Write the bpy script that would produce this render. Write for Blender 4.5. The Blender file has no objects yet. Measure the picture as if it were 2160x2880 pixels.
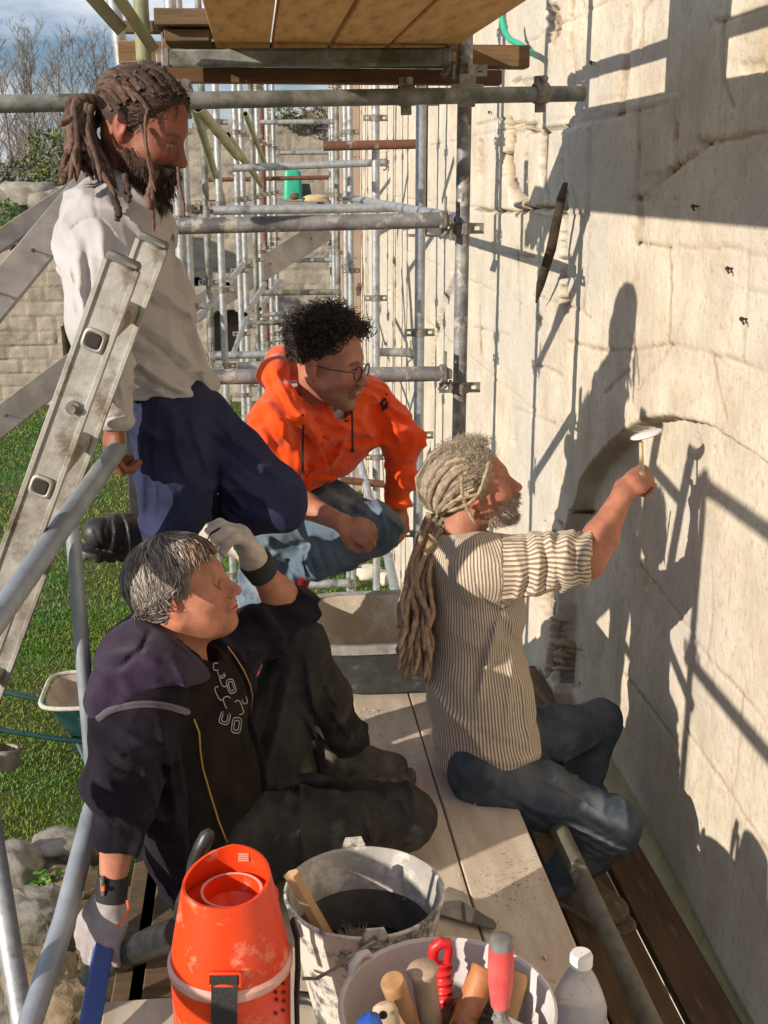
import bpy, math, random
import numpy as np
from mathutils import Vector, Matrix
R = math.radians
S = bpy.context.scene
COL = S.collection
random.seed(7)
RNG = np.random.default_rng(11)

# ------------------------------------------------------------------ camera
CAMP = np.array([0.0, 0.0, 1.68]); PITCH = R(15.67); YAW = R(6.07); FPX = 3350.0
cam = bpy.data.cameras.new('camera'); camo = bpy.data.objects.new('camera', cam); COL.objects.link(camo)
cam.sensor_fit = 'VERTICAL'; cam.sensor_height = 36; cam.lens = FPX/2880*36
cam.clip_start = 0.05; cam.clip_end = 3000
camo.location = CAMP; camo.rotation_euler = (math.pi/2-PITCH, 0, -YAW)
S.camera = camo

# ------------------------------------------------------------------ light
LDIR = np.array([1.0, 0.62, -0.405]); LDIR /= np.linalg.norm(LDIR)      # the way the sunlight travels
sun = bpy.data.lights.new('sun', 'SUN'); suno = bpy.data.objects.new('sun', sun); COL.objects.link(suno)
sun.energy = 5.0; sun.angle = R(0.5); sun.color = (1.0, 0.885, 0.74)
suno.rotation_euler = Vector(LDIR.tolist()).to_track_quat('-Z', 'Y').to_euler()
world = bpy.data.worlds.new('World'); S.world = world; world.use_nodes = True
nt = world.node_tree; nt.nodes.clear()
def N(nt, t, **k):
    n = nt.nodes.new(t)
    for a, b in k.items():
        if a in ('x',): continue
        setattr(n, a, b)
    return n
wo = N(nt, 'ShaderNodeOutputWorld'); bg = N(nt, 'ShaderNodeBackground'); sky = N(nt, 'ShaderNodeTexSky')
sky.sky_type = 'NISHITA'; sky.sun_disc = False
sky.sun_elevation = math.asin(-LDIR[2]); sky.sun_rotation = math.atan2(-LDIR[0], -LDIR[1])
sky.air_density = 1.2; sky.dust_density = 0.6; sky.ozone_density = 2.0
tc = N(nt, 'ShaderNodeTexCoord'); mp = N(nt, 'ShaderNodeMapping'); mp.inputs['Scale'].default_value = (1, 1, 3.2)
nz = N(nt, 'ShaderNodeTexNoise'); nz.inputs['Scale'].default_value = 3.1; nz.inputs['Detail'].default_value = 7; nz.inputs['Roughness'].default_value = .58
cr = N(nt, 'ShaderNodeValToRGB'); cr.color_ramp.elements[0].position = .40; cr.color_ramp.elements[1].position = .60
mx = N(nt, 'ShaderNodeMix', data_type='RGBA'); mx.inputs['B'].default_value = (12.5, 12.8, 13.6, 1)
L = nt.links.new
L(tc.outputs['Generated'], mp.inputs['Vector']); L(mp.outputs[0], nz.inputs['Vector']); L(nz.outputs['Fac'], cr.inputs[0])
L(cr.outputs[0], mx.inputs['Factor']); tn = N(nt, 'ShaderNodeMix', data_type='RGBA', blend_type='MULTIPLY'); tn.inputs['Factor'].default_value = 1; tn.inputs['B'].default_value = (.80, 1.0, 1.52, 1); L(sky.outputs[0], tn.inputs['A']); L(tn.outputs['Result'], mx.inputs['A']); L(mx.outputs['Result'], bg.inputs[0]); L(bg.outputs[0], wo.inputs[0])
bg.inputs[1].default_value = 0.063
S.view_settings.view_transform = 'Standard'; S.view_settings.look = 'None'; S.view_settings.exposure = 0.24; S.view_settings.gamma = 1
S.cycles.max_bounces = 6; S.cycles.diffuse_bounces = 3; S.cycles.transparent_max_bounces = 8
S.cycles.use_denoising = True

# ------------------------------------------------------------------ coordinate helpers
_f = np.array([math.sin(YAW)*math.cos(PITCH), math.cos(YAW)*math.cos(PITCH), -math.sin(PITCH)])
_r = np.array([math.cos(YAW), -math.sin(YAW), 0.0]); _u = np.cross(_r, _f)
def ray(px, py): return _f*FPX+_r*(px-1080)+_u*(1440-py)
def P(px, py, Y=None, X=None, Z=None):
    """world point seen at photograph pixel (px, py) on the plane Y=, X= or Z="""
    d = ray(px, py)
    if Y is not None: t = (Y-CAMP[1])/d[1]
    elif X is not None: t = (X-CAMP[0])/d[0]
    else: t = (Z-CAMP[2])/d[2]
    return CAMP+d*t
def V(*a): return np.array(a, float)
def unit(a):
    a = np.asarray(a, float); n = np.linalg.norm(a); return a/n if n > 1e-12 else a

# ------------------------------------------------------------------ noise
def _h(ix, iy, iz, s=0):
    n = (ix.astype(np.int64)*374761393+iy.astype(np.int64)*668265263+iz.astype(np.int64)*2147483647+s*974711) & 0x7fffffff
    n = ((n ^ (n >> 13))*1274126177) & 0x7fffffff
    return ((n ^ (n >> 16)) & 0xffff)/65535.0
def vn(x, y, z=None, s=0):
    x = np.asarray(x, float); y = np.asarray(y, float); z = np.zeros_like(x) if z is None else np.asarray(z, float)
    ix, iy, iz = np.floor(x), np.floor(y), np.floor(z)
    fx, fy, fz = x-ix, y-iy, z-iz
    fx = fx*fx*(3-2*fx); fy = fy*fy*(3-2*fy); fz = fz*fz*(3-2*fz)
    r = 0
    for a in (0, 1):
        for b in (0, 1):
            for c in (0, 1):
                w = (fx if a else 1-fx)*(fy if b else 1-fy)*(fz if c else 1-fz)
                r = r+w*_h(ix+a, iy+b, iz+c, s)
    return r*2-1
def fbm(x, y, z=None, o=4, s=0):
    r = 0; a = 1.0; f = 1.0; t = 0
    for i in range(o):
        r = r+a*vn(np.asarray(x)*f, np.asarray(y)*f, None if z is None else np.asarray(z)*f, s+i); t += a; a *= .5; f *= 2.03
    return r/t
def seg_d(X, Y, a, b):
    ax, ay = a; bx, by = b; dx, dy = bx-ax, by-ay
    t = np.clip(((X-ax)*dx+(Y-ay)*dy)/(dx*dx+dy*dy+1e-12), 0, 1)
    return np.hypot(X-ax-t*dx, Y-ay-t*dy)
def poly_d(X, Y, pts):
    return np.minimum.reduce([seg_d(X, Y, pts[i], pts[i+1]) for i in range(len(pts)-1)])
def inside(X, Y, pts):
    c = np.zeros(X.shape, bool); n = len(pts)
    for i in range(n):
        (x1, y1), (x2, y2) = pts[i], pts[(i+1) % n]
        if y1 == y2: continue
        k = ((y1 > Y) != (y2 > Y)) & (X < (x2-x1)*(Y-y1)/(y2-y1)+x1)
        c ^= k
    return c
def sst(a, b, x):
    t = np.clip((x-a)/(b-a), 0, 1); return t*t*(3-2*t)

# ------------------------------------------------------------------ mesh builder
class MB:
    def __init__(s): s.v = []; s.f = []; s.n = 0; s.mi = []; s.m = 0
    def add(s, v, f):
        v = np.asarray(v, float).reshape(-1, 3)
        s.v.append(v)
        for q in f: s.f.append(tuple(int(i)+s.n for i in q)); s.mi.append(s.m)
        s.n += len(v); return s
    def box(s, c, h, rot=None, ch=None):
        """box centred c, half sizes h, rot 3x3 (columns = axes), small chamfer ch"""
        h = np.asarray(h, float); c = np.asarray(c, float); A = np.eye(3) if rot is None else np.asarray(rot)
        if ch is None: ch = min(h)*.18
        vs = []; idx = {}
        for sx in (-1, 1):
            for sy in (-1, 1):
                for sz in (-1, 1):
                    for k in range(3):
                        p = np.array([sx, sy, sz])*h; d = [ch, ch, ch]; d[k] = 0
                        p = p-np.array([sx, sy, sz])*np.array(d); idx[(sx, sy, sz, k)] = len(vs); vs.append(p)
        fs = []
        for k in range(3):
            a, b = (k+1) % 3, (k+2) % 3
            for sg in (-1, 1):
                q = []
                for (u, w) in ((-1, -1), (1, -1), (1, 1), (-1, 1)):
                    t = [0, 0, 0]; t[k] = sg; t[a] = u; t[b] = w; q.append(idx[(t[0], t[1], t[2], k)])
                fs.append(q if sg > 0 else q[::-1])
            for u in (-1, 1):
                for w in (-1, 1):
                    t1 = [0, 0, 0]; t2 = [0, 0, 0]; t1[k] = -1; t2[k] = 1
                    for t in (t1, t2): t[a] = u; t[b] = w
                    q = [idx[(*t1, a)], idx[(*t2, a)], idx[(*t2, b)], idx[(*t1, b)]]
                    fs.append(q if u*w < 0 else q[::-1])
        for sx in (-1, 1):
            for sy in (-1, 1):
                for sz in (-1, 1):
                    q = [idx[(sx, sy, sz, k)] for k in range(3)]
                    fs.append(q if sx*sy*sz > 0 else q[::-1])
        return s.add(c+np.array(vs)@A.T, fs)
    def tube(s, pts, r, n=12, cap=True, ell=None, up=None):
        """swept tube; r scalar or list; ell=(a,b) scales the section"""
        pts = np.asarray(pts, float); m = len(pts)
        r = np.full(m, r, float) if np.isscalar(r) else np.asarray(r, float)
        T = np.gradient(pts, axis=0) if m > 2 else np.repeat([pts[1]-pts[0]], 2, 0)
        T = T/np.maximum(np.linalg.norm(T, axis=1, keepdims=True), 1e-9)
        u = np.array([0, 0, 1.0]) if up is None else np.asarray(up, float)
        if abs(T[0]@unit(u)) > .95: u = np.array([1.0, 0, 0]) if up is None else np.array([0, 1.0, .1])
        a = unit(np.cross(u, T[0])); vs = []
        th = np.arange(n)*2*math.pi/n; ea, eb = ell or (1, 1)
        for i in range(m):
            a = unit(a-T[i]*(a@T[i])); b = np.cross(T[i], a)
            vs.append(pts[i]+r[i]*(ea*np.cos(th)[:, None]*a+eb*np.sin(th)[:, None]*b))
        fs = [(i*n+j, i*n+(j+1) % n, (i+1)*n+(j+1) % n, (i+1)*n+j) for i in range(m-1) for j in range(n)]
        if cap: fs.append(tuple(range(n))[::-1]); fs.append(tuple((m-1)*n+j for j in range(n)))
        return s.add(np.concatenate(vs), fs)
    def pipe(s, p0, p1, r, t=.003, n=20):
        """hollow round tube"""
        p0 = np.asarray(p0, float); p1 = np.asarray(p1, float); T = unit(p1-p0)
        u = np.array([0, 0, 1.0]) if abs(T[2]) < .9 else np.array([1.0, 0, 0])
        a = unit(np.cross(u, T)); b = np.cross(T, a); th = np.arange(n)*2*math.pi/n
        c = np.cos(th)[:, None]*a+np.sin(th)[:, None]*b
        vs = np.concatenate([p0+r*c, p1+r*c, p1+(r-t)*c, p0+(r-t)*c])
        fs = []
        for k in range(4):
            k2 = (k+1) % 4
            for j in range(n): fs.append((k*n+j, k*n+(j+1) % n, k2*n+(j+1) % n, k2*n+j))
        return s.add(vs, fs)
    def lathe(s, prof, c=(0, 0, 0), n=40, rot=None, cap=False):
        prof = np.asarray(prof, float); A = np.eye(3) if rot is None else np.asarray(rot); th = np.arange(n)*2*math.pi/n
        vs = np.concatenate([np.stack([p[0]*np.cos(th), p[0]*np.sin(th), np.full(n, p[1])], 1) for p in prof])
        m = len(prof)
        fs = [(i*n+j, i*n+(j+1) % n, (i+1)*n+(j+1) % n, (i+1)*n+j) for i in range(m-1) for j in range(n)]
        if cap: fs.append(tuple(range(n))[::-1]); fs.append(tuple((m-1)*n+j for j in range(n)))
        return s.add(np.asarray(c)+vs@A.T, fs)
    def prism(s, poly, d, o=(0, 0, 0), ax=None):
        """extrude 2D polygon (in ax[0], ax[1]) by vector d"""
        ax = ax or ((1, 0, 0), (0, 0, 1)); a = np.asarray(ax[0], float); b = np.asarray(ax[1], float); d = np.asarray(d, float)
        p = np.array([np.asarray(o)+x*a+y*b for x, y in poly]); n = len(p)
        fs = [tuple(range(n))[::-1], tuple(range(n, 2*n))]+[(i, (i+1) % n, n+(i+1) % n, n+i) for i in range(n)]
        return s.add(np.concatenate([p, p+d]), fs)
    def build(s, name, mat, parent=None, smooth=True, origin=None, ang=40, **tags):
        v = np.concatenate(s.v) if s.v else np.zeros((0, 3))
        return mesh_obj(name, v, s.f, mat, parent, smooth, origin, ang, s.mi if isinstance(mat, (list, tuple)) else None, **tags)
def mesh_obj(name, v, f, mat, parent=None, smooth=True, origin=None, ang=40, mi=None, attrs=None, **tags):
    v = np.asarray(v, float)
    if origin is None: o = np.array([v[:, 0].mean(), v[:, 1].mean(), v[:, 2].min()])
    else: o = np.asarray(origin, float)
    me = bpy.data.meshes.new(name)
    if isinstance(f, np.ndarray):
        nf, k = f.shape
        me.vertices.add(len(v)); me.vertices.foreach_set('co', (v-o).astype(np.float32).ravel())
        me.loops.add(nf*k); me.loops.foreach_set('vertex_index', f.astype(np.int32).ravel())
        me.polygons.add(nf); me.polygons.foreach_set('loop_start', np.arange(0, nf*k, k, dtype=np.int32))
        me.update(calc_edges=True)
    else:
        me.from_pydata((v-o).tolist(), [], f); me.update()
    ms = mat if isinstance(mat, (list, tuple)) else [mat]
    for m in ms: me.materials.append(m)
    if mi is not None: me.polygons.foreach_set('material_index', np.asarray(mi, np.int32))
    if smooth:
        me.polygons.foreach_set('use_smooth', np.ones(len(me.polygons), bool))
        if ang and ang < 180: me.set_sharp_from_angle(angle=R(ang))
    for k, a in (attrs or {}).items():
        a = np.asarray(a, np.float32)
        if a.ndim == 1: at = me.attributes.new(k, 'FLOAT', 'POINT'); at.data.foreach_set('value', a)
        else:
            at = me.attributes.new(k, 'FLOAT_COLOR', 'POINT'); c = np.ones((len(a), 4), np.float32); c[:, :3] = a; at.data.foreach_set('color', c.ravel())
    ob = bpy.data.objects.new(name, me); COL.objects.link(ob)
    if parent is not None:
        ob.parent = parent; ob.location = Vector(o.tolist())-Vector(WL.get(parent.name, parent.location))
    else: ob.location = o.tolist()
    WL[ob.name] = tuple(o)
    for k, a in tags.items(): ob[{'cat': 'category'}.get(k, k)] = a
    return ob
WL = {}
def empty(name, loc, label, cat, group=None):
    o = bpy.data.objects.new(name, None); COL.objects.link(o); o.location = tuple(float(x) for x in loc); o.empty_display_size = .05
    WL[o.name] = tuple(float(x) for x in loc)
    o['label'] = label; o['category'] = cat
    if group: o['group'] = group
    return o
def frame(d, up=(0, 0, 1)):
    """3x3 with columns (d, side, up')"""
    d = unit(d); s_ = unit(np.cross(up, d)); return np.stack([d, s_, np.cross(d, s_)], 1)

# ------------------------------------------------------------------ materials
def mat(name, c1, c2=None, sc=8, rough=.7, metal=0, bump=0, bsc=60, stain=None, stsc=3, stpos=(.55, .65), spec=.5, stretch=(1, 1, 1), attr=None, sheen=0, trans=0, sss=0, detail=5, coords='Object', r2=None, crumple=None):
    m = bpy.data.materials.new(name); m.use_nodes = True; t = m.node_tree; t.nodes.clear()
    out = N(t, 'ShaderNodeOutputMaterial'); b = N(t, 'ShaderNodeBsdfPrincipled'); L = t.links.new
    L(b.outputs[0], out.inputs[0])
    b.inputs['Roughness'].default_value = rough; b.inputs['Metallic'].default_value = metal
    b.inputs['Specular IOR Level'].default_value = spec
    if sheen: b.inputs['Sheen Weight'].default_value = sheen
    if trans: b.inputs['Transmission Weight'].default_value = trans
    if sss: b.inputs['Subsurface Weight'].default_value = sss; b.inputs['Subsurface Radius'].default_value = (.012, .005, .003); b.inputs['Subsurface Scale'].default_value = 1.0
    tc = N(t, 'ShaderNodeTexCoord'); mp = N(t, 'ShaderNodeMapping'); mp.inputs['Scale'].default_value = stretch
    L(tc.outputs[coords], mp.inputs[0])
    def noise(s_, d=detail, ro=.6):
        n = N(t, 'ShaderNodeTexNoise'); n.inputs['Scale'].default_value = s_; n.inputs['Detail'].default_value = d; n.inputs['Roughness'].default_value = ro
        L(mp.outputs[0], n.inputs['Vector']); return n
    def ramp(src, p0, p1):
        r = N(t, 'ShaderNodeMapRange'); r.inputs['From Min'].default_value = p0; r.inputs['From Max'].default_value = p1; L(src, r.inputs['Value']); return r.outputs[0]
    def mix(fac, a, b_):
        x = N(t, 'ShaderNodeMix', data_type='RGBA')
        for s_, k in ((fac, 'Factor'), (a, 'A'), (b_, 'B')):
            if isinstance(s_, (tuple, list)): x.inputs[k].default_value = (*s_[:3], 1)
            elif isinstance(s_, (int, float)): x.inputs[k].default_value = s_
            else: L(s_, x.inputs[k])
        return x.outputs['Result']
    if attr:
        an = N(t, 'ShaderNodeAttribute'); an.attribute_name = attr; base = an.outputs['Color']
        if c2 is not None:
            mm = N(t, 'ShaderNodeMix', data_type='RGBA', blend_type='MULTIPLY'); mm.inputs['Factor'].default_value = 1
            L(base, mm.inputs['A']); L(mix(ramp(noise(sc).outputs['Fac'], .35, .65), c1, c2), mm.inputs['B']); base = mm.outputs['Result']
    elif c2 is not None: base = mix(ramp(noise(sc).outputs['Fac'], .38, .62), c1, c2)
    else: base = c1
    if stain is not None:
        base = mix(ramp(noise(stsc, 8, .7).outputs['Fac'], *stpos), base, stain)
    if isinstance(base, tuple): b.inputs['Base Color'].default_value = (*base[:3], 1)
    else: L(base, b.inputs['Base Color'])
    if r2 is not None:
        rr = N(t, 'ShaderNodeMapRange'); rr.inputs['From Min'].default_value = .35; rr.inputs['From Max'].default_value = .65
        rr.inputs['To Min'].default_value = rough; rr.inputs['To Max'].default_value = r2; L(noise(sc*1.7).outputs['Fac'], rr.inputs['Value']); L(rr.outputs[0], b.inputs['Roughness'])
    if bump:
        bn = N(t, 'ShaderNodeBump'); bn.inputs['Strength'].default_value = 1; bn.inputs['Distance'].default_value = bump
        L(noise(bsc, 4, .65).outputs['Fac'], bn.inputs['Height']); L(bn.outputs[0], b.inputs['Normal'])
        if crumple:
            cn = noise(crumple[0], 1.2, .4); cn.inputs['Distortion'].default_value = .5
            a1 = N(t, 'ShaderNodeMath', operation='SUBTRACT'); a1.inputs[1].default_value = .5; L(cn.outputs['Fac'], a1.inputs[0]); a2 = N(t, 'ShaderNodeMath', operation='ABSOLUTE'); L(a1.outputs[0], a2.inputs[0])
            a3 = N(t, 'ShaderNodeMapRange'); a3.inputs['From Max'].default_value = .16; a3.inputs['To Min'].default_value = 1; a3.inputs['To Max'].default_value = 0; a3.interpolation_type = 'SMOOTHSTEP'; L(a2.outputs[0], a3.inputs['Value'])
            cb_ = N(t, 'ShaderNodeBump'); cb_.inputs['Distance'].default_value = crumple[1]; L(a3.outputs[0], cb_.inputs['Height']); L(cb_.outputs[0], bn.inputs['Normal'])
    m['_'] = 0
    return m
GALV = mat('galvanised_steel', (.30, .32, .34), (.42, .44, .45), 30, .48, .55, .0006, 90, stain=(.12, .11, .10), stsc=9, stpos=(.56, .72), r2=.62)
GALVD = mat('weathered_steel', (.13, .135, .12), (.27, .275, .26), 14, .65, .3, .001, 70, stain=(.09, .095, .05), stsc=6, stpos=(.5, .62))
GALVS = mat('splashed_steel', (.28, .29, .30), (.13, .13, .14), 10, .6, .35, .0015, 60, stain=(.45, .43, .38), stsc=16, stpos=(.54, .62), stretch=(1, 1, 1))
CLAMP = mat('clamp_steel', (.15, .14, .125), (.33, .31, .28), 30, .6, .5, .001, 90, stain=(.25, .2, .13), stsc=20)
RUST = mat('rusty_steel', (.16, .06, .03), (.10, .045, .03), 20, .85, .1, .002, 60, stain=(.3, .27, .22), stsc=9, stpos=(.6, .7))
GREENST = mat('mossy_steel', (.30, .30, .17), (.20, .21, .12), 7, .7, .2, .001, 60, stain=(.36, .38, .36), stsc=5)
ALU = mat('dirty_aluminium', (.46, .45, .42), (.30, .27, .22), 6, .5, .35, .0015, 60, stain=(.17, .125, .08), stsc=9, stpos=(.50, .66), r2=.75, detail=8)
WOODU = mat('lit_pine_boards', (.72, .43, .15), (.56, .29, .085), 5, .75, 0, .001, 40, stain=(.34, .13, .04), stsc=5, stpos=(.58, .70), stretch=(5, .9, 5))
WOODP = mat('dusty_planks', (.62, .54, .44), (.50, .41, .32), 5, .85, 0, .0006, 160, stain=(.30, .20, .12), stsc=26, stpos=(.64, .70), stretch=(4, 1.2, 4))
WOODD = mat('dark_wood', (.10, .065, .035), (.17, .11, .06), 9, .85, 0, .002, 40, stretch=(.6, 5, 5))
WOODL = mat('lower_planks', (.15, .085, .045), (.10, .055, .03), 6, .9, 0, .0015, 60, stain=(.22, .15, .09), stsc=8, stretch=(5, .6, 5))
WOODG = mat('grey_board', (.33, .30, .27), (.22, .20, .18), 5, .85, 0, .001, 40, stain=(.42, .30, .17), stsc=2.5, stpos=(.6, .8), stretch=(1, 1, 1))
# ================================================================== ground
GZ = -1.95
grassg = mat('lawn_soil', (.045, .065, .012), (.075, .09, .02), 2.0, .95, 0, .02, 25, stain=(.085, .07, .035), stsc=1.1, stpos=(.60, .75))
mb = MB(); g = [-600, -60, -20, -8, -2, 4, 12, 30, 80, 600]; hh = [-300, -20, 0, 6, 12, 20, 60, 200, 1500]
vs = [(x, y, GZ) for y in hh for x in g]; n = len(g)
mb.add(vs, [(j*n+i, j*n+i+1, (j+1)*n+i+1, (j+1)*n+i) for j in range(len(hh)-1) for i in range(n-1)])
mb.build('ground', grassg, kind='structure', origin=(0, 0, GZ))
# grass blades (stuff): small bent triangles, denser near the camera
def blades(n, x0, x1, y0, y1, h0, h1, w):
    x = RNG.uniform(x0, x1, n); y = y0+(y1-y0)*RNG.uniform(0, 1, n)**1.5
    k = fbm(x*1.6, y*1.6, o=3, s=5) > -.25-RNG.uniform(0, .5, n)
    x, y = x[k], y[k]; n = len(x)
    a = RNG.uniform(0, 6.283, n); h = RNG.uniform(h0, h1, n)*(1+.4*fbm(x*3, y*3, o=2)); d = RNG.uniform(.2, 1.1, n)*h; b = RNG.uniform(0, 6.283, n)
    ww = w*(1+y/14)
    p = np.stack([x, y, np.full(n, GZ)], 1); s_ = np.stack([np.cos(a), np.sin(a), np.zeros(n)], 1)*ww[:, None]
    t = p+np.stack([np.cos(b)*d, np.sin(b)*d, h], 1)
    v = np.stack([p-s_, p+s_, t], 1).reshape(-1, 3); c = np.repeat(np.stack([.075+.075*RNG.uniform(0, 1, n)+.09*fbm(x, y, o=4), .15+.10*RNG.uniform(0, 1, n)+.05*fbm(x*.7+9, y*.7), .010+.010*RNG.uniform(0, 1, n)], 1), 3, 0)
    return v, c
v1, c1 = blades(300000, -5.5, 1.1, 3.0, 10, .010, .030, .0029); v2, c2 = blades(110000, -8, 1.5, 9, 19.7, .02, .045, .004)
v = np.concatenate([v1, v2]); c = np.concatenate([c1, c2])
bladem = mat('grass_blade', (1, 1, 1), attr='col', rough=.6)
mesh_obj('grass', v, np.arange(len(v)).reshape(-1, 3), bladem, smooth=False, attrs={'col': c}, origin=(0, 0, GZ), kind='stuff')

# ================================================================== right stone wall
XW = 1.2
def wp(px, py):
    q = P(px, py, X=XW); return (q[1], q[2])
def grid_obj(ys, zs, Hf, name, mt, **tags):
    YY, ZZ = np.meshgrid(ys, zs, indexing='ij'); H, D, G = Hf(YY, ZZ)
    v = np.stack([XW-H, YY, ZZ], -1).reshape(-1, 3); ny, nz = len(ys), len(zs)
    i = np.arange(ny*nz).reshape(ny, nz)
    f = np.stack([i[:-1, :-1], i[:-1, 1:], i[1:, 1:], i[1:, :-1]], -1).reshape(-1, 4)
    return v, f, D.reshape(-1), G.reshape(-1)
arch_px = [(1560, 1990), (1556, 1900), (1572, 1700), (1562, 1600), (1590, 1510), (1600, 1450), (1611, 1430), (1631, 1356), (1655, 1315), (1683, 1278), (1712, 1246), (1744, 1217), (1778, 1193), (1813, 1178), (1845, 1172), (1874, 1171), (1930, 1178), (1982, 1195), (2030, 1219), (2074, 1247), (2160, 1304), (2300, 1400)]
arch = [wp(*q) for q in arch_px]
apoly = arch+[(0.5, arch[-1][1]), (0.5, -2.2), (arch[0][0], -2.2)]
def topx(Y, Z):
    dx = XW; dz = Z-CAMP[2]; f = dx*_f[0]+Y*_f[1]+dz*_f[2]; f = np.maximum(f, .2)
    return 1080+FPX*(dx*_r[0]+Y*_r[1])/f, 1440-FPX*(dx*_u[0]+Y*_u[1]+dz*_u[2])/f
# cracks and joints: polyline (authored over the photograph), half width in those units, depth in metres, darkness (grime and painted depth shade)
cracks = [([(1437, 340), (1432, 430), (1426, 500), (1444, 590)], 6, .03, .8), ([(1478, 385), (1472, 470), (1484, 585)], 3.5, .022, .8), ([(1523, 380), (1519, 480), (1532, 590)], 4.5, .03, .9),
 ([(1572, 362), (1582, 460), (1590, 545)], 5, .03, .8), ([(1592, 545), (1586, 660), (1584, 780), (1581, 845)], 9, .13, 1), ([(1424, 352), (1465, 346), (1486, 352), (1510, 374), (1560, 364), (1592, 355)], 3.5, .02, .9), ([(1480, 366), (1500, 372)], 7, .03, 1),
 ([(1340, 593), (1440, 596), (1520, 584), (1600, 587)], 4.5, .03, .9), ([(1422, 440), (1430, 500), (1448, 545), (1462, 560)], 11, .05, .9), ([(1606, 0), (1602, 120), (1606, 240), (1600, 360)], 3.5, .018, .6), ([(1628, 0), (1636, 60), (1630, 150), (1628, 350)], 3.5, .02, .5), ([(1640, 10), (1646, 40), (1634, 80)], 3, .03, .9),
 ([(1787, 1104), (1815, 1062), (1840, 1038)], 2.2, .012, .8), ([(1890, 1250), (1885, 1275), (1872, 1300)], 1.6, .006, .8), ([(1510, 1030), (1560, 1042), (1578, 1060)], 4, .012, .6),
 ([(1560, 1500), (1550, 1640), (1560, 1760), (1540, 1900)], 8, .04, .9), ([(1530, 1470), (1545, 1560), (1536, 1680)], 5, .03, .8), ([(1575, 1470), (1600, 1540)], 6, .02, .7), ([(1605, 1440), (1640, 1452), (1660, 1470)], 7, .03, .9),
 ([(1395, 330), (1400, 450), (1398, 590)], 3, .012, .4), ([(1340, 350), (1420, 335)], 3, .012, .6), ([(1466, 220), (1440, 232), (1500, 225)], 4, .02, .8)]
joints = [([(1640, 340), (1690, 332), (1745, 318), (1800, 308), (1870, 292), (1895, 282)], 5), ([(1768, 15), (1762, 120), (1756, 220), (1745, 318)], 8), ([(1832, 0), (1806, 34), (1800, 135)], 4), ([(1658, 370), (1660, 480), (1652, 600)], 4), ([(1790, 312), (1794, 420), (1786, 520), (1790, 560)], 6),
 ([(1900, 285), (1903, 400), (1905, 470)], 4), ([(1905, 470), (1860, 510), (1820, 540), (1797, 560)], 5), ([(1790, 552), (1796, 610), (1790, 680)], 11), ([(1775, 560), (1815, 556)], 9), ([(1650, 600), (1700, 596), (1780, 604)], 2.5), ([(1790, 684), (1830, 690), (2000, 698), (2060, 695), (2160, 725)], 3.5), ([(1880, 697), (1886, 800), (1880, 962)], 3), ([(2102, 715), (2098, 860), (2090, 1012)], 4), ([(2100, 815), (2170, 824)], 3),
 ([(1600, 960), (1700, 985), (1800, 982), (1885, 965), (1990, 990), (2090, 1015), (2170, 1055)], 4), ([(1850, 1030), (1890, 970)], 4), ([(2005, 998), (2022, 1090), (2046, 1180)], 3.5), ([(1700, 1105), (1765, 1040)], 4), ([(1500, 830), (1560, 848), (1640, 872), (1660, 895)], 3), ([(1455, 1150), (1560, 1190)], 3), ([(1655, 610), (1652, 740), (1640, 860)], 4),
 ([(1740, 1590), (1848, 1720), (1960, 1860), (2020, 1912), (2170, 2065)], 2.5), ([(1880, 2045), (2050, 2266), (2140, 2400)], 2.5), ([(1960, 1600), (1964, 1740), (1950, 1850)], 3.5), ([(2060, 1950), (2040, 2200)], 3), ([(1700, 1900), (1860, 2100)], 3), ([(2020, 60), (2160, 20)], 6), ([(2035, 60), (2030, 200), (2060, 300)], 6), ([(1905, 470), (2000, 400), (2160, 370)], 6), ([(1455, 700), (1460, 900)], 2.5), ([(1345, 700), (1400, 712), (1500, 722)], 2.5), ([(1350, 860), (1352, 1000)], 2.5), ([(1336, 920), (1430, 940)], 2.5)]
chips = [((1556, 62), (22, 62), .035), ((1500, 352), (14, 9), .02), ((1912, 1247), (14, 22), .02), ((1965, 1267), (7, 8), .02), ((1975, 400), (22, 14), .014), ((1890, 480), (16, 8), .015), ((1517, 905), (9, 22), .02), ((1590, 855), (14, 34), .03), ((1540, 1690), (18, 60), .03), ((1550, 1560), (14, 40), .03), ((2120, 190), (50, 20), .010), ((1447, 1238), (7, 36), .02), ((1640, 1450), (24, 14), .03), ((1760, 1640), (10, 14), .006), ((1570, 1880), (20, 60), .04), ((1352, 440), (10, 60), .015), ((1468, 575), (30, 14), -.02), ((1500, 240), (30, 8), .02), ((1900, 560), (6, 4), .008), ((2070, 560), (5, 4), .006), ((1420, 1400), (10, 14), .01)]
near_courses = [(1.13, 5, 13), (.70, 5, 13), (1.53, 4.6, 13), (1.90, 4.2, 13), (2.25, 2, 13), (2.6, 2, 13)]
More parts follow.
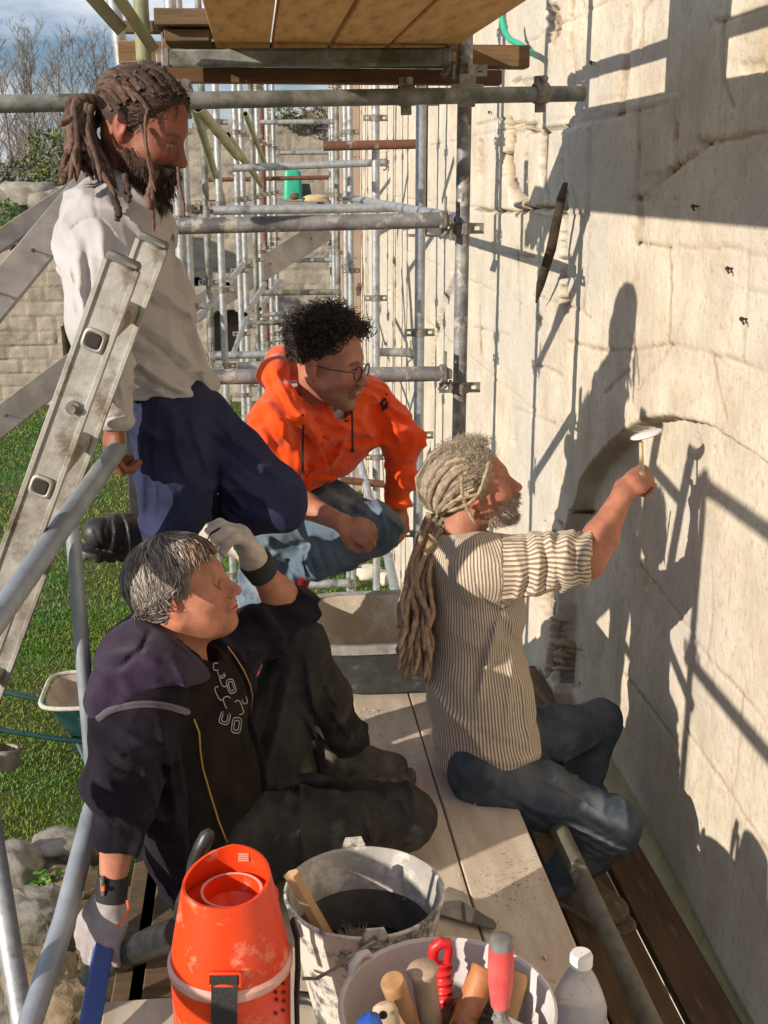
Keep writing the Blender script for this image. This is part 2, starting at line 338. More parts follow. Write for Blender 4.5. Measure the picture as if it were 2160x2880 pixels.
def wallH(Y, Z):
    wob = .006*fbm(Y*9, Z*9, o=3, s=3)
    h = .005*fbm(Y*1.3, Z*1.3, o=3, s=1)+.0018*fbm(Y*7, Z*7, o=5, s=2)+.0016*fbm(Y*38, Z*38, o=3, s=9)
    D = np.zeros_like(Y); G = fbm(Y*2.1, Z*2.1, o=4, s=21)
    Yw, Zw = Y+wob, Z+.006*fbm(Y*8+40, Z*8, o=3, s=4)
    # recessed panel under the arch
    sd = poly_d(Yw, Zw, arch); ins = inside(Yw, Zw, apoly); sd = np.where(ins, sd, -sd)
    dep = .058*sst(2.3, 3.9, Y)+.016
    h = h-dep*sst(-.003, .007, sd)+.012*sst(-.15, -.01, sd)*(sd < 0)*(fbm(Y*12, Z*12, s=31)*.6)
    D = D+.5*np.exp(-(sd/.006)**2)
    # far plastered joints and courses
    for zc, a, b in near_courses:
        d = np.abs(Zw-zc-.012*fbm(Y*2.2, Y*0+zc*7, s=8)); m = (Y > a) & (Y < b) & (~ins if zc > .5 else True)
        g = np.exp(-(d/.0035)**2)*m*np.clip(.55+.9*fbm(Y*3, Z*3, s=12), 0, 1); h = h-.009*g; D = D+.8*g
    for k in range(60):
        row = k % 7; z0 = [-.4, .05, .39, .78, 1.13, 1.53, 1.9][row]; z1 = [.05, .39, .78, 1.13, 1.53, 1.9, 2.25][row]
        yj = 4.9+(k//7)*1.05+((row*.37) % 1)*.9; m = (Z > z0) & (Z < z1)
        g = np.exp(-(np.abs(Yw-yj)/.006)**2)*m; h = h-.006*g; D = D+.35*g
    PX, PY = topx(Y, Z); near = (Y > 2.2) & (Y < 9)
    nx = 3.0*fbm(PX/17, PY/17, o=3, s=101); ny = 3.0*fbm(PX/17, PY/17, o=3, s=103); rgh = fbm(PX/9, PY/9, o=3, s=105)
    PX, PY = PX+nx, PY+ny
    for pl, w in joints:
        d = poly_d(PX, PY, pl)*(1+.35*rgh); k = np.clip(.75+1.1*fbm(PX/60, PY/60, s=107), .45, 1)*near; g = (1-sst(w*.75, w*1.15, d))*k; h = h-.0055*g; D = D+.68*g; e = np.exp(-((d-w*1.1)/1.1)**2)*k*near; h = h-.0025*e; D = D+.35*e
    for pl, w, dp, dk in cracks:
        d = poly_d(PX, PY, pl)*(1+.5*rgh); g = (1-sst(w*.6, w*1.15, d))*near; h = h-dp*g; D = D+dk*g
    for (cx, cy), (rx, ry), dp in chips:
        d = np.sqrt(((PX-cx)/rx)**2+((PY-cy)/ry)**2)+.5*rgh; g = (1-sst(.75, 1.05, d))*near; h = h-dp*g*(1+.6*rgh); D = D+.7*g*np.clip(abs(dp)*45, .2, 1)
    # vertical blocks stepped back between the strips
    for (xa, xb, ya, yb, dp) in ((1437, 1478, 380, 588, .012), (1523, 1570, 376, 588, .016), (1592, 1650, 372, 590, -.008), (1602, 1630, 0, 350, .012), (1095+600, 1752, 0, 250, -.004), (1815, 1900, 300, 470, -.006)):
        a = wp(xa, ya); b = wp(xb, yb); m = sst(0, .006, np.minimum(np.minimum(a[0]-Yw, Yw-b[0]), np.minimum(a[1]+.02-Zw, Zw-b[1]+.02))); h = h-dp*m
    # raking ochre channels further along
    for pl, w in (([(1110, 735), (1098, 800), (1092, 890), (1084, 980)], .06), ([(1275, 800), (1245, 860), (1222, 960), (1208, 1090)], .05)):
        q = [wp(*p) for p in pl]; d = poly_d(Yw, Zw, q)+.012*fbm(Y*16, Z*16, s=41); g = 1-sst(w*.7, w, d); h = h-.035*g; D = D+.55*g
    # sparse pits
    pit = vn(Y*70, Z*45, s=77); g = sst(.80, .93, pit)*sst(-.2, .3, fbm(Y*3, Z*3, s=55)); h = h-.004*g; D = D+.6*g
    drip = np.clip(vn(Y*26, Z*1.6, s=61)*1.4-.6, 0, 1)*.22; D = D+drip
    h = h+.10*sst(-.1, -.6, Z)*0
    return h, np.clip(D, 0, 1), G
ys = np.concatenate([np.linspace(-1.5, 1.7, 20)[:-1], np.arange(1.7, 5.3, .0085), 5.3*np.exp(np.linspace(0, math.log(14.2/5.3), 300))[1:]])
zs = np.concatenate([np.linspace(-1.95, -.75, 10)[:-1], np.arange(-.75, 2.5, .0085), np.linspace(2.5, 4.6, 40)])
v, f, D, G = grid_obj(ys, zs, wallH, 'w', None)
wm = mat('limestone', (.64, .58, .47), (.50, .44, .345), 4, .93, 0, .0036, 70, stain=(.42, .31, .18), stsc=3.1, stpos=(.56, .78), detail=9)
t = wm.node_tree; b = [n for n in t.nodes if n.type == 'BSDF_PRINCIPLED'][0]; base = b.inputs['Base Color'].links[0].from_socket
an = N(t, 'ShaderNodeAttribute'); an.attribute_name = 'dirt_shade'; x = N(t, 'ShaderNodeMix', data_type='RGBA')
dc = N(t, 'ShaderNodeValToRGB'); e_ = dc.color_ramp.elements; e_[0].position = .45; e_[0].color = (.33, .225, .12, 1); e_[1].position = .95; e_[1].color = (.05, .032, .018, 1); m_ = e_.new(.75); m_.color = (.24, .15, .08, 1)  # near-black end of the ramp paints depth shade into slots and cracks
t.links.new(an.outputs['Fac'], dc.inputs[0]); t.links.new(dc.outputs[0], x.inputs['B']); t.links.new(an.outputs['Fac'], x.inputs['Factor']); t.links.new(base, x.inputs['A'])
an2 = N(t, 'ShaderNodeAttribute'); an2.attribute_name = 'tone'; rr = N(t, 'ShaderNodeMapRange'); rr.inputs['From Min'].default_value = -.1; rr.inputs['From Max'].default_value = .45; rr.inputs['To Max'].default_value = .6
t.links.new(an2.outputs['Fac'], rr.inputs['Value']); y = N(t, 'ShaderNodeMix', data_type='RGBA'); y.inputs['B'].default_value = (.50, .475, .44, 1)
t.links.new(rr.outputs[0], y.inputs['Factor']); t.links.new(x.outputs['Result'], y.inputs['A']); t.links.new(y.outputs['Result'], b.inputs['Base Color'])
# fine dark specks
vz = N(t, 'ShaderNodeTexVoronoi'); vz.inputs['Scale'].default_value = 60; tcn = [n for n in t.nodes if n.type == 'TEX_COORD'][0]; t.links.new(tcn.outputs['Object'], vz.inputs['Vector'])
r3 = N(t, 'ShaderNodeMapRange'); r3.inputs['From Min'].default_value = .10; r3.inputs['From Max'].default_value = .16; r3.inputs['To Min'].default_value = .55; r3.inputs['To Max'].default_value = 0
t.links.new(vz.outputs['Distance'], r3.inputs['Value']); z_ = N(t, 'ShaderNodeMix', data_type='RGBA'); z_.inputs['B'].default_value = (.22, .16, .10, 1)
t.links.new(r3.outputs[0], z_.inputs['Factor']); t.links.new(y.outputs['Result'], z_.inputs['A']); mp2 = N(t, 'ShaderNodeMapping'); mp2.inputs['Scale'].default_value = (1, 1.35, .8); t.links.new(tcn.outputs['Object'], mp2.inputs[0])
nz2 = N(t, 'ShaderNodeTexNoise'); nz2.inputs['Scale'].default_value = 34; nz2.inputs['Detail'].default_value = 5; nz2.inputs['Roughness'].default_value = .7; t.links.new(mp2.outputs[0], nz2.inputs['Vector'])
r4 = N(t, 'ShaderNodeMapRange'); r4.inputs['From Min'].default_value = .53; r4.inputs['From Max'].default_value = .68; r4.inputs['To Max'].default_value = .58; t.links.new(nz2.outputs['Fac'], r4.inputs['Value'])
z2 = N(t, 'ShaderNodeMix', data_type='RGBA'); z2.inputs['B'].default_value = (.33, .26, .18, 1); t.links.new(r4.outputs[0], z2.inputs['Factor']); t.links.new(z_.outputs['Result'], z2.inputs['A'])
t.links.new(z2.outputs['Result'], b.inputs['Base Color'])
wall = mesh_obj('stone_wall', v, f, wm, ang=180, origin=(XW, 3, -1.95), attrs={'dirt_shade': D, 'tone': G}, label='tall cream limestone wall with a carved arch recess along the right side', cat='wall')
mb = MB().box((XW+.45, 6.35, 1.3), (.36, 7.8, 3.24)); mb.build('wall_core', wm, wall, smooth=False)
# iron strip leaning out of the slot, small nails
mb = MB(); pts = [P(1590, 515, X=1.17), P(1578, 560, X=1.13), P(1550, 700, X=1.12), P(1520, 800, X=1.13), P(1508, 852, X=1.15)]
mb.tube(pts, [.010, .017, .019, .017, .004], 8, ell=(1.0, .35)); mb.build('iron_bar', mat('old_iron', (.045, .03, .022), (.09, .06, .04), 30, .8, .3, .002, 50), label='dark rusty iron bar sticking slantwise out of the wall slot', cat='iron bar', ang=60)
NAIL = mat('nail_iron', (.05, .035, .03), rough=.7, metal=.4)
for i, (px, py, w, lb) in enumerate([(1672, 175, 18, 'bent iron nail in the wall near the top, right of the tube end'), (1962, 580, 14, 'short iron nail in the shaded wall at the right'), (2060, 755, 16, 'iron nail in the sunlit wall above its lower twin, below the shade'), (2100, 897, 22, 'longest iron nail, lowest of the nails in the right wall'), (1382, 315, 12, 'tiny nail in the wall between the two front uprights, upper'), (1223, 285, 12, 'tiny nail in the wall just under the top crossbar')]):
    a = P(px, py, X=XW-.002); s_ = w/2*a[1]/3479*2.0; mb = MB()
    mb.tube([a+V(.03, 0, 0), a+V(-.012, 0, 0), a+V(-.018, -s_*.5, .001), a+V(-.018, -s_, -.003), a+V(-.014, -s_-.002, -.012)], .0028, 6); mb.tube([a+V(-.012, .004, 0), a+V(-.014, -.004, 0)], .006, 8)
    mb.build('nail', NAIL, label=lb, cat='nail', group='nails in the stone wall')
# green hose on top right
mb = MB(); mb.tube([P(1410, 38, X=1.08), P(1413, 65, X=1.08), P(1420, 90, X=1.08), P(1435, 112, X=1.08), P(1460, 124, X=1.09), P(1496, 150, X=1.12)], .0125, 12)
mb.build('hose', mat('green_plastic', (.03, .42, .24), (.02, .34, .2), 20, .4), label='short bright green hose curling behind the wooden beam end', cat='hose')

# ================================================================== far wall and building
def farwall():
    Y0 = 20.0; px = np.array([-400, 0, 180, 330, 560, 780, 850, 900, 945, 1010, 1300]); py = np.array([560, 545, 520, 500, 352, 338, 330, 298, 290, 285, 285])
    tx = [P(a, b, Y=Y0)[0] for a, b in zip(px, py)]; tz = [P(a, b, Y=Y0)[2] for a, b in zip(px, py)]
    xs = np.arange(-8.5, 3.2, .04); ks = np.linspace(0, 1, 150)
    X, K = np.meshgrid(xs, ks, indexing='ij'); top = np.interp(xs, tx, tz)+.07*fbm(xs*1.7, xs*0, o=4)+.04*vn(xs*7, xs*0)
    Z = GZ-.05+(top[:, None]-GZ+.05)*K
    Zq = Z+.05*vn(Z*1.1, Z*0, s=3)+.012*fbm(X*.8, Z, o=2); row = np.floor(Zq/.235); rz = (Zq/.235) % 1; bl = .30+.16*_h(row, row*0, row*0, 5); off = _h(row, row*0+3, row*0)*.5
    u = X/bl+off+.28*vn(X*1.9, row*3.7, s=6); rx = u % 1; bi = np.floor(u)
    jz = np.minimum(rz, 1-rz)*.235; jx = np.minimum(rx, 1-rx)*bl; j = np.exp(-(np.minimum(jz, jx)/.014)**2)*np.clip(.75+.8*fbm(X*2, Z*2, s=14), .1, 1)
    h = .016*_h(row, bi, row*0, 7)+.022*fbm(X*6, Z*6, o=4)-.022*j
    tone = _h(row, bi, row*0, 9)
    def niche(cx, cy, w, hh):
        c = P(cx, cy, Y=Y0); dx = np.abs(X-c[0]); dz = Z-c[2]
        return (dx < w) & (dz > -hh) & (dz < hh*.4+np.sqrt(np.clip(w*w-dx*dx, 0, 1)))
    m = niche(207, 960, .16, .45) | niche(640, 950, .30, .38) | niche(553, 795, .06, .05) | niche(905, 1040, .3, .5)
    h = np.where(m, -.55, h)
    v = np.stack([X, Y0-h, Z], -1).reshape(-1, 3); n1, n2 = X.shape; i = np.arange(n1*n2).reshape(n1, n2)
    f = np.stack([i[:-1, :-1], i[1:, :-1], i[1:, 1:], i[:-1, 1:]], -1).reshape(-1, 4)
    mt = mat('rubble_stone', (.42, .36, .28), (.30, .26, .21), 3, .95, 0, .012, 22, stain=(.14, .13, .09), stsc=1.4, stpos=(.58, .75), detail=7)
    t = mt.node_tree; b = [n for n in t.nodes if n.type == 'BSDF_PRINCIPLED'][0]; base = b.inputs['Base Color'].links[0].from_socket
    an = N(t, 'ShaderNodeAttribute'); an.attribute_name = 'dirt_shade'; x = N(t, 'ShaderNodeMix', data_type='RGBA'); x.inputs['B'].default_value = (.13, .11, .08, 1)
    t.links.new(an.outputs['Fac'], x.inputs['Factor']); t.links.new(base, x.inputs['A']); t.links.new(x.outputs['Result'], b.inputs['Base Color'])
    w = mesh_obj('ruined_wall', v, f, mt, ang=60, origin=(0, Y0, GZ), attrs={'dirt_shade': np.clip(j*.55+(tone > .8)*.25+m*.8, 0, 1).reshape(-1)}, label='old coursed stone wall with ragged top closing the yard behind the scaffold', cat='wall')  # niche faces darkened too, shade of the openings put into the colour
    mb = MB()
    for i in range(len(xs)-1):
        if i % 12 == 0:
            a, b_ = xs[i], xs[min(i+12, len(xs)-1)]; tt = min(top[i], top[min(i+12, len(xs)-1)])-.08
            mb.box(((a+b_)/2, Y0+.9, (GZ+tt)/2), ((b_-a)/2, .3, (tt-GZ)/2), ch=.01)
    mb.build('wall_core', mt, w, smooth=False)
    mb = MB(); a = P(180, 568, Y=19.8); c = P(1000, 572, Y=19.8); mb.box(((a[0]+c[0])/2, 19.86, a[2]), ((c[0]-a[0])/2, .10, .05)); mb.build('string_course', mt, w)
    return top, xs
ftop, fxs = farwall()
# plants on the wall top and banks
leafm = mat('leafage', (1, 1, 1), attr='col', rough=.6)
def leaves(n, c, r, size, cols):
    p = RNG.normal(0, 1, (n, 3)); p /= np.linalg.norm(p, axis=1)[:, None]; p = p*RNG.uniform(.25, 1, (n, 1))**.5*np.asarray(r)+np.asarray(c)
    p += .25*np.asarray(r)*np.stack([fbm(p[:, 0]*4, p[:, 1]*4, p[:, 2]*4, 2, s) for s in (1, 2, 3)], 1)
    a = RNG.normal(0, 1, (n, 3)); a /= np.linalg.norm(a, axis=1)[:, None]; b = np.cross(a, RNG.normal(0, 1, (n, 3))); b /= np.linalg.norm(b, axis=1)[:, None]
    s_ = size*RNG.uniform(.5, 1.3, (n, 1)); v = np.stack([p-a*s_, p+b*s_*.45, p+a*s_, p-b*s_*.45], 1).reshape(-1, 3)
    k = RNG.uniform(0, 1, (n, 1)); col = np.asarray(cols[0])*(1-k)+np.asarray(cols[1])*k
    return v, np.repeat(col, 4, 0)
def shrub(c, r, n, size, lb, cols=((.05, .09, .012), (.13, .17, .03)), group=None, twigs=30, name='shrub'):
    root = empty(name, (c[0], c[1], c[2]-r[2]), lb, 'shrub', group)
    v, col = leaves(n, c, r, size, cols); mesh_obj('foliage', v, np.arange(len(v)).reshape(-1, 4), leafm, root, smooth=False, attrs={'col': col})
    mb = MB(); base = np.array([c[0], c[1], c[2]-r[2]])
    for i in range(twigs):
        e = np.asarray(c)+RNG.normal(0, .5, 3)*np.asarray(r); m_ = (base+e)/2+RNG.normal(0, .1, 3)*np.asarray(r); mb.tube([base+RNG.normal(0, .06, 3)*np.asarray(r), m_, e], [size*.25, size*.15, size*.06], 4, cap=False)
    mb.build('stem', BARK, root)
BARK = mat('bark', (.17, .145, .12), (.27, .235, .20), 10, .9, 0, .004, 30)
def tw(px, py, Y): return P(px, py, Y=Y)
for i, (px, py, Y, rx, rz, n, lb, cols) in enumerate([
  (150, 470, 24, .55, .75, 1500, 'green ivy covered bush under the bare trees left of the dreadlocked standing man', ((.05, .08, .01), (.16, .19, .04))),
  (60, 500, 24.5, .5, .4, 700, 'low dull bush at far left behind the broken wall top', ((.06, .06, .03), (.12, .12, .05))),
  (215, 500, 23.5, .3, .5, 600, 'narrow yellow green bush beside the ivy bush', ((.10, .13, .02), (.2, .2, .05))),
  (28, 655, 17, .30, .22, 500, 'bright leafy weed on the bank between the two left boards', ((.06, .16, .02), (.13, .26, .04))),
  (12, 600, 17.5, .24, .2, 300, 'small weed at left edge above the slanting board', ((.06, .14, .02), (.14, .2, .05))),
  (785, 322, 19.8, .2, .16, 260, 'green tuft growing on the far wall top seen through the scaffold', ((.09, .16, .02), (.2, .26, .05))),
  (880, 330, 19.7, .55, .2, 700, 'dry brown bramble over the far wall top', ((.10, .07, .03), (.16, .13, .05)))]):
    shrub(tw(px, py, Y), (rx, rx*.7, rz), n, .035 if Y < 21 else .05, lb, cols)
# rubble bank left, at the far wall's foot
STONE = mat('grey_rock', (.34, .31, .26), (.22, .20, .17), 6, .95, 0, .006, 30, stain=(.10, .10, .05), stsc=4, stpos=(.55, .7))
def rock(c, r, lb, m=STONE, group=None, seed=0, res=18, cat='stone'):
    th = np.linspace(0, math.pi, res); ph = np.linspace(0, 2*math.pi, res*2, endpoint=False); T, Ph = np.meshgrid(th, ph, indexing='ij')
    d = np.stack([np.sin(T)*np.cos(Ph), np.sin(T)*np.sin(Ph), np.cos(T)], -1)
    q = np.sign(d)*np.abs(d)**.72
    k = 1+.26*fbm(d[..., 0]*1.6+seed, d[..., 1]*1.6, d[..., 2]*1.6, 2, seed)+.10*fbm(d[..., 0]*5+seed, d[..., 1]*5, d[..., 2]*5, 3, seed+1)
    v = (q*k[..., None]*np.asarray(r)+np.asarray(c)).reshape(-1, 3); n1, n2 = T.shape; i = np.arange(n1*n2).reshape(n1, n2); j = np.roll(i, -1, 1)
    f = np.stack([i[:-1], i[1:], j[1:], j[:-1]], -1).reshape(-1, 4)
    return mesh_obj('stone', v, f, m, ang=50, label=lb, cat=cat, **({'group': group} if group else {}))
for i, (px, py, rx, rz) in enumerate([(15, 585, .35, .2), (75, 545, .4, .18), (120, 560, .3, .16), (5, 560, .3, .14)]):
    rock(P(px, py, Y=18.6), (rx, .3, rz), ['large mossy block low at the left edge above the boards', 'broken wall stone right of the mossy edge block', 'pale stone nearest the standing man on the wall top', 'thin stone highest at the left edge'][i], group='loose stones on the left wall', seed=i+40, res=12)
# bare trees
def tree(px, Y, hpx, k, lb, grp, xoff=0):
    base = P(px, 700, Y=Y); base = np.array([base[0], Y, GZ]); topz = P(px, hpx, Y=Y)[2]; H = topz-GZ
    root = empty('bare_tree', base, lb, 'tree', grp); rg = np.random.default_rng(k)
    mb = MB(); mt_ = MB(); lean = rg.normal(0, .03, 2)
    def P_(t): return base+np.array([lean[0]*H*t+.12*math.sin(t*5+k), lean[1]*H*t, H*t])
    tr = [P_(t) for t in np.linspace(0, 1, 12)]
    mt_.tube(tr, np.linspace(.085, .01, 12), 7)
    nb = 34
    for i in range(nb):
        t = .22+.76*i/nb; a = rg.uniform(0, 6.283); ln = H*(.30*(1-t)+.10)*rg.uniform(.7, 1.2); o = P_(t)
        d = unit(np.array([math.cos(a)*.38, math.sin(a)*.38, 1.0])); pts = [o+d*ln*s_+np.array([math.cos(a), math.sin(a), 0])*ln*.16*math.sin(s_*2.2)+rg.normal(0, .02*ln, 3) for s_ in np.linspace(0, 1, 6)]
        mb.tube(pts, np.linspace(.024*(1.2-t)+.004, .005, 6), 4, cap=False)
        for j in range(9):
            s_ = rg.uniform(.15, .98); q = np.array(pts[int(s_*5)]); a2 = rg.uniform(0, 6.283); l2 = ln*rg.uniform(.2, .42); d2 = unit(np.array([math.cos(a2)*.6, math.sin(a2)*.6, .9])); e = q+d2*l2+rg.normal(0, .04, 3)
            mb.tube([q, (q+e)/2+rg.normal(0, .03, 3), e], [.008, .006, .004], 3, cap=False)
            for l in range(2):
                o2 = q+(e-q)*rg.uniform(.3, .9); mb.tube([o2, o2+unit(d2+rg.normal(0, .5, 3))*l2*.45], [.005, .003], 3, cap=False)
    mt_.build('trunk', BARK, root); mb.build('crown', BARK, root)
for i, (px, h) in enumerate([(-45, 95), (5, 120), (52, 80), (88, 105), (118, 150), (160, 85), (205, 130), (243, 105), (292, 95), (335, 130), (385, 120)]):
    tree(px, 44+3*math.sin(i*2.3), h, i+3, ['bare tree at the left picture edge', 'bare tree second from the left edge', 'tallest bare tree in the left third of the row', 'bare twiggy tree just right of the tallest left one', 'shorter bare tree in a dip of the row', 'tall bare tree above the pony tail of the standing man', 'lower bare tree above the ladder tube', 'bare tree seen just left of the leaning scaffold tube', 'bare tree partly behind the leaning scaffold tube', 'bare tree showing between the two top left tubes', 'bare tree mostly behind the top left uprights'][i], 'row of bare trees against the sky')
# ================================================================== scaffold
def ringplate(mb, c, a, b, w, h, t, hw, hh):
    """flat plate with an oblong hole; a, b in-plane axes"""
    a = unit(a); b = unit(b); n = np.cross(a, b); c = np.asarray(c, float); vs = []
    for s_ in (-.5, .5):
        for (W, H) in ((w, h), (hw, hh)):
            for (i, j) in ((-1, -1), (1, -1), (1, 1), (-1, 1)): vs.append(c+a*W/2*i+b*H/2*j+n*t*s_)
    fs = []
    for k in range(4):
        k2 = (k+1) % 4
        fs += [(k, k+4, k2+4, k2), (8+k, 8+k2, 12+k2, 12+k), (k, k2, 8+k2, 8+k), (4+k, 12+k, 12+k2, 4+k2)]
    mb.add(vs, fs)
ZC = [-1.5, -1.0, -.53, -.03, .47, .97, 1.515, 2.02, 2.52]
def collar(parent, x, y, z, m=CLAMP, r=.0242, yaw=0, n=14):
    mb = MB(); c = V(x, y, z); mb.lathe([(r+.0002, -.020), (r+.006, -.018), (r+.006, .018), (r+.0002, .020)], c, n)
    for k in range(4):
        a = yaw+k*math.pi/2; d = V(math.cos(a), math.sin(a), 0); ringplate(mb, c+d*(r+.026), d, (0, 0, 1), .046, .036, .006, .018, .013)
        mb.box(c+d*(r+.006), (.006, .006, .017), frame(d))
    return mb.build('collar', m, parent, ang=35)
def standard(x, y, z0, z1, lb, m=GALV, r=.0242, zc=None, grp=None, n=16, lean=(0, 0), fine=True):
    root = empty('scaffold_upright', (x, y, z0), lb, 'scaffold upright', grp)
    MB().pipe((x, y, z0), (x+lean[0], y+lean[1], z1), r, .003, n).build('tube', m, root)
    for z in (ZC if zc is None else zc):
        if z0 < z < z1: collar(root, x+lean[0]*(z-z0)/(z1-z0), y+lean[1]*(z-z0)/(z1-z0), z, CLAMP, r, 0, n if fine else 8)
    MB().box((x, y, z0-.004), (.07, .07, .004)).build('foot_plate', CLAMP, root)
    return root
def hook(root, p, d, big=True):
    """ledger head: casting, wedge standing up, hook below"""
    d = unit(d); s_ = unit(np.cross((0, 0, 1), d)); mb = MB(); A = np.stack([d, s_, V(0, 0, 1)], 1)
    mb.box(p+d*.004, (.014, .024, .030), A, .006); mb.box(p+d*.022, (.012, .017, .017), A, .004)
    ringplate(mb, p+d*.012+V(0, 0, .052), s_, (0, 0, 1), .024, .05, .006, .009, .009)
    mb.tube([p+d*.02+V(0, 0, -.028), p+d*.012+V(0, 0, -.045), p-d*.004+V(0, 0, -.058), p-d*.012+V(0, 0, -.05)], [.007, .007, .006, .005], 8)
    mb.box(p+d*.03+V(0, 0, -.045), (.004, .010, .022), A)
    mb.build('ledger_head', CLAMP, root, ang=35)
def tubeobj(p0, p1, lb, m=GALV, r=.0242, name='scaffold_tube', cat='scaffold tube', grp=None, heads=(), n=16, t=.0032):
    p0 = np.asarray(p0, float); p1 = np.asarray(p1, float)
    root = empty(name, p0, lb, cat, grp)
    MB().pipe(p0, p1, r, t, n).build('tube', m, root, origin=p0)
    d = unit(p1-p0)
    if 0 in heads: hook(root, p0, -d)
    if 1 in heads: hook(root, p1, d)
    return root
def coupler(c, d, lb, m=CLAMP, r=.026, grp=None):
    """swivel coupler clamped round a tube running along d"""
    root = empty('tube_coupler', c, lb, 'tube coupler', grp); A = frame(d); c = np.asarray(c, float)
    mb = MB(); mb.lathe([(r, -.024), (r+.006, -.022), (r+.006, .022), (r, .024)], c, 18, np.stack([A[:, 1], A[:, 2], A[:, 0]], 1)); mb.build('band', m, root, ang=35)
    MB().box(c+A[:, 2]*(r+.012), (.020, .010, .014), A).build('lug', m, root); MB().box(c-A[:, 2]*(r+.016)+A[:, 1]*.006, (.016, .007, .016), A).build('hinge', m, root)
    mb = MB(); q = c+A[:, 2]*(r+.016); mb.tube([q-A[:, 1]*.03, q+A[:, 1]*.03], .006, 8); mb.tube([q-A[:, 1]*.034, q-A[:, 1]*.022], .011, 6); mb.build('bolt', m, root, ang=30)
    return root
XR = P(1302, 560, Y=4.1)[0]; XL = P(406, 200, Y=4.1)[0]
# front frame
sr = standard(XR, 4.1, -1.95, 3.6, 'thick front upright right of the overhead deck, before the stone wall', GALVS, zc=[.97, 1.515, 2.02], n=24)
sl = standard(XL, 4.1, -1.95, 3.6, 'front upright at left rising behind the head of the standing dreadlocked man', GREENST, zc=[.97, 1.515, 2.02], n=24)
def xl(px, py, Y): return P(px, py, Y=Y)
tubeobj(xl(478, 637, 4.06), xl(1243, 619, 4.06), 'stained ledger tube across the middle, level with the shoulder of the standing man', GALVS, .0262, heads=(0, 1), n=24)
tubeobj(xl(480, 1062, 4.06), xl(1243, 1051, 4.06), 'lower front ledger tube passing behind the man in the orange hoodie', GALVS, .0262, heads=(0, 1), n=24)
tubeobj(xl(-90, 294, 3.55), xl(1640, 263, 3.96), 'long top tube crossing the whole width with an open end before the wall', GALVD, .0245, n=28)
mb = MB(); a = xl(470, 164, 4.08); b = xl(1250, 160, 4.08); mb.box((a+b)/2, (np.linalg.norm(b-a)/2, .022, .027), frame(b-a)[:, [0, 1, 2]], .008)
tr_ = empty('deck_transom', (a+b)/2, 'dark square steel transom carrying the overhead deck end', 'transom'); mb.build('beam', GALVD, tr_); hook(tr_, a, a-b); hook(tr_, b, b-a)
# coupler castings
cc = P(1310, 256, Y=4.02); root = empty('right_angle_coupler', cc, 'heavy right-angle coupler where the top tube crosses the thick front upright', 'tube coupler')
mb = MB(); mb.box(cc+V(0, -.024, 0), (.026, .010, .050)); mb.box(cc+V(0, -.028, -.002), (.052, .008, .020)); mb.build('body', mat('galv_cast', (.34, .33, .28), (.24, .23, .18), 30, .6, .4, .001, 60), root)
for s_ in (-1, 1):
    q = cc+V(s_*.036, -.038, -.002); mb = MB(); mb.tube([q, q+V(0, -.012, 0)], .013, 6); mb.tube([q+V(0, -.012, 0), q+V(0, -.02, 0)], .007, 8); mb.build('bolt', RUST, root, ang=30)
dt = unit(xl(1640, 263, 3.96)-xl(-90, 294, 3.55))
coupler(P(1521, 262, Y=3.93), dt, 'plaster-caked coupler near the open end of the top tube')
coupler(P(1143, 268, Y=3.86), dt, 'dark coupler hanging under the top tube left of the thick upright')
coupler(P(520, 276, Y=3.70), dt, 'small coupler on the top tube above the brow of the standing man')
tubeobj((.60, 4.32, 2.285), (.60, -.5, 2.285), 'guard tube running above the overhead deck near its wall edge', GALV)
rb_ = empty('shadow_barrel', (.43, 2.85, 2.14), 'unseen steel barrel added on the overhead deck to shade the wall', 'barrel')  # unseen barrel, added to cast the shade column on the upper wall
MB().lathe([(.001, 0), (.19, 0), (.20, .02), (.205, .25), (.215, .255), (.205, .27), (.20, .52), (.21, .53), (.19, .53), (.185, .40), (.001, .38)], (.43, 2.85, 2.15), 32).build('shell', GALVD, rb_)
# overhead deck
ZB = P(800, 139, Y=4.25)[2]
mb = None
for i, (xa, xb, z0, m) in enumerate([(604, 760, 0, WOODU), (762, 922, .002, WOODU), (925, 1080, 0, WOODU), (1083, 1269, .003, WOODU)]):
    a = P(xa, 139, Y=4.25)[0]+.003; b = P(xb, 139, Y=4.25)[0]-.003
    MB().box(((a+b)/2, 1.9, ZB+.02+z0), ((b-a)/2, 2.36, .02), ch=.004).build('deck_board', m, label=['leftmost overhead deck board, orange toned underneath', 'second overhead deck board from the left with a dark gap beside it', 'third overhead deck board from the left with fine cracks', 'rightmost overhead deck board nearest the wall'][i], cat='deck board', group='boards of the overhead deck')
xq = P(604, 139, Y=4.25)[0]
MB().box((xq-.09, 4.18, ZB+.066), (.085, .20, .024), ch=.003).build('deck_board', WOODD, label='blackish board lying higher at the left edge of the overhead deck', cat='deck board')
MB().box((xq-.08, 4.20, ZB+.018), (.07, .17, .018), ch=.003).build('deck_board', WOODD, label='old narrow board under the blackish board at the overhead deck edge', cat='deck board')
def timber(pxa, pxb, py0, py1, Y, dY, lb, m=WOODD):
    a = P(pxa, py0, Y=Y); b = P(pxb, py1, Y=Y); z0 = P(1100, py1, Y=Y)[2]; z1 = P(1100, py0, Y=Y)[2]
    MB().box(((a[0]+b[0])/2, Y+dY/2, (z0+z1)/2), ((b[0]-a[0])/2, dY/2, abs(z1-z0)/2), ch=.004).build('timber_beam', m, label=lb, cat='timber beam')
timber(330, 1490, 122, 187, 4.26, .085, 'upper timber beam under the overhead deck, its sawn end jutting past the upright', mat('beam_wood', (.20, .115, .05), (.12, .065, .03), 8, .85, 0, .002, 40, stretch=(.6, 5, 5)))
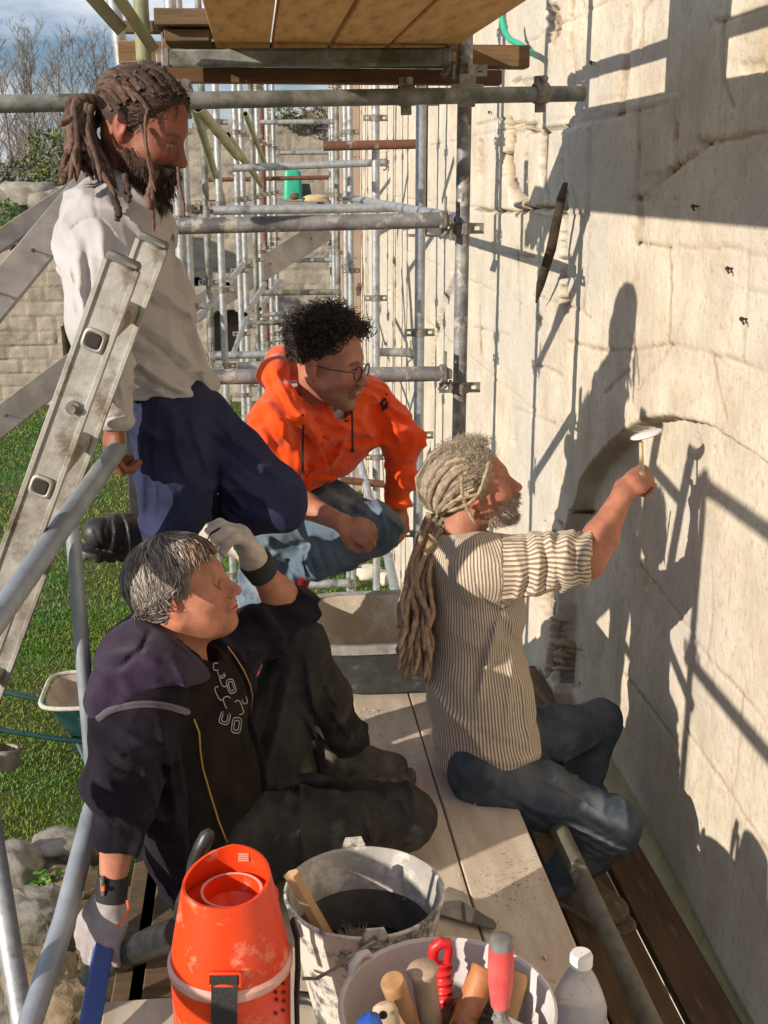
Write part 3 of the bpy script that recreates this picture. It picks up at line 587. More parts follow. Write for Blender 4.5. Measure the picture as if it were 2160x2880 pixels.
timber(440, 1412, 193, 236, 4.24, .07, 'lower shorter timber beam right below the longer one', mat('beam_wood_red', (.14, .065, .025), (.08, .04, .02), 8, .85, 0, .002, 40, stretch=(.6, 5, 5)))
timber(345, 600, 66, 100, 4.5, .06, 'rough dark timber lying behind the left end of the overhead deck')
# left cluster at the top
x5 = P(505, 600, Y=5.0)[0]
standard(x5, 5.0, -1.95, 3.8, 'upright with pale top seen between the sky and the overhead deck at left', GALV, n=16)
tubeobj(P(296, -160, Y=4.4), P(352, 240, Y=4.4), 'slightly leaning pole at the top left, left of the front upright', GALV, .0235)
def flatbar(p0, p1, w, t, lb, m=GREENST, name='diagonal_brace', cat='brace', parent=None, grp=None):
    p0 = np.asarray(p0, float); p1 = np.asarray(p1, float); d = p1-p0; A = frame(d, (0, 1, 0)); kw = dict(label=lb, cat=cat) if parent is None else {}
    if grp: kw['group'] = grp
    return MB().box((p0+p1)/2, (np.linalg.norm(d)/2, w/2, t/2), A).build(name, m, parent, **kw)
flatbar(P(200, -75, Y=3.7), P(336, 78, Y=3.9), .04, .045, 'mossy diagonal brace at the top left, the left one of two')
flatbar(P(285, -80, Y=3.7), P(428, 132, Y=3.95), .035, .045, 'mossy diagonal brace crossing the front left upright near its top')
# right row of uprights receding
def stdpx(px, py, Y, lb, m=GALV, z0=-1.95, z1=3.3, grp='uprights receding along the wall', n=12, r=.0242):
    q = P(px, py, Y=Y); return standard(q[0], Y, z0, z1, lb, m, r, grp=grp, n=n, fine=False)
stdpx(1182, 650, 5.65, 'second upright of the right row, just left of the thick front one')
stdpx(1187, 650, 5.78, 'black painted upright behind the second one, its top half dark', mat('dark_paint', (.02, .02, .022), (.05, .05, .045), 10, .6, .3), z0=1.42, z1=3.3)
stdpx(1057, 650, 7.35, 'third upright of the right row carrying the rusty crossbar')
stdpx(986, 650, 9.6, 'fourth upright of the right row, right one of a close pair')
stdpx(973, 650, 10.1, 'left one of the close pair of uprights in the right row')
stdpx(949, 600, 12.0, 'dark thin upright left of the close pair', GALVD)
stdpx(932, 600, 13.4, 'thinnest upright of the right row, furthest away')
stdpx(938, 600, 12.9, 'thin upright beside the furthest one of the right row')
# left row receding
lg = 'uprights receding at the left of the corridor'
for px, Y, lb, m in [(627, 8.0, 'largest receding upright of the left row, beside the dreadlocks hanging from the beard', GALV), (677, 9.7, 'second receding upright of the left row', GALV), (693, 10.2, 'third receding upright of the left row, pale', GALV), (722, 11.0, 'dark upright fourth in the left row', GALVD), (737, 12.2, 'thin upright fifth in the left row', GALV), (750, 12.9, 'rust red thin upright in the left row', RUST), (764, 13.6, 'thin pale upright after the rust red one', GALV), (780, 14.8, 'thinnest and last upright of the left row', GALV), (590, 8.6, 'dark upright left of the largest receding one', GALVD), (537, 7.0, 'upright close beside the elbow side of the standing man', GALV)]:
    q = P(px, 850, Y=Y); standard(q[0], Y, -1.95, 3.2, lb, m, grp=lg, n=10, fine=False)
# crossbars
def bar(a, b, Y, lb, m=GALV, heads=(0, 1), r=.0242, Yb=None): return tubeobj(P(*a, Y=Y), P(*b, Y=Yb or Y), lb, m, r, heads=heads, n=12, name='crossbar', cat='crossbar', grp='crossbars of the receding scaffold')
bar((910, 411), (1180, 405), 7.28, 'rusty crossbar with open left end held by the third right upright', RUST, heads=(), r=.027, Yb=7.2)
bar((655, 473), (1082, 457), 9.4, 'grey crossbar sloping slightly up toward the third right upright', GALV, r=.028)
bar((570, 506), (925, 499), 13.0, 'thin rust red crossbar passing before the green bin', RUST, r=.022, heads=())
bar((728, 344), (935, 342), 12.6, 'highest free crossbar before the ruined wall top')
bar((785, 430), (925, 429), 14.5, 'short thin crossbar before the wall blocks below the highest one')
bar((600, 592), (1135, 584), 6.6, 'pale tube just showing above the stained middle ledger', heads=())
bar((785, 732), (935, 731), 13.2, 'short crossbar behind the grey plank top end', r=.026)
bar((726, 824), (950, 821), 11.3, 'dark crossbar between left row and right row at mid height', GALVD, r=.027)
bar((755, 884), (935, 881), 12.6, 'crossbar third from below above the curly hair')
bar((700, 908), (900, 904), 11.0, 'dark crossbar just left of the curly hair', GALVD, r=.026)
bar((770, 930), (860, 928), 14.0, 'short thin crossbar left of the curly hair top')
bar((772, 956), (850, 954), 13.2, 'short crossbar left of the curly hair middle')
bar((755, 982), (860, 979), 12.0, 'dark crossbar left of the curly hair, lowest thin one', GALVD)
bar((604, 1000), (800, 996), 8.4, 'crossbar meeting the left shoulder of the orange hoodie, upper', r=.026)
bar((668, 1030), (810, 1026), 8.0, 'pale crossbar just above the lower front ledger', r=.028, heads=())
bar((1066, 990), (1150, 992), 7.4, 'stub of tube with plaster right of the curly hair', GALV, heads=(1,), r=.027)
bar((960, 1224), (1040, 1226), 7.9, 'crossbar with hook right of the hanging drawstring', heads=(1,), r=.030)
bar((960, 1350), (1080, 1362), 7.2, 'brownish bar behind the hoodie hem', RUST, heads=(), r=.024)
bar((860, 1645), (980, 1640), 6.8, 'low crossbar over the grass above the mortar trough', r=.026)
# short tubes on the Y axis and diagonals
yl = 'long tubes running toward the ruined wall'
def ybar(x, z, y0, y1, lb, m=GALV): return tubeobj((x, y0, z), (x, y1, z), lb, m, heads=(), n=12, grp=yl)
ybar(XR+.0, 1.54, 4.16, 8.9, 'long tube along the wall side at the level of the middle ledger')
DG = 'thin diagonal braces of the left row'
for i, (a, b, Y0, Y1, w, m, lb) in enumerate([((540, 280), (625, 560), 6.6, 8.6, .05, GREENST, 'mossy brace falling from the top tube beside the brow'), ((556, 300), (668, 440), 6.6, 9, .06, GREENST, 'broad mossy brace highest in the left row'), ((600, 345), (700, 470), 8, 10, .05, GREENST, 'second broad mossy brace below the highest one'), ((640, 380), (735, 520), 8.6, 11, .05, GREENST, 'third mossy brace ending at the dark upright'), ((690, 320), (745, 460), 10, 12, .045, GREENST, 'short mossy brace near the far crossbars'),
  ((520, 925), (640, 812), 7.6, 8.4, .045, GALV, 'galvanised brace rising past the standing man waist'), ((640, 800), (682, 745), 8.6, 9.6, .045, GALV, 'short galvanised brace by the second left upright'), ((690, 885), (745, 800), 10, 11, .05, GALV, 'brace rising left of the dark crossbar'), ((730, 870), (785, 790), 11.5, 12.5, .05, GALV, 'thin brace furthest to the right in the left row'), ((655, 1000), (690, 900), 8.5, 9.5, .04, GALV, 'steep brace above the pale crossbar')]):
    tubeobj(P(*a, Y=Y0), P(*b, Y=Y1), lb, m, w/2, name='diagonal_brace', cat='brace', grp=DG, n=10)
tubeobj(P(985, 1200, Y=7.6), P(1050, 1440, Y=7.0), 'plaster splashed slanting tube below the hoodie sleeve', GALV, .026, n=12)
tubeobj(P(1090, 1560, Y=6.2), P(1118, 1690, Y=5.6), 'short slanting tube above the mortar trough by the dreadlocks', GALV, .026, n=12)
# near left scaffold beyond the frame edge (casts the grid of shadows on the wall)
standard(-1.02, 1.75, -1.95, 1.80, 'upright standing just outside the left picture edge', GALV, zc=[.75, 1.25, 1.75])
for z in (1.76, 1.22, .74): tubeobj((-1.02, 1.80, z), (-1.02, -.6, z), {1.76: 'upper', 1.22: 'middle', .74: 'lower'}[z]+' guard tube running back from the upright outside the left edge', GALV, grp='guard tubes outside the left edge')
# ------------------------------------------------------------------ boards
def board(a, b, Ya, Yb, w, t, lb, nails=0, m=WOODG):
    p0 = P(*a, Y=Ya); p1 = P(*b, Y=Yb); d = p1-p0; A = frame(d, (0, 1, -.12)); root = empty('raking_board', p0, lb, 'board', 'grey raking boards')
    MB().box((p0+p1)/2, (np.linalg.norm(d)/2, w/2, t/2), A[:, [0, 1, 2]]).build('plank', m, root)
    for k in range(nails):
        q = p0+d*(k+.6)/(nails+.2); nrm = V(0, -1, .1); mb = MB(); mb.tube([q+nrm*t*.4, q+nrm*(t*.5+.05)], .006, 6); mb.tube([q+nrm*(t*.5+.05), q+nrm*(t*.5+.056)], .013, 8); mb.build('nail', NAIL, root)
# frame(): side axis = cross(up, d) so 'up' (0,1,0) puts the wide side in the XZ plane
board((-60, 718), (330, 455), 7.6, 8.6, .12, .05, 'thin grey board slanting up behind the white sweater at the left')
board((-60, 900), (330, 430), 7.0, 8.2, .20, .06, 'wide grey board with nail heads slanting steeply behind the sweater', 4)
board((-80, 1245), (420, 870), 9, 10.5, .21, .05, 'grey board low at left behind the ladder with one nail', 3)
board((420, 950), (940, 632), 11.5, 13.5, .24, .05, 'long grey board rising through the scaffold bays in the middle', 4)
# ------------------------------------------------------------------ working deck
pl = [(.4785, .683), (.2845, .4735), (.0915, .2795), (-.10, .0865), (-.285, -.112)]
for i, (a, b) in enumerate(pl):
    nz_ = fbm(np.linspace(0, 9, 2), [i, i]); MB().box(((a+b)/2, 2.45+.03*i, -.019), ((b-a)/2, 1.95-(.0 if i < 4 else .35), .019), ch=.003).build('deck_plank', WOODP if i < 4 else WOODD, label=['pale deck plank at the outer edge where the seated man sits', 'pale deck plank second from the edge, under the trowel tip', 'pale deck plank third from the edge, before the trough', 'pale deck plank between the legs of the seated woman', 'dark deck plank under the seated woman and the orange canister'][i], cat='deck plank', group='pale planks of the working deck')
for i, (px, w, y0, y1) in enumerate([(462, .15, .9, 3.6), (365, .07, .9, 3.7)]):
    q = P(px, 2750, Z=0); MB().box((q[0], (y0+y1)/2, -.03), (w/2, (y1-y0)/2, .02), ch=.003).build('old_plank', WOODD, label=['dark old plank left of the orange canister, grass showing beside it', 'narrow dark old plank under the gloved fist'][i], cat='old plank', group='dark old planks')
q = P(420, 2862, Z=-.02); MB().box((q[0]+.05, q[1]-.09, .0), (.14, .1, .02), ch=.003).build('offcut_board', WOODP, label='light board end at the bottom edge left of the canister', cat='board')
for i, (a, b) in enumerate([(.62, .84), (.855, 1.035), (1.055, 1.185)]):
    MB().box(((a+b)/2, 2.6, -.42), ((b-a)/2, 2.2, .02), ch=.003).build('lower_plank', WOODL, label=['lower brown plank half hidden under the pale deck edge', 'lower brown plank carrying the boot', 'lower brown plank tight against the stone wall'][i], cat='lower plank', group='brown planks of the lower walkway')
tubeobj((.792, .9, -.055), (.792, 4.05, -.055), 'spattered tube running below the seated man along the deck edge', mat('spattered_tube', (.10, .095, .075), (.16, .15, .12), 20, .7, .2, .0015, 60, stain=(.42, .36, .26), stsc=9, stpos=(.60, .66)), .0245, n=24)
for i, y in enumerate((1.2, 3.95)): tubeobj((-.50, y, -.085), (.77, y, -.085), ['bearer tube under the near end of the deck', 'bearer tube under the far end of the deck'][i], GALVD)
for i, y in enumerate((1.0, 4.2)): tubeobj((.5, y, -.47), (1.17, y, -.47), ['bearer tube under the near end of the lower walkway', 'bearer tube under the far end of the lower walkway'][i], GALVD)
mb = MB(); rg = np.random.default_rng(8)
for i in range(700):
    q = P(rg.normal(1440, 60), rg.normal(2480, 55), Z=.001) if i < 450 else P(rg.uniform(1150, 1450), rg.uniform(1950, 2700), Z=.001)
    if not (.484 < q[0] < .675): continue
    s_ = rg.uniform(.0012, .003); v = rg.normal(0, 1, (4, 3)); v = v/np.linalg.norm(v, axis=1)[:, None]*s_; v[:, 2] = np.abs(v[:, 2])*.6
    mb.add(v+q, [(0, 1, 2), (0, 2, 3), (0, 3, 1), (1, 3, 2)])
mb.build('sawdust', mat('brown_bits', (.20, .11, .05), (.30, .18, .09), 60, .95), smooth=False, kind='stuff')
# crumbs of mortar
CR = mat('mortar_crumb', (.56, .44, .33), (.62, .52, .42), 30, .95)
mb = MB(); rg = np.random.default_rng(5)
for i in range(1100):
    if i < 760: x, y = rg.normal(.32, .12), rg.uniform(2.95, 3.58)
    else: x, y = rg.uniform(-.1, .67), rg.uniform(1.9, 3.5)
    if not (-.1 < x < .67) or any(b_ < x < a_ for (a_, b_) in [(.4805, .472), (.2865, .2785), (.0935, .085)]): continue
    s_ = rg.uniform(.0015, .0050)*(1+1.4*(rg.uniform() > .94)); v = rg.normal(0, 1, (4, 3)); v = v/np.linalg.norm(v, axis=1)[:, None]*s_; v[:, 2] = np.abs(v[:, 2])
    mb.add(v+V(x, y, .0008), [(0, 1, 2), (0, 2, 3), (0, 3, 1), (1, 3, 2)])
mb.build('mortar_crumbs', CR, smooth=False, kind='stuff')
# ================================================================== ladder and guard frame, left
d0 = P(345, 742, Y=2.36); rv = P(430, 685, Y=2.70)-d0      # rv: along the rungs, near stile to far stile
d1 = min((P(-95, 1960, Y=y_) for y_ in np.linspace(2.2, 3.2, 201)), key=lambda q: abs(unit(q-d0)@unit(rv)))
dl = unit(d1-d0); bk = unit(rv-dl*(rv@dl)); lw_ = np.linalg.norm(rv); sd = np.cross(bk, dl); sd = sd if sd[0] > 0 else -sd
lad = empty('ladder', d1, 'worn aluminium ladder leaning at the left with square hollow rungs', 'ladder')
def stile(p0, p1, w, t, nm='stile'):
    c = (p0+p1)/2; A = np.stack([unit(p1-p0), sd, bk], 1); mb = MB(); hl = np.linalg.norm(p1-p0)/2
    mb.box(c, (hl, w/2, t/2), A, .004)
    for s_ in (-1, 1): mb.box(c+sd*s_*(w/2-.005)-bk*(t/2+.002), (hl, .005, .003), A, .001)
    return mb.build(nm, ALU, lad)
wS = .073
a = d0; b = d1+dl*.6
stile(a, b, wS, .024); stile(a+bk*lw_, b+bk*lw_, wS, .024)
capm = mat('worn_cap', (.10, .10, .10), (.2, .19, .17), 20, .8)
for k, (q, w) in enumerate([(a, wS), (a+bk*lw_, wS)]):
    MB().box(q-dl*.006, (.009, w/2-.002, .0125), np.stack([dl, sd, bk], 1), .006).build('end_cap', capm, lad)
hole = mat('hole_shade', (.03, .028, .025), rough=.9)  # near-black colour stands in for the shade inside holes
def onlad(x, y):
    r_ = ray(x, y); t_ = ((d0-CAMP)@bk)/(r_@bk); return CAMP+r_*t_
t1 = (onlad(271, 954)-d0)@dl; t2 = (onlad(137, 1367)-d0)@dl; st = (t2-t1)
for k in range(-0, 5):
    q = d0+dl*(t1+k*st/1.0); 
    mb = MB(); A = np.stack([dl, sd, bk], 1); n = 20; th = np.arange(n)*2*math.pi/n+math.pi/n
    def sq(r): return [(r*np.sign(math.cos(x))*abs(math.cos(x))**.5, r*np.sign(math.sin(x))*abs(math.sin(x))**.5) for x in th]
    rings = []
    for (r, z) in ((.0225, -.020), (.024, -.018), (.0185, -.022), (.0155, -.020), (.0150, .30)):
        rings.append([q+dl*u_+sd*w_+bk*z for u_, w_ in sq(r)])
    rings = [rings[0]]+rings[2:]
    outer = [[q+dl*u_+sd*w_+bk*z for u_, w_ in sq(.0225)] for z in (lw_, -.016)]
    allr = outer+rings; vs = [p for r_ in allr for p in r_]
    fs = [(i*n+j, i*n+(j+1) % n, (i+1)*n+(j+1) % n, (i+1)*n+j) for i in range(len(allr)-1) for j in range(n)]
    mb.add(vs, fs); rg_ = mb.build('rung', ALU, lad, ang=50)
    MB().box(q-bk*.0185, (.0150, .0150, .0035), A, .003).build('rung_bore_shade', hole, rg_)  # dark plate before the solid stile, painted shade of the bore
mb = MB(); q = onlad(211, 1141)-bk*.014
mb.tube([q, q-bk*.008], .014, 14); mb.tube([q-bk*.008, q-bk*.016], .008, 10); mb.build('bolt', CLAMP, lad, ang=30)
# guard rail
root = empty('guard_frame', P(260, 2200, Y=2.55), 'bent galvanised guard frame held by the standing man and passing before the ladder', 'guard frame')
GALVB = mat('blue_galvanised', (.26, .30, .34), (.36, .40, .44), 10, .5, .5, .0006, 60, stain=(.50, .50, .48), stsc=6, stpos=(.58, .68), r2=.62)
ra = P(330, 1262, Y=2.84); rb = P(-60, 1812, Y=2.03)
mb = MB(); mb.pipe(ra, rb, .0235, .003, 24); mb.build('rail', GALVB, root)
mb = MB(); pts = [P(292, 2040, Y=2.72), P(303, 2100, Y=2.66), P(300, 2150, Y=2.60), P(285, 2200, Y=2.54), P(255, 2300, Y=2.44), P(180, 2590, Y=2.2), P(75, 2910, Y=1.98), P(20, 3060, Y=1.88)]
mb.tube(pts, .0235, 24); mb.build('lower_rail', GALVB, root)
mb = MB(); tp = P(203, 1478, Y=2.52); bp = P(262, 2205, Y=2.52)
pts = [tp, tp+(bp-tp)*.08, tp+(bp-tp)*.5, tp+(bp-tp)*.96, bp]
mb.tube(pts, [.018, .020, .0215, .020, .016], 16, ell=(.8, 1.0), up=(0, 1, 0)); mb.build('post', GALVB, root, ang=60)
tubeobj(P(-30, 2300, Y=2.5), P(78, 2960, Y=2.15), 'tube slanting through the bottom left corner', GALV, .0242, n=20)
coupler(P(6, 2130, Y=2.6), (0.1, .2, 1), 'pale coupler cut by the left picture edge above the corner tube', mat('pale_cast', (.40, .36, .27), (.28, .24, .18), 20, .7, .3), r=.034)
q = P(376, 1300, Y=3.35); MB().box((q[0], q[1], q[2]-.1), (.019, .012, .75), ch=.003).build('steel_post', mat('black_post', (.03, .033, .035), (.06, .062, .06), 10, .6, .4), label='dark flat steel post between the ladder side and the navy trousers', cat='post')
q = P(705, 1668, Y=4.6)
MB().box((q[0], q[1], q[2]), (.028, .02, .14), ch=.004).build('post_board', WOODP, label='short pale board upright behind the raised gloved hand', cat='board')
# ================================================================== far clutter
q = P(824, 560, Y=15.5); mb = MB(); n = 28
ring = lambda w, d, z, k=.45: [(q[0]+w*np.sign(math.cos(t))*abs(math.cos(t))**k, q[1]+d*np.sign(math.sin(t))*abs(math.sin(t))**k, z) for t in np.arange(n)*2*math.pi/n]
rs = [ring(.128, .128, q[2]), ring(.128, .128, q[2]+.02), ring(.118, .118, q[2]+.02), ring(.110, .110, q[2]+.29), ring(.100, .100, q[2]+.335), ring(.07, .07, q[2]+.352), ring(.01, .01, q[2]+.355)]
mb.add([p for r in rs for p in r], [(i*n+j, i*n+(j+1) % n, (i+1)*n+(j+1) % n, (i+1)*n+j) for i in range(len(rs)-1) for j in range(n)]); mb.build('upturned_bin', mat('green_bin', (.03, .40, .24), (.02, .34, .20), 8, .4), label='bright green upturned bin on the far scaffold deck', cat='bin')
a = P(590, 578, Y=15.3); b = P(965, 570, Y=15.3); MB().box(((a[0]+b[0])/2, 15.6, a[2]), ((b[0]-a[0])/2, .45, .045), ch=.004).build('far_deck', WOODG, label='far scaffold deck plank carrying the green bin', cat='deck plank')
q = P(890, 566, Y=15.3); rock(V(q[0], q[1], q[2]+.03), (.17, .08, .05), 'yellowish stone lying right of the green bin', mat('yellow_stone', (.55, .45, .25), (.45, .35, .2), 8, .9), seed=3, res=12)
q = P(860, 535, Y=15.6); MB().prism([(-.06, -.08), (.08, -.08), (.05, .08), (-.06, .08)], (0, .05, 0), q).build('dark_tub', capm, label='small dark tub behind the yellowish stone', cat='tub')
q = P(828, 552, Y=15.25); rock(V(q[0], q[1], q[2]), (.06, .05, .04), 'small brown lump before the green bin', mat('brown_lump', (.14, .07, .04), rough=.9), seed=9, res=10, cat='lump')
# boarded hoarding at the corner
mb = MB(); a = P(957, 600, Y=13.8); b = P(1014, 600, Y=13.8)
root = empty('hoarding', V((a[0]+b[0])/2, 13.8, -1.95), 'brown boarded panel closing the far end of the stone wall', 'hoarding')
HB = mat('hoarding_board', (.40, .29, .22), (.32, .23, .18), 4, .85, 0, .002, 20, stain=(.45, .14, .05), stsc=6, stpos=(.66, .72), stretch=(1, 1, .5))
for k in range(10):
    z0 = -1.95+k*.55; MB().box(((a[0]+b[0])/2, 13.8+.004*(k % 2), z0+.27), ((b[0]-a[0])/2, .02, .27), ch=.008).build('panel_board', HB, root)
# wheelbarrow
TEAL = mat('teal_paint', (.012, .05, .048), (.02, .08, .075), 12, .5, .2, .001, 40, stain=(.35, .32, .28), stsc=8, stpos=(.62, .7))
tz = -1.45; x0 = P(112, 1975, Z=tz)[0]; yc = 7.15
wb = empty('wheelbarrow', (x0+.4, yc, GZ), 'teal wheelbarrow with a mortar-caked tub on the grass', 'wheelbarrow')
def rr_(x0, x1, y0, y1, z, k=.35, n=40): 
    cx, cy, a, b = (x0+x1)/2, (y0+y1)/2, (x1-x0)/2, (y1-y0)/2
    return [(cx+a*np.sign(math.cos(t))*abs(math.cos(t))**k, cy+b*np.sign(math.sin(t))*abs(math.sin(t))**k, z) for t in np.arange(n)*2*math.pi/n]
def loft(mb, rings, cap=True):
    n = len(rings[0]); mb.add([p for r in rings for p in r], [(i*n+j, i*n+(j+1) % n, (i+1)*n+(j+1) % n, (i+1)*n+j) for i in range(len(rings)-1) for j in range(n)]+([tuple((len(rings)-1)*n+j for j in range(n))] if cap else []))
mb = MB(); loft(mb, [rr_(x0+.16, x0+.66, yc-.15, yc+.15, tz-.28), rr_(x0+.03, x0+.86, yc-.27, yc+.27, tz-.005)], False); mb.build('tub', TEAL, wb)
mb = MB(); loft(mb, [rr_(x0+.03, x0+.86, yc-.265, yc+.265, tz-.004), rr_(x0+.17, x0+.65, yc-.15, yc+.15, tz-.25)]); mb.build('tub_inside', mat('caked_mortar', (.30, .22, .15), (.42, .36, .30), 6, .95, 0, .006, 20), wb)
mb = MB(); rim = rr_(x0, x0+.89, yc-.29, yc+.29, tz, n=60); mb.tube(rim+[rim[0]], .014, 8); mb.build('rim', mat('pale_rim', (.55, .52, .45), (.4, .38, .33), 20, .8), wb)
for s_ in (-1, 1):
    mb = MB(); mb.tube([V(x0+.95, yc+s_*.08, tz-.30), V(x0+.4, yc+s_*.2, tz-.29), V(x0+.1, yc+s_*.24, tz-.22), V(x0-.55, yc+s_*.28, tz-.05)], .017, 10); mb.build('handle', TEAL, wb)
    mb = MB(); mb.tube([V(x0+.22, yc+s_*.22, tz-.27), V(x0+.30, yc+s_*.24, GZ), ], .012, 8); mb.tube([V(x0+.36, yc+s_*.2, tz-.27), V(x0+.30, yc+s_*.24, GZ)], .010, 8); mb.build('leg', mat('blue_leg', (.10, .20, .24), rough=.5) if s_ < 0 else TEAL, wb)
mb = MB(); mb.lathe([(.10, -.03), (.17, -.035), (.19, 0), (.17, .035), (.10, .03)], (x0+1.05, yc, GZ+.19), 28, np.array([[1, 0, 0], [0, 0, 1], [0, 1, 0.]])); mb.build('wheel', capm, wb)
# stones by the deck corner
WST = mat('lichen_stone', (.27, .25, .215), (.17, .155, .125), 9, .95, 0, .008, 28, stain=(.12, .10, .04), stsc=5, stpos=(.5, .66))
OST = mat('ochre_rubble', (.26, .195, .115), (.16, .12, .07), 9, .95, 0, .012, 24, stain=(.08, .08, .03), stsc=5, stpos=(.52, .66))
for i, (px, py, Z, rx, ry, rz, m, lb) in enumerate([
 (40, 2455, -1.7, .13, .14, .13, WST, 'big rounded grey stone by the left edge'), (165, 2385, -1.7, .13, .14, .06, WST, 'flat pale stone near the bottom left rail'), (85, 2590, -1.62, .15, .14, .14, WST, 'rough pitted stone below the flat pale one'),
 (205, 2500, -1.75, .14, .12, .10, OST, 'ochre stone behind the gloved fist'), (110, 2740, -1.6, .13, .12, .11, OST, 'ochre stone low at the left between the rails'), (225, 2640, -1.8, .17, .14, .14, OST, 'mossy rubble stone left of the blue bar'),
 (30, 2680, -1.72, .10, .10, .09, WST, 'small grey stone by the corner tube'), (190, 2820, -1.68, .12, .12, .10, OST, 'dark mossy stone at the bottom left'), (250, 2380, -1.8, .08, .09, .10, OST, 'small yellow stone behind the forearm'),
 (340, 2790, -1.82, .11, .10, .08, OST, 'stone seen through the gap between the old planks'), (300, 2560, -1.88, .14, .12, .09, OST, 'low stone behind the blue bar'), (400, 2640, -1.86, .10, .1, .08, WST, 'half buried stone under the old plank'), (40, 2830, -1.8, .14, .12, .12, WST, 'stone in the very bottom left corner')]):
    rock(P(px, py, Z=Z), (rx*1.1, ry*1.1, rz), lb, m, 'rubble stones by the deck corner', seed=i*3+1, res=26)
shrub(P(128, 2480, Z=-1.68), (.10, .10, .06), 90, .035, 'broad-leaved weed between the stones at the lower left', ((.05, .16, .015), (.12, .26, .03)), twigs=4, name='weed')
for i, (px, py) in enumerate([(205, 2440), (230, 2540), (440, 2560), (330, 2560)]):
    pass
# masonry stub seen behind the seated man's boots (grass beyond trough)
for i, (px, py) in enumerate([(1040, 1610), (1100, 1625), (1085, 1545)]):
    rock(P(px, py, Z=-1.9), (.12, .1, .07), ['white stone on the grass beyond the trough, left', 'white stone on the grass beyond the trough, right', 'white stone on the grass beyond the trough, furthest'][i], mat('white_stone', (.55, .5, .42), rough=.95), 'white stones on the grass', seed=i+90, res=12)
# ================================================================== implicit surfaces
def cap(p, a, b, ra, rb, n=None, s=1.0):
    """tapered capsule; n, s widen it along unit axis n by factor s"""
    a = np.asarray(a, float); b = np.asarray(b, float)
    q = p-a; d = b-a
    if n is not None: q = q-np.outer(q@n-(q@d)/(d@d)*(d@n), n)*(1-1/s)
    t = np.clip((q@d)/(d@d+1e-12), 0, 1)
    return np.linalg.norm(q-t[:, None]*d, axis=1)-(ra+(rb-ra)*t)
def ell(p, c, r, A=None):
    q = p-np.asarray(c, float)
    if A is not None: q = q@A
    r = np.asarray(r, float); k0 = np.linalg.norm(q/r, axis=1); k1 = np.linalg.norm(q/(r*r), axis=1)
    return k0*(k0-1)/np.maximum(k1, 1e-9)
def smin(a, b, k):
    h = np.maximum(k-np.abs(a-b), 0)/k; return np.minimum(a, b)-h*h*k*.25
def smax(a, b, k): return -smin(-a, -b, k)
def chain(p, pts, rs, k=.03, n=None, s=1.0):
    d = None
    for i in range(len(pts)-1):
        e = cap(p, pts[i], pts[i+1], rs[i], rs[i+1], n, s); d = e if d is None else smin(d, e, k)
    return d
def pf(p, lst, far=99):
    """sewn seams and pulled creases: (polyline, half width, height m), drawn over the photograph"""
    q = p-CAMP; f = np.maximum(q@_f, .2); X = 1080+FPX*(q@_r)/f; Y = 1440-FPX*(q@_u)/f; o = np.zeros(len(p)); X = X+2.5*vn(X/23, Y/23, s=5); Y = Y+2.5*vn(X/23, Y/23, s=6)
    for pts, w, h in lst:
        P_ = np.array(pts, float)
        if len(P_) > 2:      # rounded
            t = np.linspace(0, len(P_)-1, 9); P_ = np.stack([np.interp(t, range(len(P_)), P_[:, k]) for k in (0, 1)], 1); P_[1:-1] = (P_[:-2]+2*P_[1:-1]+P_[2:])/4
        m = (X > P_[:, 0].min()-3*w) & (X < P_[:, 0].max()+3*w) & (Y > P_[:, 1].min()-3*w) & (Y < P_[:, 1].max()+3*w) & (p[:, 1] < far)
        if m.any():
            x, y = X[m], Y[m]; d = poly_d(x, y, [tuple(a) for a in P_]); L0 = np.hypot(*(P_[0]-P_[-1])); e = np.minimum(np.hypot(x-P_[0, 0], y-P_[0, 1]), np.hypot(x-P_[-1, 0], y-P_[-1, 1])); o[m] += h*np.exp(-(d/w)**2)*np.clip(.25+e/(L0*.25+1e-6), 0, 1)
    return o
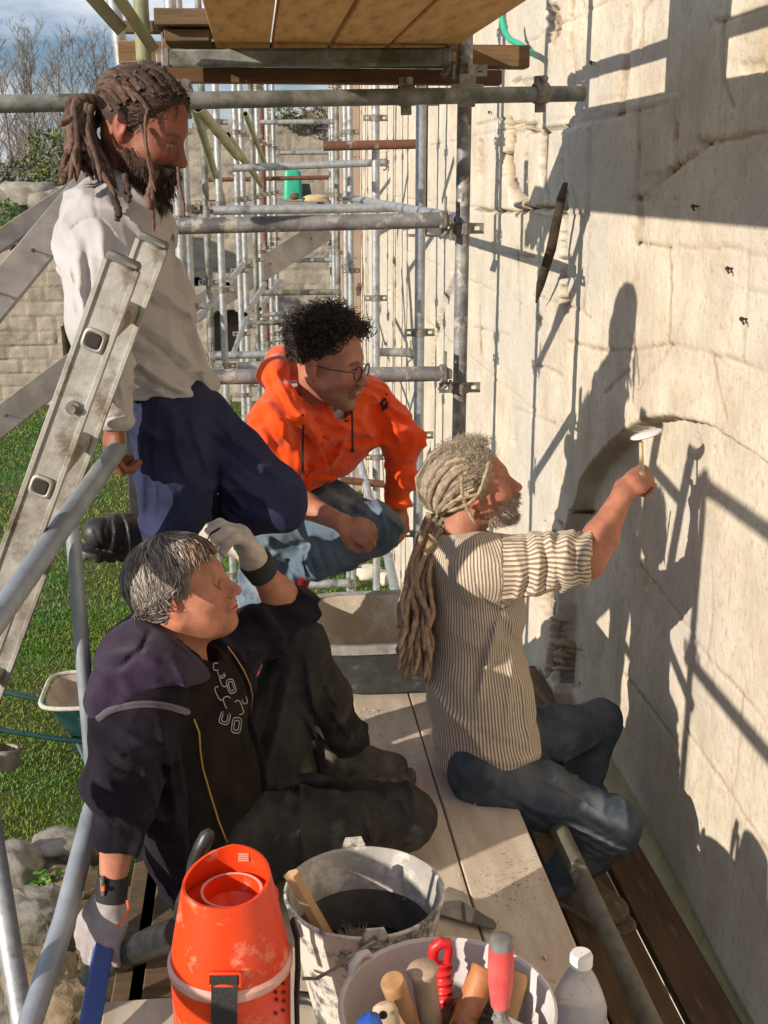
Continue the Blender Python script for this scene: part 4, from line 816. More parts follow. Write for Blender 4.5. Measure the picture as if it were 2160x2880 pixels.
def mesh_sdf(f, lo, hi, h, smooth=1):
    lo = np.asarray(lo, float)-2*h; hi = np.asarray(hi, float)+2*h; B = 6
    nb = np.ceil((hi-lo)/(h*B)).astype(int); n = nb*B+1
    gx, gy, gz = np.meshgrid(*[np.arange(k) for k in nb], indexing='ij'); bi = np.stack([gx, gy, gz], -1).reshape(-1, 3)
    bc = lo+(bi+.5)*B*h; d = f(bc); act = np.abs(d) < B*h*.9+.013
    F = np.full(n, 1.0, np.float32)
    for i, j, k in bi[d < -.0]: F[i*B:i*B+B+1, j*B:j*B+B+1, k*B:k*B+B+1] = -1
    ab = bi[act]; o = np.stack(np.meshgrid(*[np.arange(B+1)]*3, indexing='ij'), -1).reshape(-1, 3)
    for c in range(0, len(ab), 3000):
        idx = (ab[c:c+3000, None]*B+o[None]).reshape(-1, 3); v = f(lo+idx*h); F[idx[:, 0], idx[:, 1], idx[:, 2]] = v
    S_ = F < 0; m = np.zeros(np.array(n)-1, np.int8)
    for a in (0, 1):
        for b in (0, 1):
            for c in (0, 1): m += S_[a:n[0]-1+a, b:n[1]-1+b, c:n[2]-1+c]
    C = np.argwhere((m > 0) & (m < 8)); acc = np.zeros((len(C), 3)); cnt = np.zeros(len(C))
    for ax in range(3):
        o1, o2 = [(1, 2), (0, 2), (0, 1)][ax]
        for u in (0, 1):
            for w in (0, 1):
                A = np.zeros(3, int); A[o1] = u; A[o2] = w; E = A.copy(); E[ax] = 1
                f0 = F[tuple((C+A).T)]; f1 = F[tuple((C+E).T)]; k = (f0 < 0) != (f1 < 0)
                t = np.clip(np.where(k, f0/(f0-f1+1e-12), 0), 0, 1); q = np.tile(A.astype(float), (len(C), 1)); q[:, ax] = t
                acc[k] += q[k]; cnt[k] += 1
    V_ = lo+(C+acc/np.maximum(cnt, 1)[:, None])*h
    ix = np.full(np.array(n)-1, -1, np.int32); ix[tuple(C.T)] = np.arange(len(C)); Q = []
    for ax in range(3):
        o1, o2 = [(1, 2), (2, 0), (0, 1)][ax]
        s0 = [slice(None)]*3; s1 = [slice(None)]*3; s0[ax] = slice(0, -1); s1[ax] = slice(1, None)
        ch = np.argwhere(S_[tuple(s0)] != S_[tuple(s1)]); ch = ch[(ch[:, o1] > 0) & (ch[:, o2] > 0) & (ch[:, o1] < n[o1]-1) & (ch[:, o2] < n[o2]-1)]
        if not len(ch): continue
        sg = S_[tuple(ch.T)]; q = []
        for (u, w) in ((0, 0), (1, 0), (1, 1), (0, 1)):
            c = ch.copy(); c[:, o1] -= u; c[:, o2] -= w; q.append(ix[tuple(c.T)])
        q = np.stack(q, 1); q[sg] = q[sg][:, ::-1]; q = q[:, ::-1]; Q.append(q[(q >= 0).all(1)])
    Q = np.concatenate(Q)
    for it in range(smooth):
        ia = np.concatenate([Q.ravel(), np.roll(Q, -1, 1).ravel()]); ib = np.concatenate([np.roll(Q, -1, 1).ravel(), Q.ravel()])
        c_ = np.bincount(ia, minlength=len(V_)); s_ = np.stack([np.bincount(ia, V_[ib, k], minlength=len(V_)) for k in range(3)], 1)
        V_ = V_*.45+.55*s_/np.maximum(c_, 1)[:, None]
    return V_, Q
def wrinkle(p, sc, amp, ax=(1, 1, 1), s=0, ridged=True):
    q = p*np.asarray(ax, float)*sc; w = .5*vn(q[:, 0]*.6, q[:, 1]*.6, q[:, 2]*.6, s+9)
    r = vn(q[:, 0]+w, q[:, 1]+w, q[:, 2]-w, s)
    if ridged: r = 1-2*np.abs(r)**.8
    return amp*(r+.4*vn(q[:, 0]*2.2, q[:, 1]*2.2, q[:, 2]*2.2, s+3))
def garment(name, f, lo, hi, h, m, parent, attrs=None, smooth=1, mi=None, **tags):
    v, q = mesh_sdf(f, lo, hi, h, smooth); a = attrs(v) if attrs else None
    return mesh_obj(name, v, q, m, parent, ang=180, attrs=a, **tags)
def bb(pts, r): pts = np.asarray(pts); return pts.min(0)-r, pts.max(0)+r

def folds(p, sc, amp, d=(0, 0, 1), st=.45, s=0, sharp=1.6):
    """soft cloth creases running across direction d, stretched by st along them"""
    A = frame(d, (0, 1, .3) if abs(unit(d)[2]) > .9 else (0, 0, 1)); q = (p@A)*V(1, st, st)*sc
    w = .7*vn(q[:, 0]*.5, q[:, 1]*.5, q[:, 2]*.5, s+9); r = vn(q[:, 0]+w, q[:, 1]-w, q[:, 2]+w, s)+.35*vn(q[:, 0]*2.3, q[:, 1]*2.3, q[:, 2]*2.3, s+4)
    r2 = vn(q[:, 0]*2.1-w*3, q[:, 1]*1.7+w*2, q[:, 2]*2.1, s+21); return -amp*(1.5*(1-np.minimum(np.abs(r)*2.0, 1))**1.4-.35+.55*(1-np.minimum(np.abs(r2)*2.2, 1))**1.5-.12)
# ------------------------------------------------------------------ head, hand
class Head:
    def __init__(s, o, fwd, up=(0, 0, 1), sc=1.0, roll=0):
        s.o = np.asarray(o, float); f = unit(fwd); l = unit(np.cross(up, f)); u = np.cross(f, l)
        if roll: c, k = math.cos(roll), math.sin(roll); l, u = l*c+u*k, u*c-l*k
        s.A = np.stack([f, l, u], 1); s.sc = sc
    def loc(s, p): return (p-s.o)@s.A/s.sc
    def w(s, q): return s.o+np.asarray(q, float)@s.A.T*s.sc
def head_sdf(q, jaw=1.0, smile=0, nose=1.0, fat=0):
    y = np.abs(q[:, 1]); m = np.stack([q[:, 0], y, q[:, 2]], 1)
    d = ell(q, (-.010, 0, .042), (.102, .077, .084))
    d = smin(d, ell(m, (.045, .012, -.012), (.045, .050+fat, .075)), .035)
    d = smin(d, cap(m, (-.005, .056+fat, -.045), (.068, .016+fat*.5, -.098*jaw), .018+fat, .016+fat*.6), .035)
    d = smin(d, ell(m, (.030, 0, -.060), (.050, .050+fat, .050)), .03)
    d = smin(d, ell(q, (.078, 0, -.101*jaw), (.017, .021, .015)), .018)
    d = smin(d, cap(m, (.086, 0, .030), (.070, .044, .028), .013, .011), .02)               # brow
    d = smax(d, -ell(m, (.105, .038, .003), (.024, .023, .0145)), .012)                        # sockets
    d = smin(d, ell(m, (.0742, .0335, .003), (.0135, .0155, .0115)), .004)                      # eyeball + lids
    d = smin(d, cap(m, (.0885, .019, .0125), (.0755, .048, .0085), .0042, .0035), .004)       # upper lid fold
    d = smin(d, ell(m, (.062, .045, -.022), (.024, .018, .018)), .03)                         # cheek
    d = smin(d, cap(q, (.076, 0, .022), (.090, 0, -.034), .014, .0175), .010)
    d = smin(d, cap(q, (.089, 0, .020), (.116*1.0, 0, -.026), .0075, .0105*nose), .012)
    d = smin(d, ell(q, (.1165, 0, -.030), (.0125*nose, .0115, .0105)), .006)
    d = smin(d, ell(m, (.104, .0125, -.034), (.0125, .0065, .0075)), .006)
    d = smax(d, -ell(m, (.109, .0065, -.0405), (.004, .003, .004)), .003)
    d = smin(d, ell(m, (.092, 0, -.060), (.013, .027+.006*smile, .016)), .014)
    d = smin(d, ell(m, (.1035, 0, -.0565), (.006, .021+.008*smile, .0052)), .005)
    d = smin(d, ell(m, (.1015, 0, -.0675), (.007, .018+.006*smile, .0062)), .005)
    d = smax(d, -ell(m, (.1095, 0, -.0620), (.010, .026+.008*smile, .0016+.0035*smile)), .0025)
    d = smax(d, -cap(m, (.098, .016, -.040), (.084, .036+.004*smile, -.064), .002, .0025), .008)   # naso-labial fold
    # ears
    e = ell(m, (-.018, .081, .002), (.019, .0075, .031), frame((1, .15, .18))); e = smax(e, -ell(m, (-.012, .090, .004), (.011, .006, .020)), .004)
    e = smin(e, ell(m, (-.008, .079, -.027), (.009, .006, .009)), .006)
    return smin(d, e, .008)
def local(p, c, R_, fn):
    d = np.linalg.norm(p-c, axis=1); o = d-R_*.6; m = d < R_
    if m.any(): o[m] = fn(p[m])
    return o
def head_cols(v, H, skin, lip=(.50, .20, .16), brow=(.08, .05, .035), stub=None, eye='open', smile=0, dark=None):
    q = H.loc(v); y = np.abs(q[:, 1]); c = np.tile(np.asarray(skin, float), (len(v), 1))
    def put(m, col, a=1.0):
        m = (m*a)[:, None]; c[:] = c*(1-m)+np.asarray(col)*m
    near = (q[:, 0] > -.2) & (q[:, 0] < .2) & (np.abs(q[:, 1]) < .12) & (np.abs(q[:, 2]) < .2)
    red = np.exp(-(((q[:, 0]-.075)/.03)**2+((y-.04)/.022)**2+((q[:, 2]+.025)/.022)**2)); put(red, np.asarray(skin)*V(1.12, .78, .74), .6)
    put(np.exp(-(((q[:, 0]-.118)/.012)**2+(y/.014)**2+((q[:, 2]+.03)/.014)**2)), np.asarray(skin)*V(1.1, .74, .70), .7)
    put(np.exp(-(((q[:, 0]+.018)/.03)**2+((y-.084)/.010)**2+((q[:, 2])/.035)**2)), np.asarray(skin)*V(1.12, .7, .66), .7)
    if stub is not None:
        m = sst(.0, .02, -(q[:, 2]+.030)-.35*np.maximum(0, .06-q[:, 0]))*sst(-.14, -.11, q[:, 2])*(q[:, 0] > -.01); put(m*near, stub, .6)
        put(sst(.045, .03, y)*sst(-.058, -.050, q[:, 2])*sst(-.036, -.044, q[:, 2])*(q[:, 0] > .08), stub, .85)
    lm = sst(.030+.006*smile, .022, y)*sst(-.078, -.072, q[:, 2])*sst(-.050, -.0545, q[:, 2])*(q[:, 0] > .088); put(lm, lip, .8)
    mo = sst(.030+.008*smile, .024, y)*np.exp(-((q[:, 2]+.0625)/(.0022+.0006*smile))**2)*(q[:, 0] > .085)
    put(mo*(sst(.026, .018, y) if smile else 1), (.55, .50, .42) if smile else (.12, .03, .03), .9)
    if smile: put(sst(.030, .022, y)*np.exp(-((q[:, 2]+.0675)/.0016)**2)*(q[:, 0] > .08), (.10, .02, .02), .9); put(sst(.016, .020, y)*sst(.034, .028, y)*np.exp(-((q[:, 2]+.061)/.0035)**2)*(q[:, 0] > .07), (.12, .03, .03), .9)
    bl = q[:, 2]-(.0265+.12*np.clip(y-.015, 0, .02)-.35*np.clip(y-.035, 0, 1)); put(np.exp(-(bl/.0042)**2)*sst(.012, .018, y)*sst(.055, .048, y)*(q[:, 0] > .05), brow, .85)
    if eye == 'open':
        em = np.exp(-(((y-.032)/.0125)**4+((q[:, 2]-.002)/.0048)**4))*(q[:, 0] > .06); put(em, (.55, .50, .46)); put(np.exp(-(((y-.032)/.0055)**4+((q[:, 2]-.002)/.0055)**4))*em, (.05, .03, .02))
    put(np.exp(-(((y-.032)/.018)**2+((q[:, 2]+.001)/.010)**2))*(q[:, 0] > .06), np.asarray(skin)*V(.72, .60, .55), .45)
    put(np.exp(-((q[:, 2]-(.0065 if eye == 'open' else -.003+1.2*(y-.032)**2*60))/(.0027 if eye == 'open' else .0042))**2)*sst(.014, .019, y)*sst(.050, .045, y)*(q[:, 0] > .062), (.05, .025, .02), .9)
    return c
def hand_parts(w, d, n, side=1, curls=None, thumb=None, sc=1.0, spread=.05, tl=(.0, .0)):
    """w wrist, d toward fingers, n out of the palm, side: +1/-1 picks the thumb side"""
    d = unit(d); n = unit(np.asarray(n, float)-d*(np.asarray(n, float)@d)); s_ = np.cross(n, d)*side
    R_ = lambda v, a: d*0+np.cos(a)*v+np.sin(a)*n if False else None
    out = []; w = np.asarray(w, float)
    out.append(('palm', [w, w+d*.05*sc, w+d*.088*sc], [.023*sc, .030*sc, .029*sc], s_))
    Ls = [(.040, .024, .020), (.045, .028, .021), (.042, .026, .021), (.033, .020, .018)]; off = [.030, .0105, -.0095, -.028]
    curls = curls or [(.9, 1.2, .7)]*4
    for i in range(4):
        b = w+d*(.088-.004*abs(i-1.3))*sc+s_*off[i]*sc*.95; a = 0; p = [b-d*.015, b]; di = unit(d+s_*spread*(1.5-i))
        for L_, c in zip(Ls[i], curls[i]):
            a += c; p.append(p[-1]+(di*math.cos(a)+n*math.sin(a))*L_*sc)
        r = [.0105, .0098, .0090, .0080] if i != 3 else [.0092, .0085, .0076, .0068]
        out.append(('finger', p, [.012*sc]+[x*sc for x in r], None))
    t = thumb or [(.75, .65, .25), (.35, .8, .5), (.05, .8, .7)]
    b = w+d*.022*sc+s_*.024*sc; p = [b]
    for (cs, cd, cn), L_ in zip(t, (.040, .032, .026)): p.append(p[-1]+unit(s_*cs+d*cd+n*cn)*L_*sc)
    out.append(('thumb', p, [.017*sc, .0135*sc, .0115*sc, .0095*sc], None))
    return out
def hand_sdf(p, parts, inf=0.0): return local(p, parts[0][1][-1], .22, lambda q: hand_sdf_(q, parts, inf))
def hand_sdf_(p, parts, inf=0.0):
    D = None
    for nm, pts, rs, ax in parts:
        if nm == 'palm':
            e = chain(p, pts, [r*.62+inf for r in rs], .02, ax, 1.65)
        else: e = chain(p, pts, [r+inf for r in rs], .004)
        D = e if D is None else smin(D, e, .007 if nm != 'thumb' else .012)
    # knuckle creases
    return D
# ------------------------------------------------------------------ hair
def strands(curves, rads, cols, name, m, parent, n=5, flat=None, **tags):
    """many swept strands in one mesh (vectorised); curves list of (k,3)"""
    vs = []; fs = []; cs = []; b = 0; th = np.arange(n)*2*math.pi/n; ct, st = np.cos(th), np.sin(th)
    for c, r, col in zip(curves, rads, cols):
        c = np.asarray(c, float); k = len(c); T = np.gradient(c, axis=0); T /= np.maximum(np.linalg.norm(T, axis=1, keepdims=True), 1e-9)
        a = np.cross(T, (.3, .2, .93)); a /= np.maximum(np.linalg.norm(a, axis=1, keepdims=True), 1e-6); e = np.cross(T, a)
        r = np.asarray(r)*np.ones(k); r[-1] *= .12; ring = c[:, None]+r[:, None, None]*(ct[None, :, None]*a[:, None]+st[None, :, None]*e[:, None])
        vs.append(ring.reshape(-1, 3)); i = np.arange(k*n).reshape(k, n); j = np.roll(i, -1, 1)
        fs.append(np.stack([i[:-1], j[:-1], j[1:], i[1:]], -1).reshape(-1, 4)+b); b += k*n
        cs.append(np.tile(np.asarray(col), (k*n, 1)) if np.ndim(col) == 1 else np.repeat(np.asarray(col), n, 0))
    return mesh_obj(name, np.concatenate(vs), np.concatenate(fs), m, parent, ang=180, attrs={'col': np.concatenate(cs)}, **tags)
HAIRM = mat('hair', (1, 1, 1), attr='col', rough=.5, spec=.4)
DREADM = mat('dreadlock', (1.15, 1.1, 1.05), (.62, .60, .58), 60, .9, 0, .004, 170, attr='col')
SKINM = mat('skin', (1.14, 1.05, 1), (.78, .74, .72), 26, .52, 0, .0012, 200, attr='col', sss=.12, spec=.4)
def rsc(H, d, off=.0):
    """point on the scalp ellipsoid in local direction d"""
    d = unit(d); c = V(-.012, 0, .040); r = V(.103, .079, .086)+off; t = 1/np.linalg.norm(d/r); return c+d*t
def wob(c, amp, rg, f=3):
    k = len(c); t = np.linspace(0, 1, k)
    for a in range(3):
        c[:, a] += amp*(np.sin(t*rg.uniform(1, f)*6.28+rg.uniform(0, 6.28))-np.sin(0))*np.minimum(1, t*4)*rg.uniform(.3, 1)
    return c
# ================================================================== the seated man in the striped sweater
def J(px, py, Y): return P(px, py, Y=Y)
def ribmat(name, base, line, bumpd=.0022, duty=.30):
    m = mat(name, base, rough=.92, sheen=.2); t = m.node_tree; b = [n for n in t.nodes if n.type == 'BSDF_PRINCIPLED'][0]
    a = N(t, 'ShaderNodeAttribute'); a.attribute_name = 's'
    f = N(t, 'ShaderNodeMath', operation='FRACT'); t.links.new(a.outputs['Fac'], f.inputs[0])
    g = N(t, 'ShaderNodeMath', operation='PINGPONG'); g.inputs[1].default_value = .5; t.links.new(f.outputs[0], g.inputs[0])
    r = N(t, 'ShaderNodeMapRange'); r.interpolation_type = 'SMOOTHSTEP'; r.inputs['From Min'].default_value = duty*.5-.07; r.inputs['From Max'].default_value = duty*.5+.09; t.links.new(g.outputs[0], r.inputs['Value'])
    nz = N(t, 'ShaderNodeTexNoise'); nz.inputs['Scale'].default_value = 35; tc = N(t, 'ShaderNodeTexCoord'); t.links.new(tc.outputs['Object'], nz.inputs['Vector'])
    x = N(t, 'ShaderNodeMix', data_type='RGBA'); x.inputs['A'].default_value = (*line, 1); x.inputs['B'].default_value = (*base, 1); t.links.new(r.outputs[0], x.inputs['Factor'])
    y = N(t, 'ShaderNodeMix', data_type='RGBA', blend_type='MULTIPLY'); y.inputs['Factor'].default_value = 1; rr = N(t, 'ShaderNodeMapRange'); rr.inputs['To Min'].default_value = .82; rr.inputs['To Max'].default_value = 1.12; t.links.new(nz.outputs['Fac'], rr.inputs['Value']); t.links.new(x.outputs['Result'], y.inputs['A']); t.links.new(rr.outputs[0], y.inputs['B'])
    t.links.new(y.outputs['Result'], b.inputs['Base Color'])
    bn = N(t, 'ShaderNodeBump'); bn.inputs['Distance'].default_value = bumpd; t.links.new(r.outputs[0], bn.inputs['Height'])
    n2 = N(t, 'ShaderNodeTexNoise'); n2.inputs['Scale'].default_value = 420; t.links.new(tc.outputs['Object'], n2.inputs['Vector']); b2 = N(t, 'ShaderNodeBump'); b2.inputs['Distance'].default_value = .0008
    t.links.new(n2.outputs['Fac'], b2.inputs['Height']); t.links.new(bn.outputs[0], b2.inputs['Normal']); t.links.new(b2.outputs[0], b.inputs['Normal'])
    return m
DENIM = mat('dark_denim', (.040, .054, .074), (.080, .096, .118), 9, .85, 0, .0008, 400, stain=(.16, .155, .15), stsc=4, stpos=(.50, .75), spec=.15, crumple=(7, .006))
DENIML = mat('worn_denim', (.085, .125, .17), (.15, .20, .25), 7, .85, 0, .0008, 400, stain=(.30, .33, .36), stsc=5, stpos=(.55, .72), spec=.15, crumple=(7, .006))
BOOTL = mat('dusty_boot', (.17, .12, .07), (.11, .08, .05), 20, .8, 0, .002, 60, stain=(.3, .25, .18), stsc=9)
def person(name_lb, H, fbody, lo, hi, skin, h=.0028, colkw=None, extra=None):
    v, q = mesh_sdf(fbody, lo, hi, h, 1); c = head_cols(v, H, skin, **(colkw or {}))
    if extra: c = extra(v, c)
    o = np.array([(lo[0]+hi[0])/2, (lo[1]+hi[1])/2, v[:, 2].min()])
    return mesh_obj('person', v, q, SKINM, ang=180, origin=o, attrs={'col': c}, label=name_lb, cat='person')
def build_A():
    HA = Head(J(1338, 1404, 3.10)+V(.012, .076, .004), (math.cos(R(18))*math.cos(R(-4)), math.cos(R(18))*math.sin(R(-4)), math.sin(R(18))), sc=1.0)
    nk = J(1275, 1530, 3.16); rs = J(1372, 1578, 3.02); ls = J(1300, 1545, 3.34)
    el = J(1655, 1578, 2.98); wr = J(1750, 1392, 3.06)
    le = J(1365, 1760, 3.36); lw = J(1400, 1890, 3.28)
    ch = J(1335, 1700, 3.17); wa = J(1345, 1930, 3.15); hp = J(1375, 2120, 3.12)
    rh = J(1360, 2165, 3.00); rk = J(1722, 2322, 2.90); ra = J(1560, 2490, 3.06)
    lh = J(1400, 2110, 3.22); lk = J(1690, 2030, 3.50); la = J(1600, 2330, 3.42)
    d = unit(J(1808, 1340, 3.10)-wr)
    hand = hand_parts(wr, d, V(.75, .9, -.55), side=1, curls=[(.40, .35, .15), (.75, 1.1, .6), (.85, 1.25, .7), (.95, 1.3, .7)], thumb=[(.15, .8, .6), (-.1, .8, .7), (-.3, .8, .5)], sc=1.02)
    # the thumb side must point up in the picture
    if (hand[1][1][1]-hand[4][1][1])[2] < 0: hand = hand_parts(wr, d, V(.75, .9, -.55), side=-1, curls=[(.40, .35, .15), (.75, 1.1, .6), (.85, 1.25, .7), (.95, 1.3, .7)], thumb=[(.15, .8, .6), (-.1, .8, .7), (-.3, .8, .5)], sc=1.02)
    ay = V(0, 1, 0)
    def torso(p, k=0.):
        d = chain(p, [J(1330, 1625, 3.17), ch, wa, hp], [.098+k, .112+k, .132+k, .150+k], .08, ay, 1.35)
        return smin(d, chain(p, [rs+V(-.02, 0, -.01), nk+V(.02, 0, -.03), ls+V(0, 0, -.01)], [.070+k, .072+k, .068+k], .05), .07)
    neck = [HA.w((-.035, 0, -.035)), nk+V(.02, 0, -.02)]
    def fb(p):
        d = local(p, HA.o, .25, lambda p: head_sdf(HA.loc(p), 1.0)*HA.sc)
        d = smin(d, chain(p, neck, [.058, .064]), .03)
        d = smin(d, torso(p, -.045), .03)
        d = smin(d, chain(p, [rs, el, el+(wr-el)*.35, wr], [.045, .046, .047, .027], .02), .03)
        d = smin(d, hand_sdf(p, hand), .018)
        d = smin(d, chain(p, [ls, le, lw], [.042, .036, .026], .02), .03)
        for c in ((rh, rk, ra), (lh, lk, la)): d = smin(d, chain(p, list(c), [.07, .048, .035], .03), .03)
        return d
    allp = [HA.w((.13, 0, .13)), HA.w((-.12, 0, .13)), rk, ra, lk, la, lw, le, rs, wr, hp, J(1880, 1280, 3.1), J(1200, 1900, 3.0)]
    lo, hi = bb(allp, .09)
    man = person('man in striped ribbed sweater sitting on the deck edge, raising a tool to the wall', HA, fb, lo, hi, (.38, .165, .105), colkw=dict(brow=(.22, .17, .13), eye='open', stub=(.42, .33, .27)))
    # sweater
    cuff = el+(wr-el)*-.02; up = unit(el-rs)
    def fs(p):
        d = torso(p, .004)
        # hem flares, ends above the seat
        arm = chain(p, [rs+V(-.01, 0, -.02), rs+(el-rs)*.5+V(0, 0, -.006), el+V(.0, 0, .01)], [.084, .074, .064], .03)
        t = (p-rs)@up/np.linalg.norm(el-rs); u = t*np.linalg.norm(el-rs)
        a1 = vn(p[:, 1]*14, p[:, 2]*14, p[:, 0]*5, 3)
        arm = arm-sst(.12, .95, t)*(.0095*np.sin(u*105+2.6*a1+.9*np.sin(p[:, 2]*30)))
        arm = arm-.014*np.exp(-((t-.88)/.07)**2)-.010*np.exp(-((t-.72)/.06)**2)
        arm = smax(arm, (p-(rs+(el-rs)*.93))@unit(up+V(0, 0, -.45)), .012)
        arm2 = chain(p, [ls, le, lw], [.060, .050, .045], .03)
        ax_ = frame(unit(el-rs), (0, 1, 0)); cc = rs+(el-rs)*.90; q_ = (p-cc)@ax_; rr0 = np.hypot(q_[:, 1], q_[:, 2]); arm = smin(arm, np.hypot(rr0-.056-.004*np.sin(np.arctan2(q_[:, 1], q_[:, 2])*5), q_[:, 0]+.25*q_[:, 2])-.014, .012)
        d = smin(d, smin(arm, arm2, .02), .030)
        d = d+folds(p, 9, .006, (.6, 0, .8), .4, 4)
        q = p-J(1440, 1800, 3.0); d = d+.010*np.exp(-((q[:, 0]+.55*q[:, 2])/.016)**2)*np.exp(-(q[:, 2]/.13)**2)*(p[:, 1] < 3.15)
        d = smax(d, -(p-J(1300, 2200, 2.98))@unit(V(-.20, 0, 1)), .012)          # hem
        d = smax(d, -ell(p, nk+V(.035, 0, .055), (.075, .075, .055)), .01)
        return d-pf(p, [([(1500, 1496), (1520, 1590), (1500, 1700)], 9, .010), ([(1478, 1500), (1492, 1600), (1470, 1690)], 7, -.009), ([(1548, 1490), (1556, 1580), (1560, 1680)], 9, .012), ([(1528, 1495), (1536, 1590), (1530, 1680)], 6, -.010), ([(1440, 1530), (1470, 1620), (1450, 1700)], 8, .006), ([(1390, 1690), (1470, 1680), (1560, 1650)], 8, .007), ([(1590, 1500), (1600, 1570), (1612, 1640)], 8, .010),
          ([(1352, 1496), (1335, 1560), (1331, 1630), (1365, 1690), (1402, 1722)], 3, -.005), ([(1405, 1735), (1378, 1840), (1340, 1980)], 11, .012), ([(1388, 1730), (1360, 1830), (1322, 1950)], 8, -.008), ([(1440, 1760), (1440, 1900), (1420, 2050)], 10, .006), ([(1210, 1980), (1290, 2040), (1400, 2050)], 12, .005), ([(1470, 1900), (1480, 2020), (1500, 2120)], 9, .006), ([(1330, 2120), (1430, 2150), (1530, 2120)], 9, .005)], 3.3)
    SWT = ribmat('rib_knit', (.60, .51, .40), (.25, .165, .115), .003, .36)
    arm_n = frame(up, (0, 1, 0))
    def at(v):
        c0 = J(1330, 1625, 3.17); t = np.clip((v[:, 2]-hp[2])/(c0[2]-hp[2]), -.3, 1.2); cx = hp[0]+(c0[0]-hp[0])*t; cy = 3.145
        th = np.arctan2((v[:, 1]-cy)/1.45, v[:, 0]-cx)      # 0 at the front, jump at the back pushed to the far side
        th = (th-2.0) % (2*math.pi); s1 = th*98/(2*math.pi)+.25*np.sin(v[:, 2]*9)
        q = v-rs; a = np.arctan2(q@arm_n[:, 1], q@arm_n[:, 2]); tt = q@up; s2 = ((a+math.pi-1.2) % (2*math.pi))*38/(2*math.pi)+.35*np.sin(tt*30)
        da = chain(v, [rs+V(-.01, 0, -.02), rs+(el-rs)*.5, el], [.088, .078, .068], .03); sl = (da < .032) & (tt > .035) & (v[:, 1] < 3.2)
        q2 = v-ls; s2b = np.arctan2(q2[:, 2], q2[:, 0])*20
        return {'s': np.where(sl, s2, s1).astype(np.float32)}
    lo2, hi2 = bb([rs, el, ls, le, lw, hp, nk, J(1200, 1900, 3.1), J(1540, 2180, 3.1), J(1300, 2215, 2.95)], .13)
    garment('sweater', fs, lo2, hi2, .0042, SWT, man, at)
    # jeans
    def fj(p):
        d = chain(p, [rh, rh+(rk-rh)*.5, rk, rk+(ra-rk)*.45, ra], [.102, .088, .074, .066, .056], .035)
        d2 = chain(p, [lh, lh+(lk-lh)*.5, lk, la], [.100, .088, .070, .058], .035)
        d = smin(smin(d, d2, .02), ell(p, hp+V(.0, 0, -.05), (.11, .18, .10)), .05)
        kf = np.exp(-(np.linalg.norm(p-(rk+(-.045*unit(rk-rh))+V(-.02, -.05, -.03)), axis=1)/.06)**2)
        d = d+wrinkle(p, 9, .003, (1, 1, 1), 12)+folds(p, 11, .006, (.9, 0, -.3), .4, 15)+kf*.006*np.sin((p@unit(V(.5, 0, 1)))*260)
        side = (p-rh)@unit(np.cross(rk-rh, V(0, 1, 0)))
        d = d-pf(p, [([(1390, 2160), (1560, 2205), (1680, 2275), (1752, 2362)], 3, .004), ([(1625, 2392), (1700, 2385), (1755, 2360)], 6, .007), ([(1620, 2365), (1700, 2362), (1748, 2345)], 5, .006), ([(1610, 2340), (1690, 2340), (1738, 2325)], 5, .005), ([(1640, 2412), (1720, 2402)], 5, .005), ([(1450, 2255), (1540, 2290), (1620, 2300)], 9, .007), ([(1520, 2195), (1600, 2225)], 8, .005), ([(1400, 2235), (1480, 2275), (1560, 2330)], 8, -.006), ([(1560, 2420), (1600, 2440), (1660, 2440)], 7, .005),
          ([(1560, 2110), (1640, 2060), (1710, 2030)], 8, .008), ([(1540, 2070), (1620, 2030)], 8, -.006), ([(1470, 1990), (1570, 1990)], 9, .006), ([(1580, 2150), (1650, 2110), (1700, 2080)], 7, .008), ([(1600, 2190), (1650, 2170)], 6, .006)])
        return smax(d, (np.linalg.norm(p-ra, axis=1)*0-(p[:, 2]-(ra[2]-.01))), .01)
    lo3, hi3 = bb([rh, rk, ra, lh, lk, la, hp-V(.15, 0, .1), hp+V(0, .2, 0)], .12)
    garment('jeans', fj, lo3, hi3, .0045, DENIM, man)
    def boot(p, a, d, L=.27):
        d = unit(d); b = a+d*(L-.09)+V(0, 0, -.045); e = chain(p, [a+V(0, 0, .05), a+V(0, 0, -.02)], [.048, .045], .02)
        e = smin(e, chain(p, [a-d*.03+V(0, 0, -.035), a+d*.07+V(0, 0, -.03), b], [.040, .046, .043], .03), .03)
        f = np.maximum(np.abs(p[:, 2]-(a[2]-.085))-.012, chain(p[:, :]*V(1, 1, 0), [(a-d*.035)*V(1, 1, 0), (b+d*.015)*V(1, 1, 0)], [.045, .052]))
        return smin(smax(e, -(p[:, 2]-(a[2]-.085)), .005), f, .006)
    bt = J(1590, 2535, 3.06); bt[2] = -.315
    for c_, dd in ((bt, V(.4, -.55, 0)), (la*V(1, 1, 0)+V(0, 0, -.30), V(1, .1, 0))):
        garment('boot', lambda p: boot(p, c_, dd)+wrinkle(p, 30, .0015, s=3), *bb([c_-V(.2, .2, .1), c_+V(.25, .2, .1)], .03), .0045, BOOTL, man)
    # beard fuzz
    rg = np.random.default_rng(21); C, Rr, K = [], [], []
    for i in range(2600):
        u = rg.uniform(-1, 1); z = rg.uniform(-.118, -.040); x = .005+.075*rg.uniform(0, 1)**.7; y = u*(.062-.30*max(0, x-.03)*.5)
        if rg.uniform() < .25: x, y, z = .098, rg.uniform(-.022, .022), rg.uniform(-.05, -.044)
        if x > .08 and z > -.078 and not (z > -.052): continue
        q = V(x, y, z); o = unit(q-V(.015, 0, -.045)); q = V(.015, 0, -.045)+o*.03
        for _ in range(12):
            s_ = head_sdf(q[None])[0]; q = q-o*s_*.9
            if abs(s_) < .0006: break
        if q[2] > -.038: continue
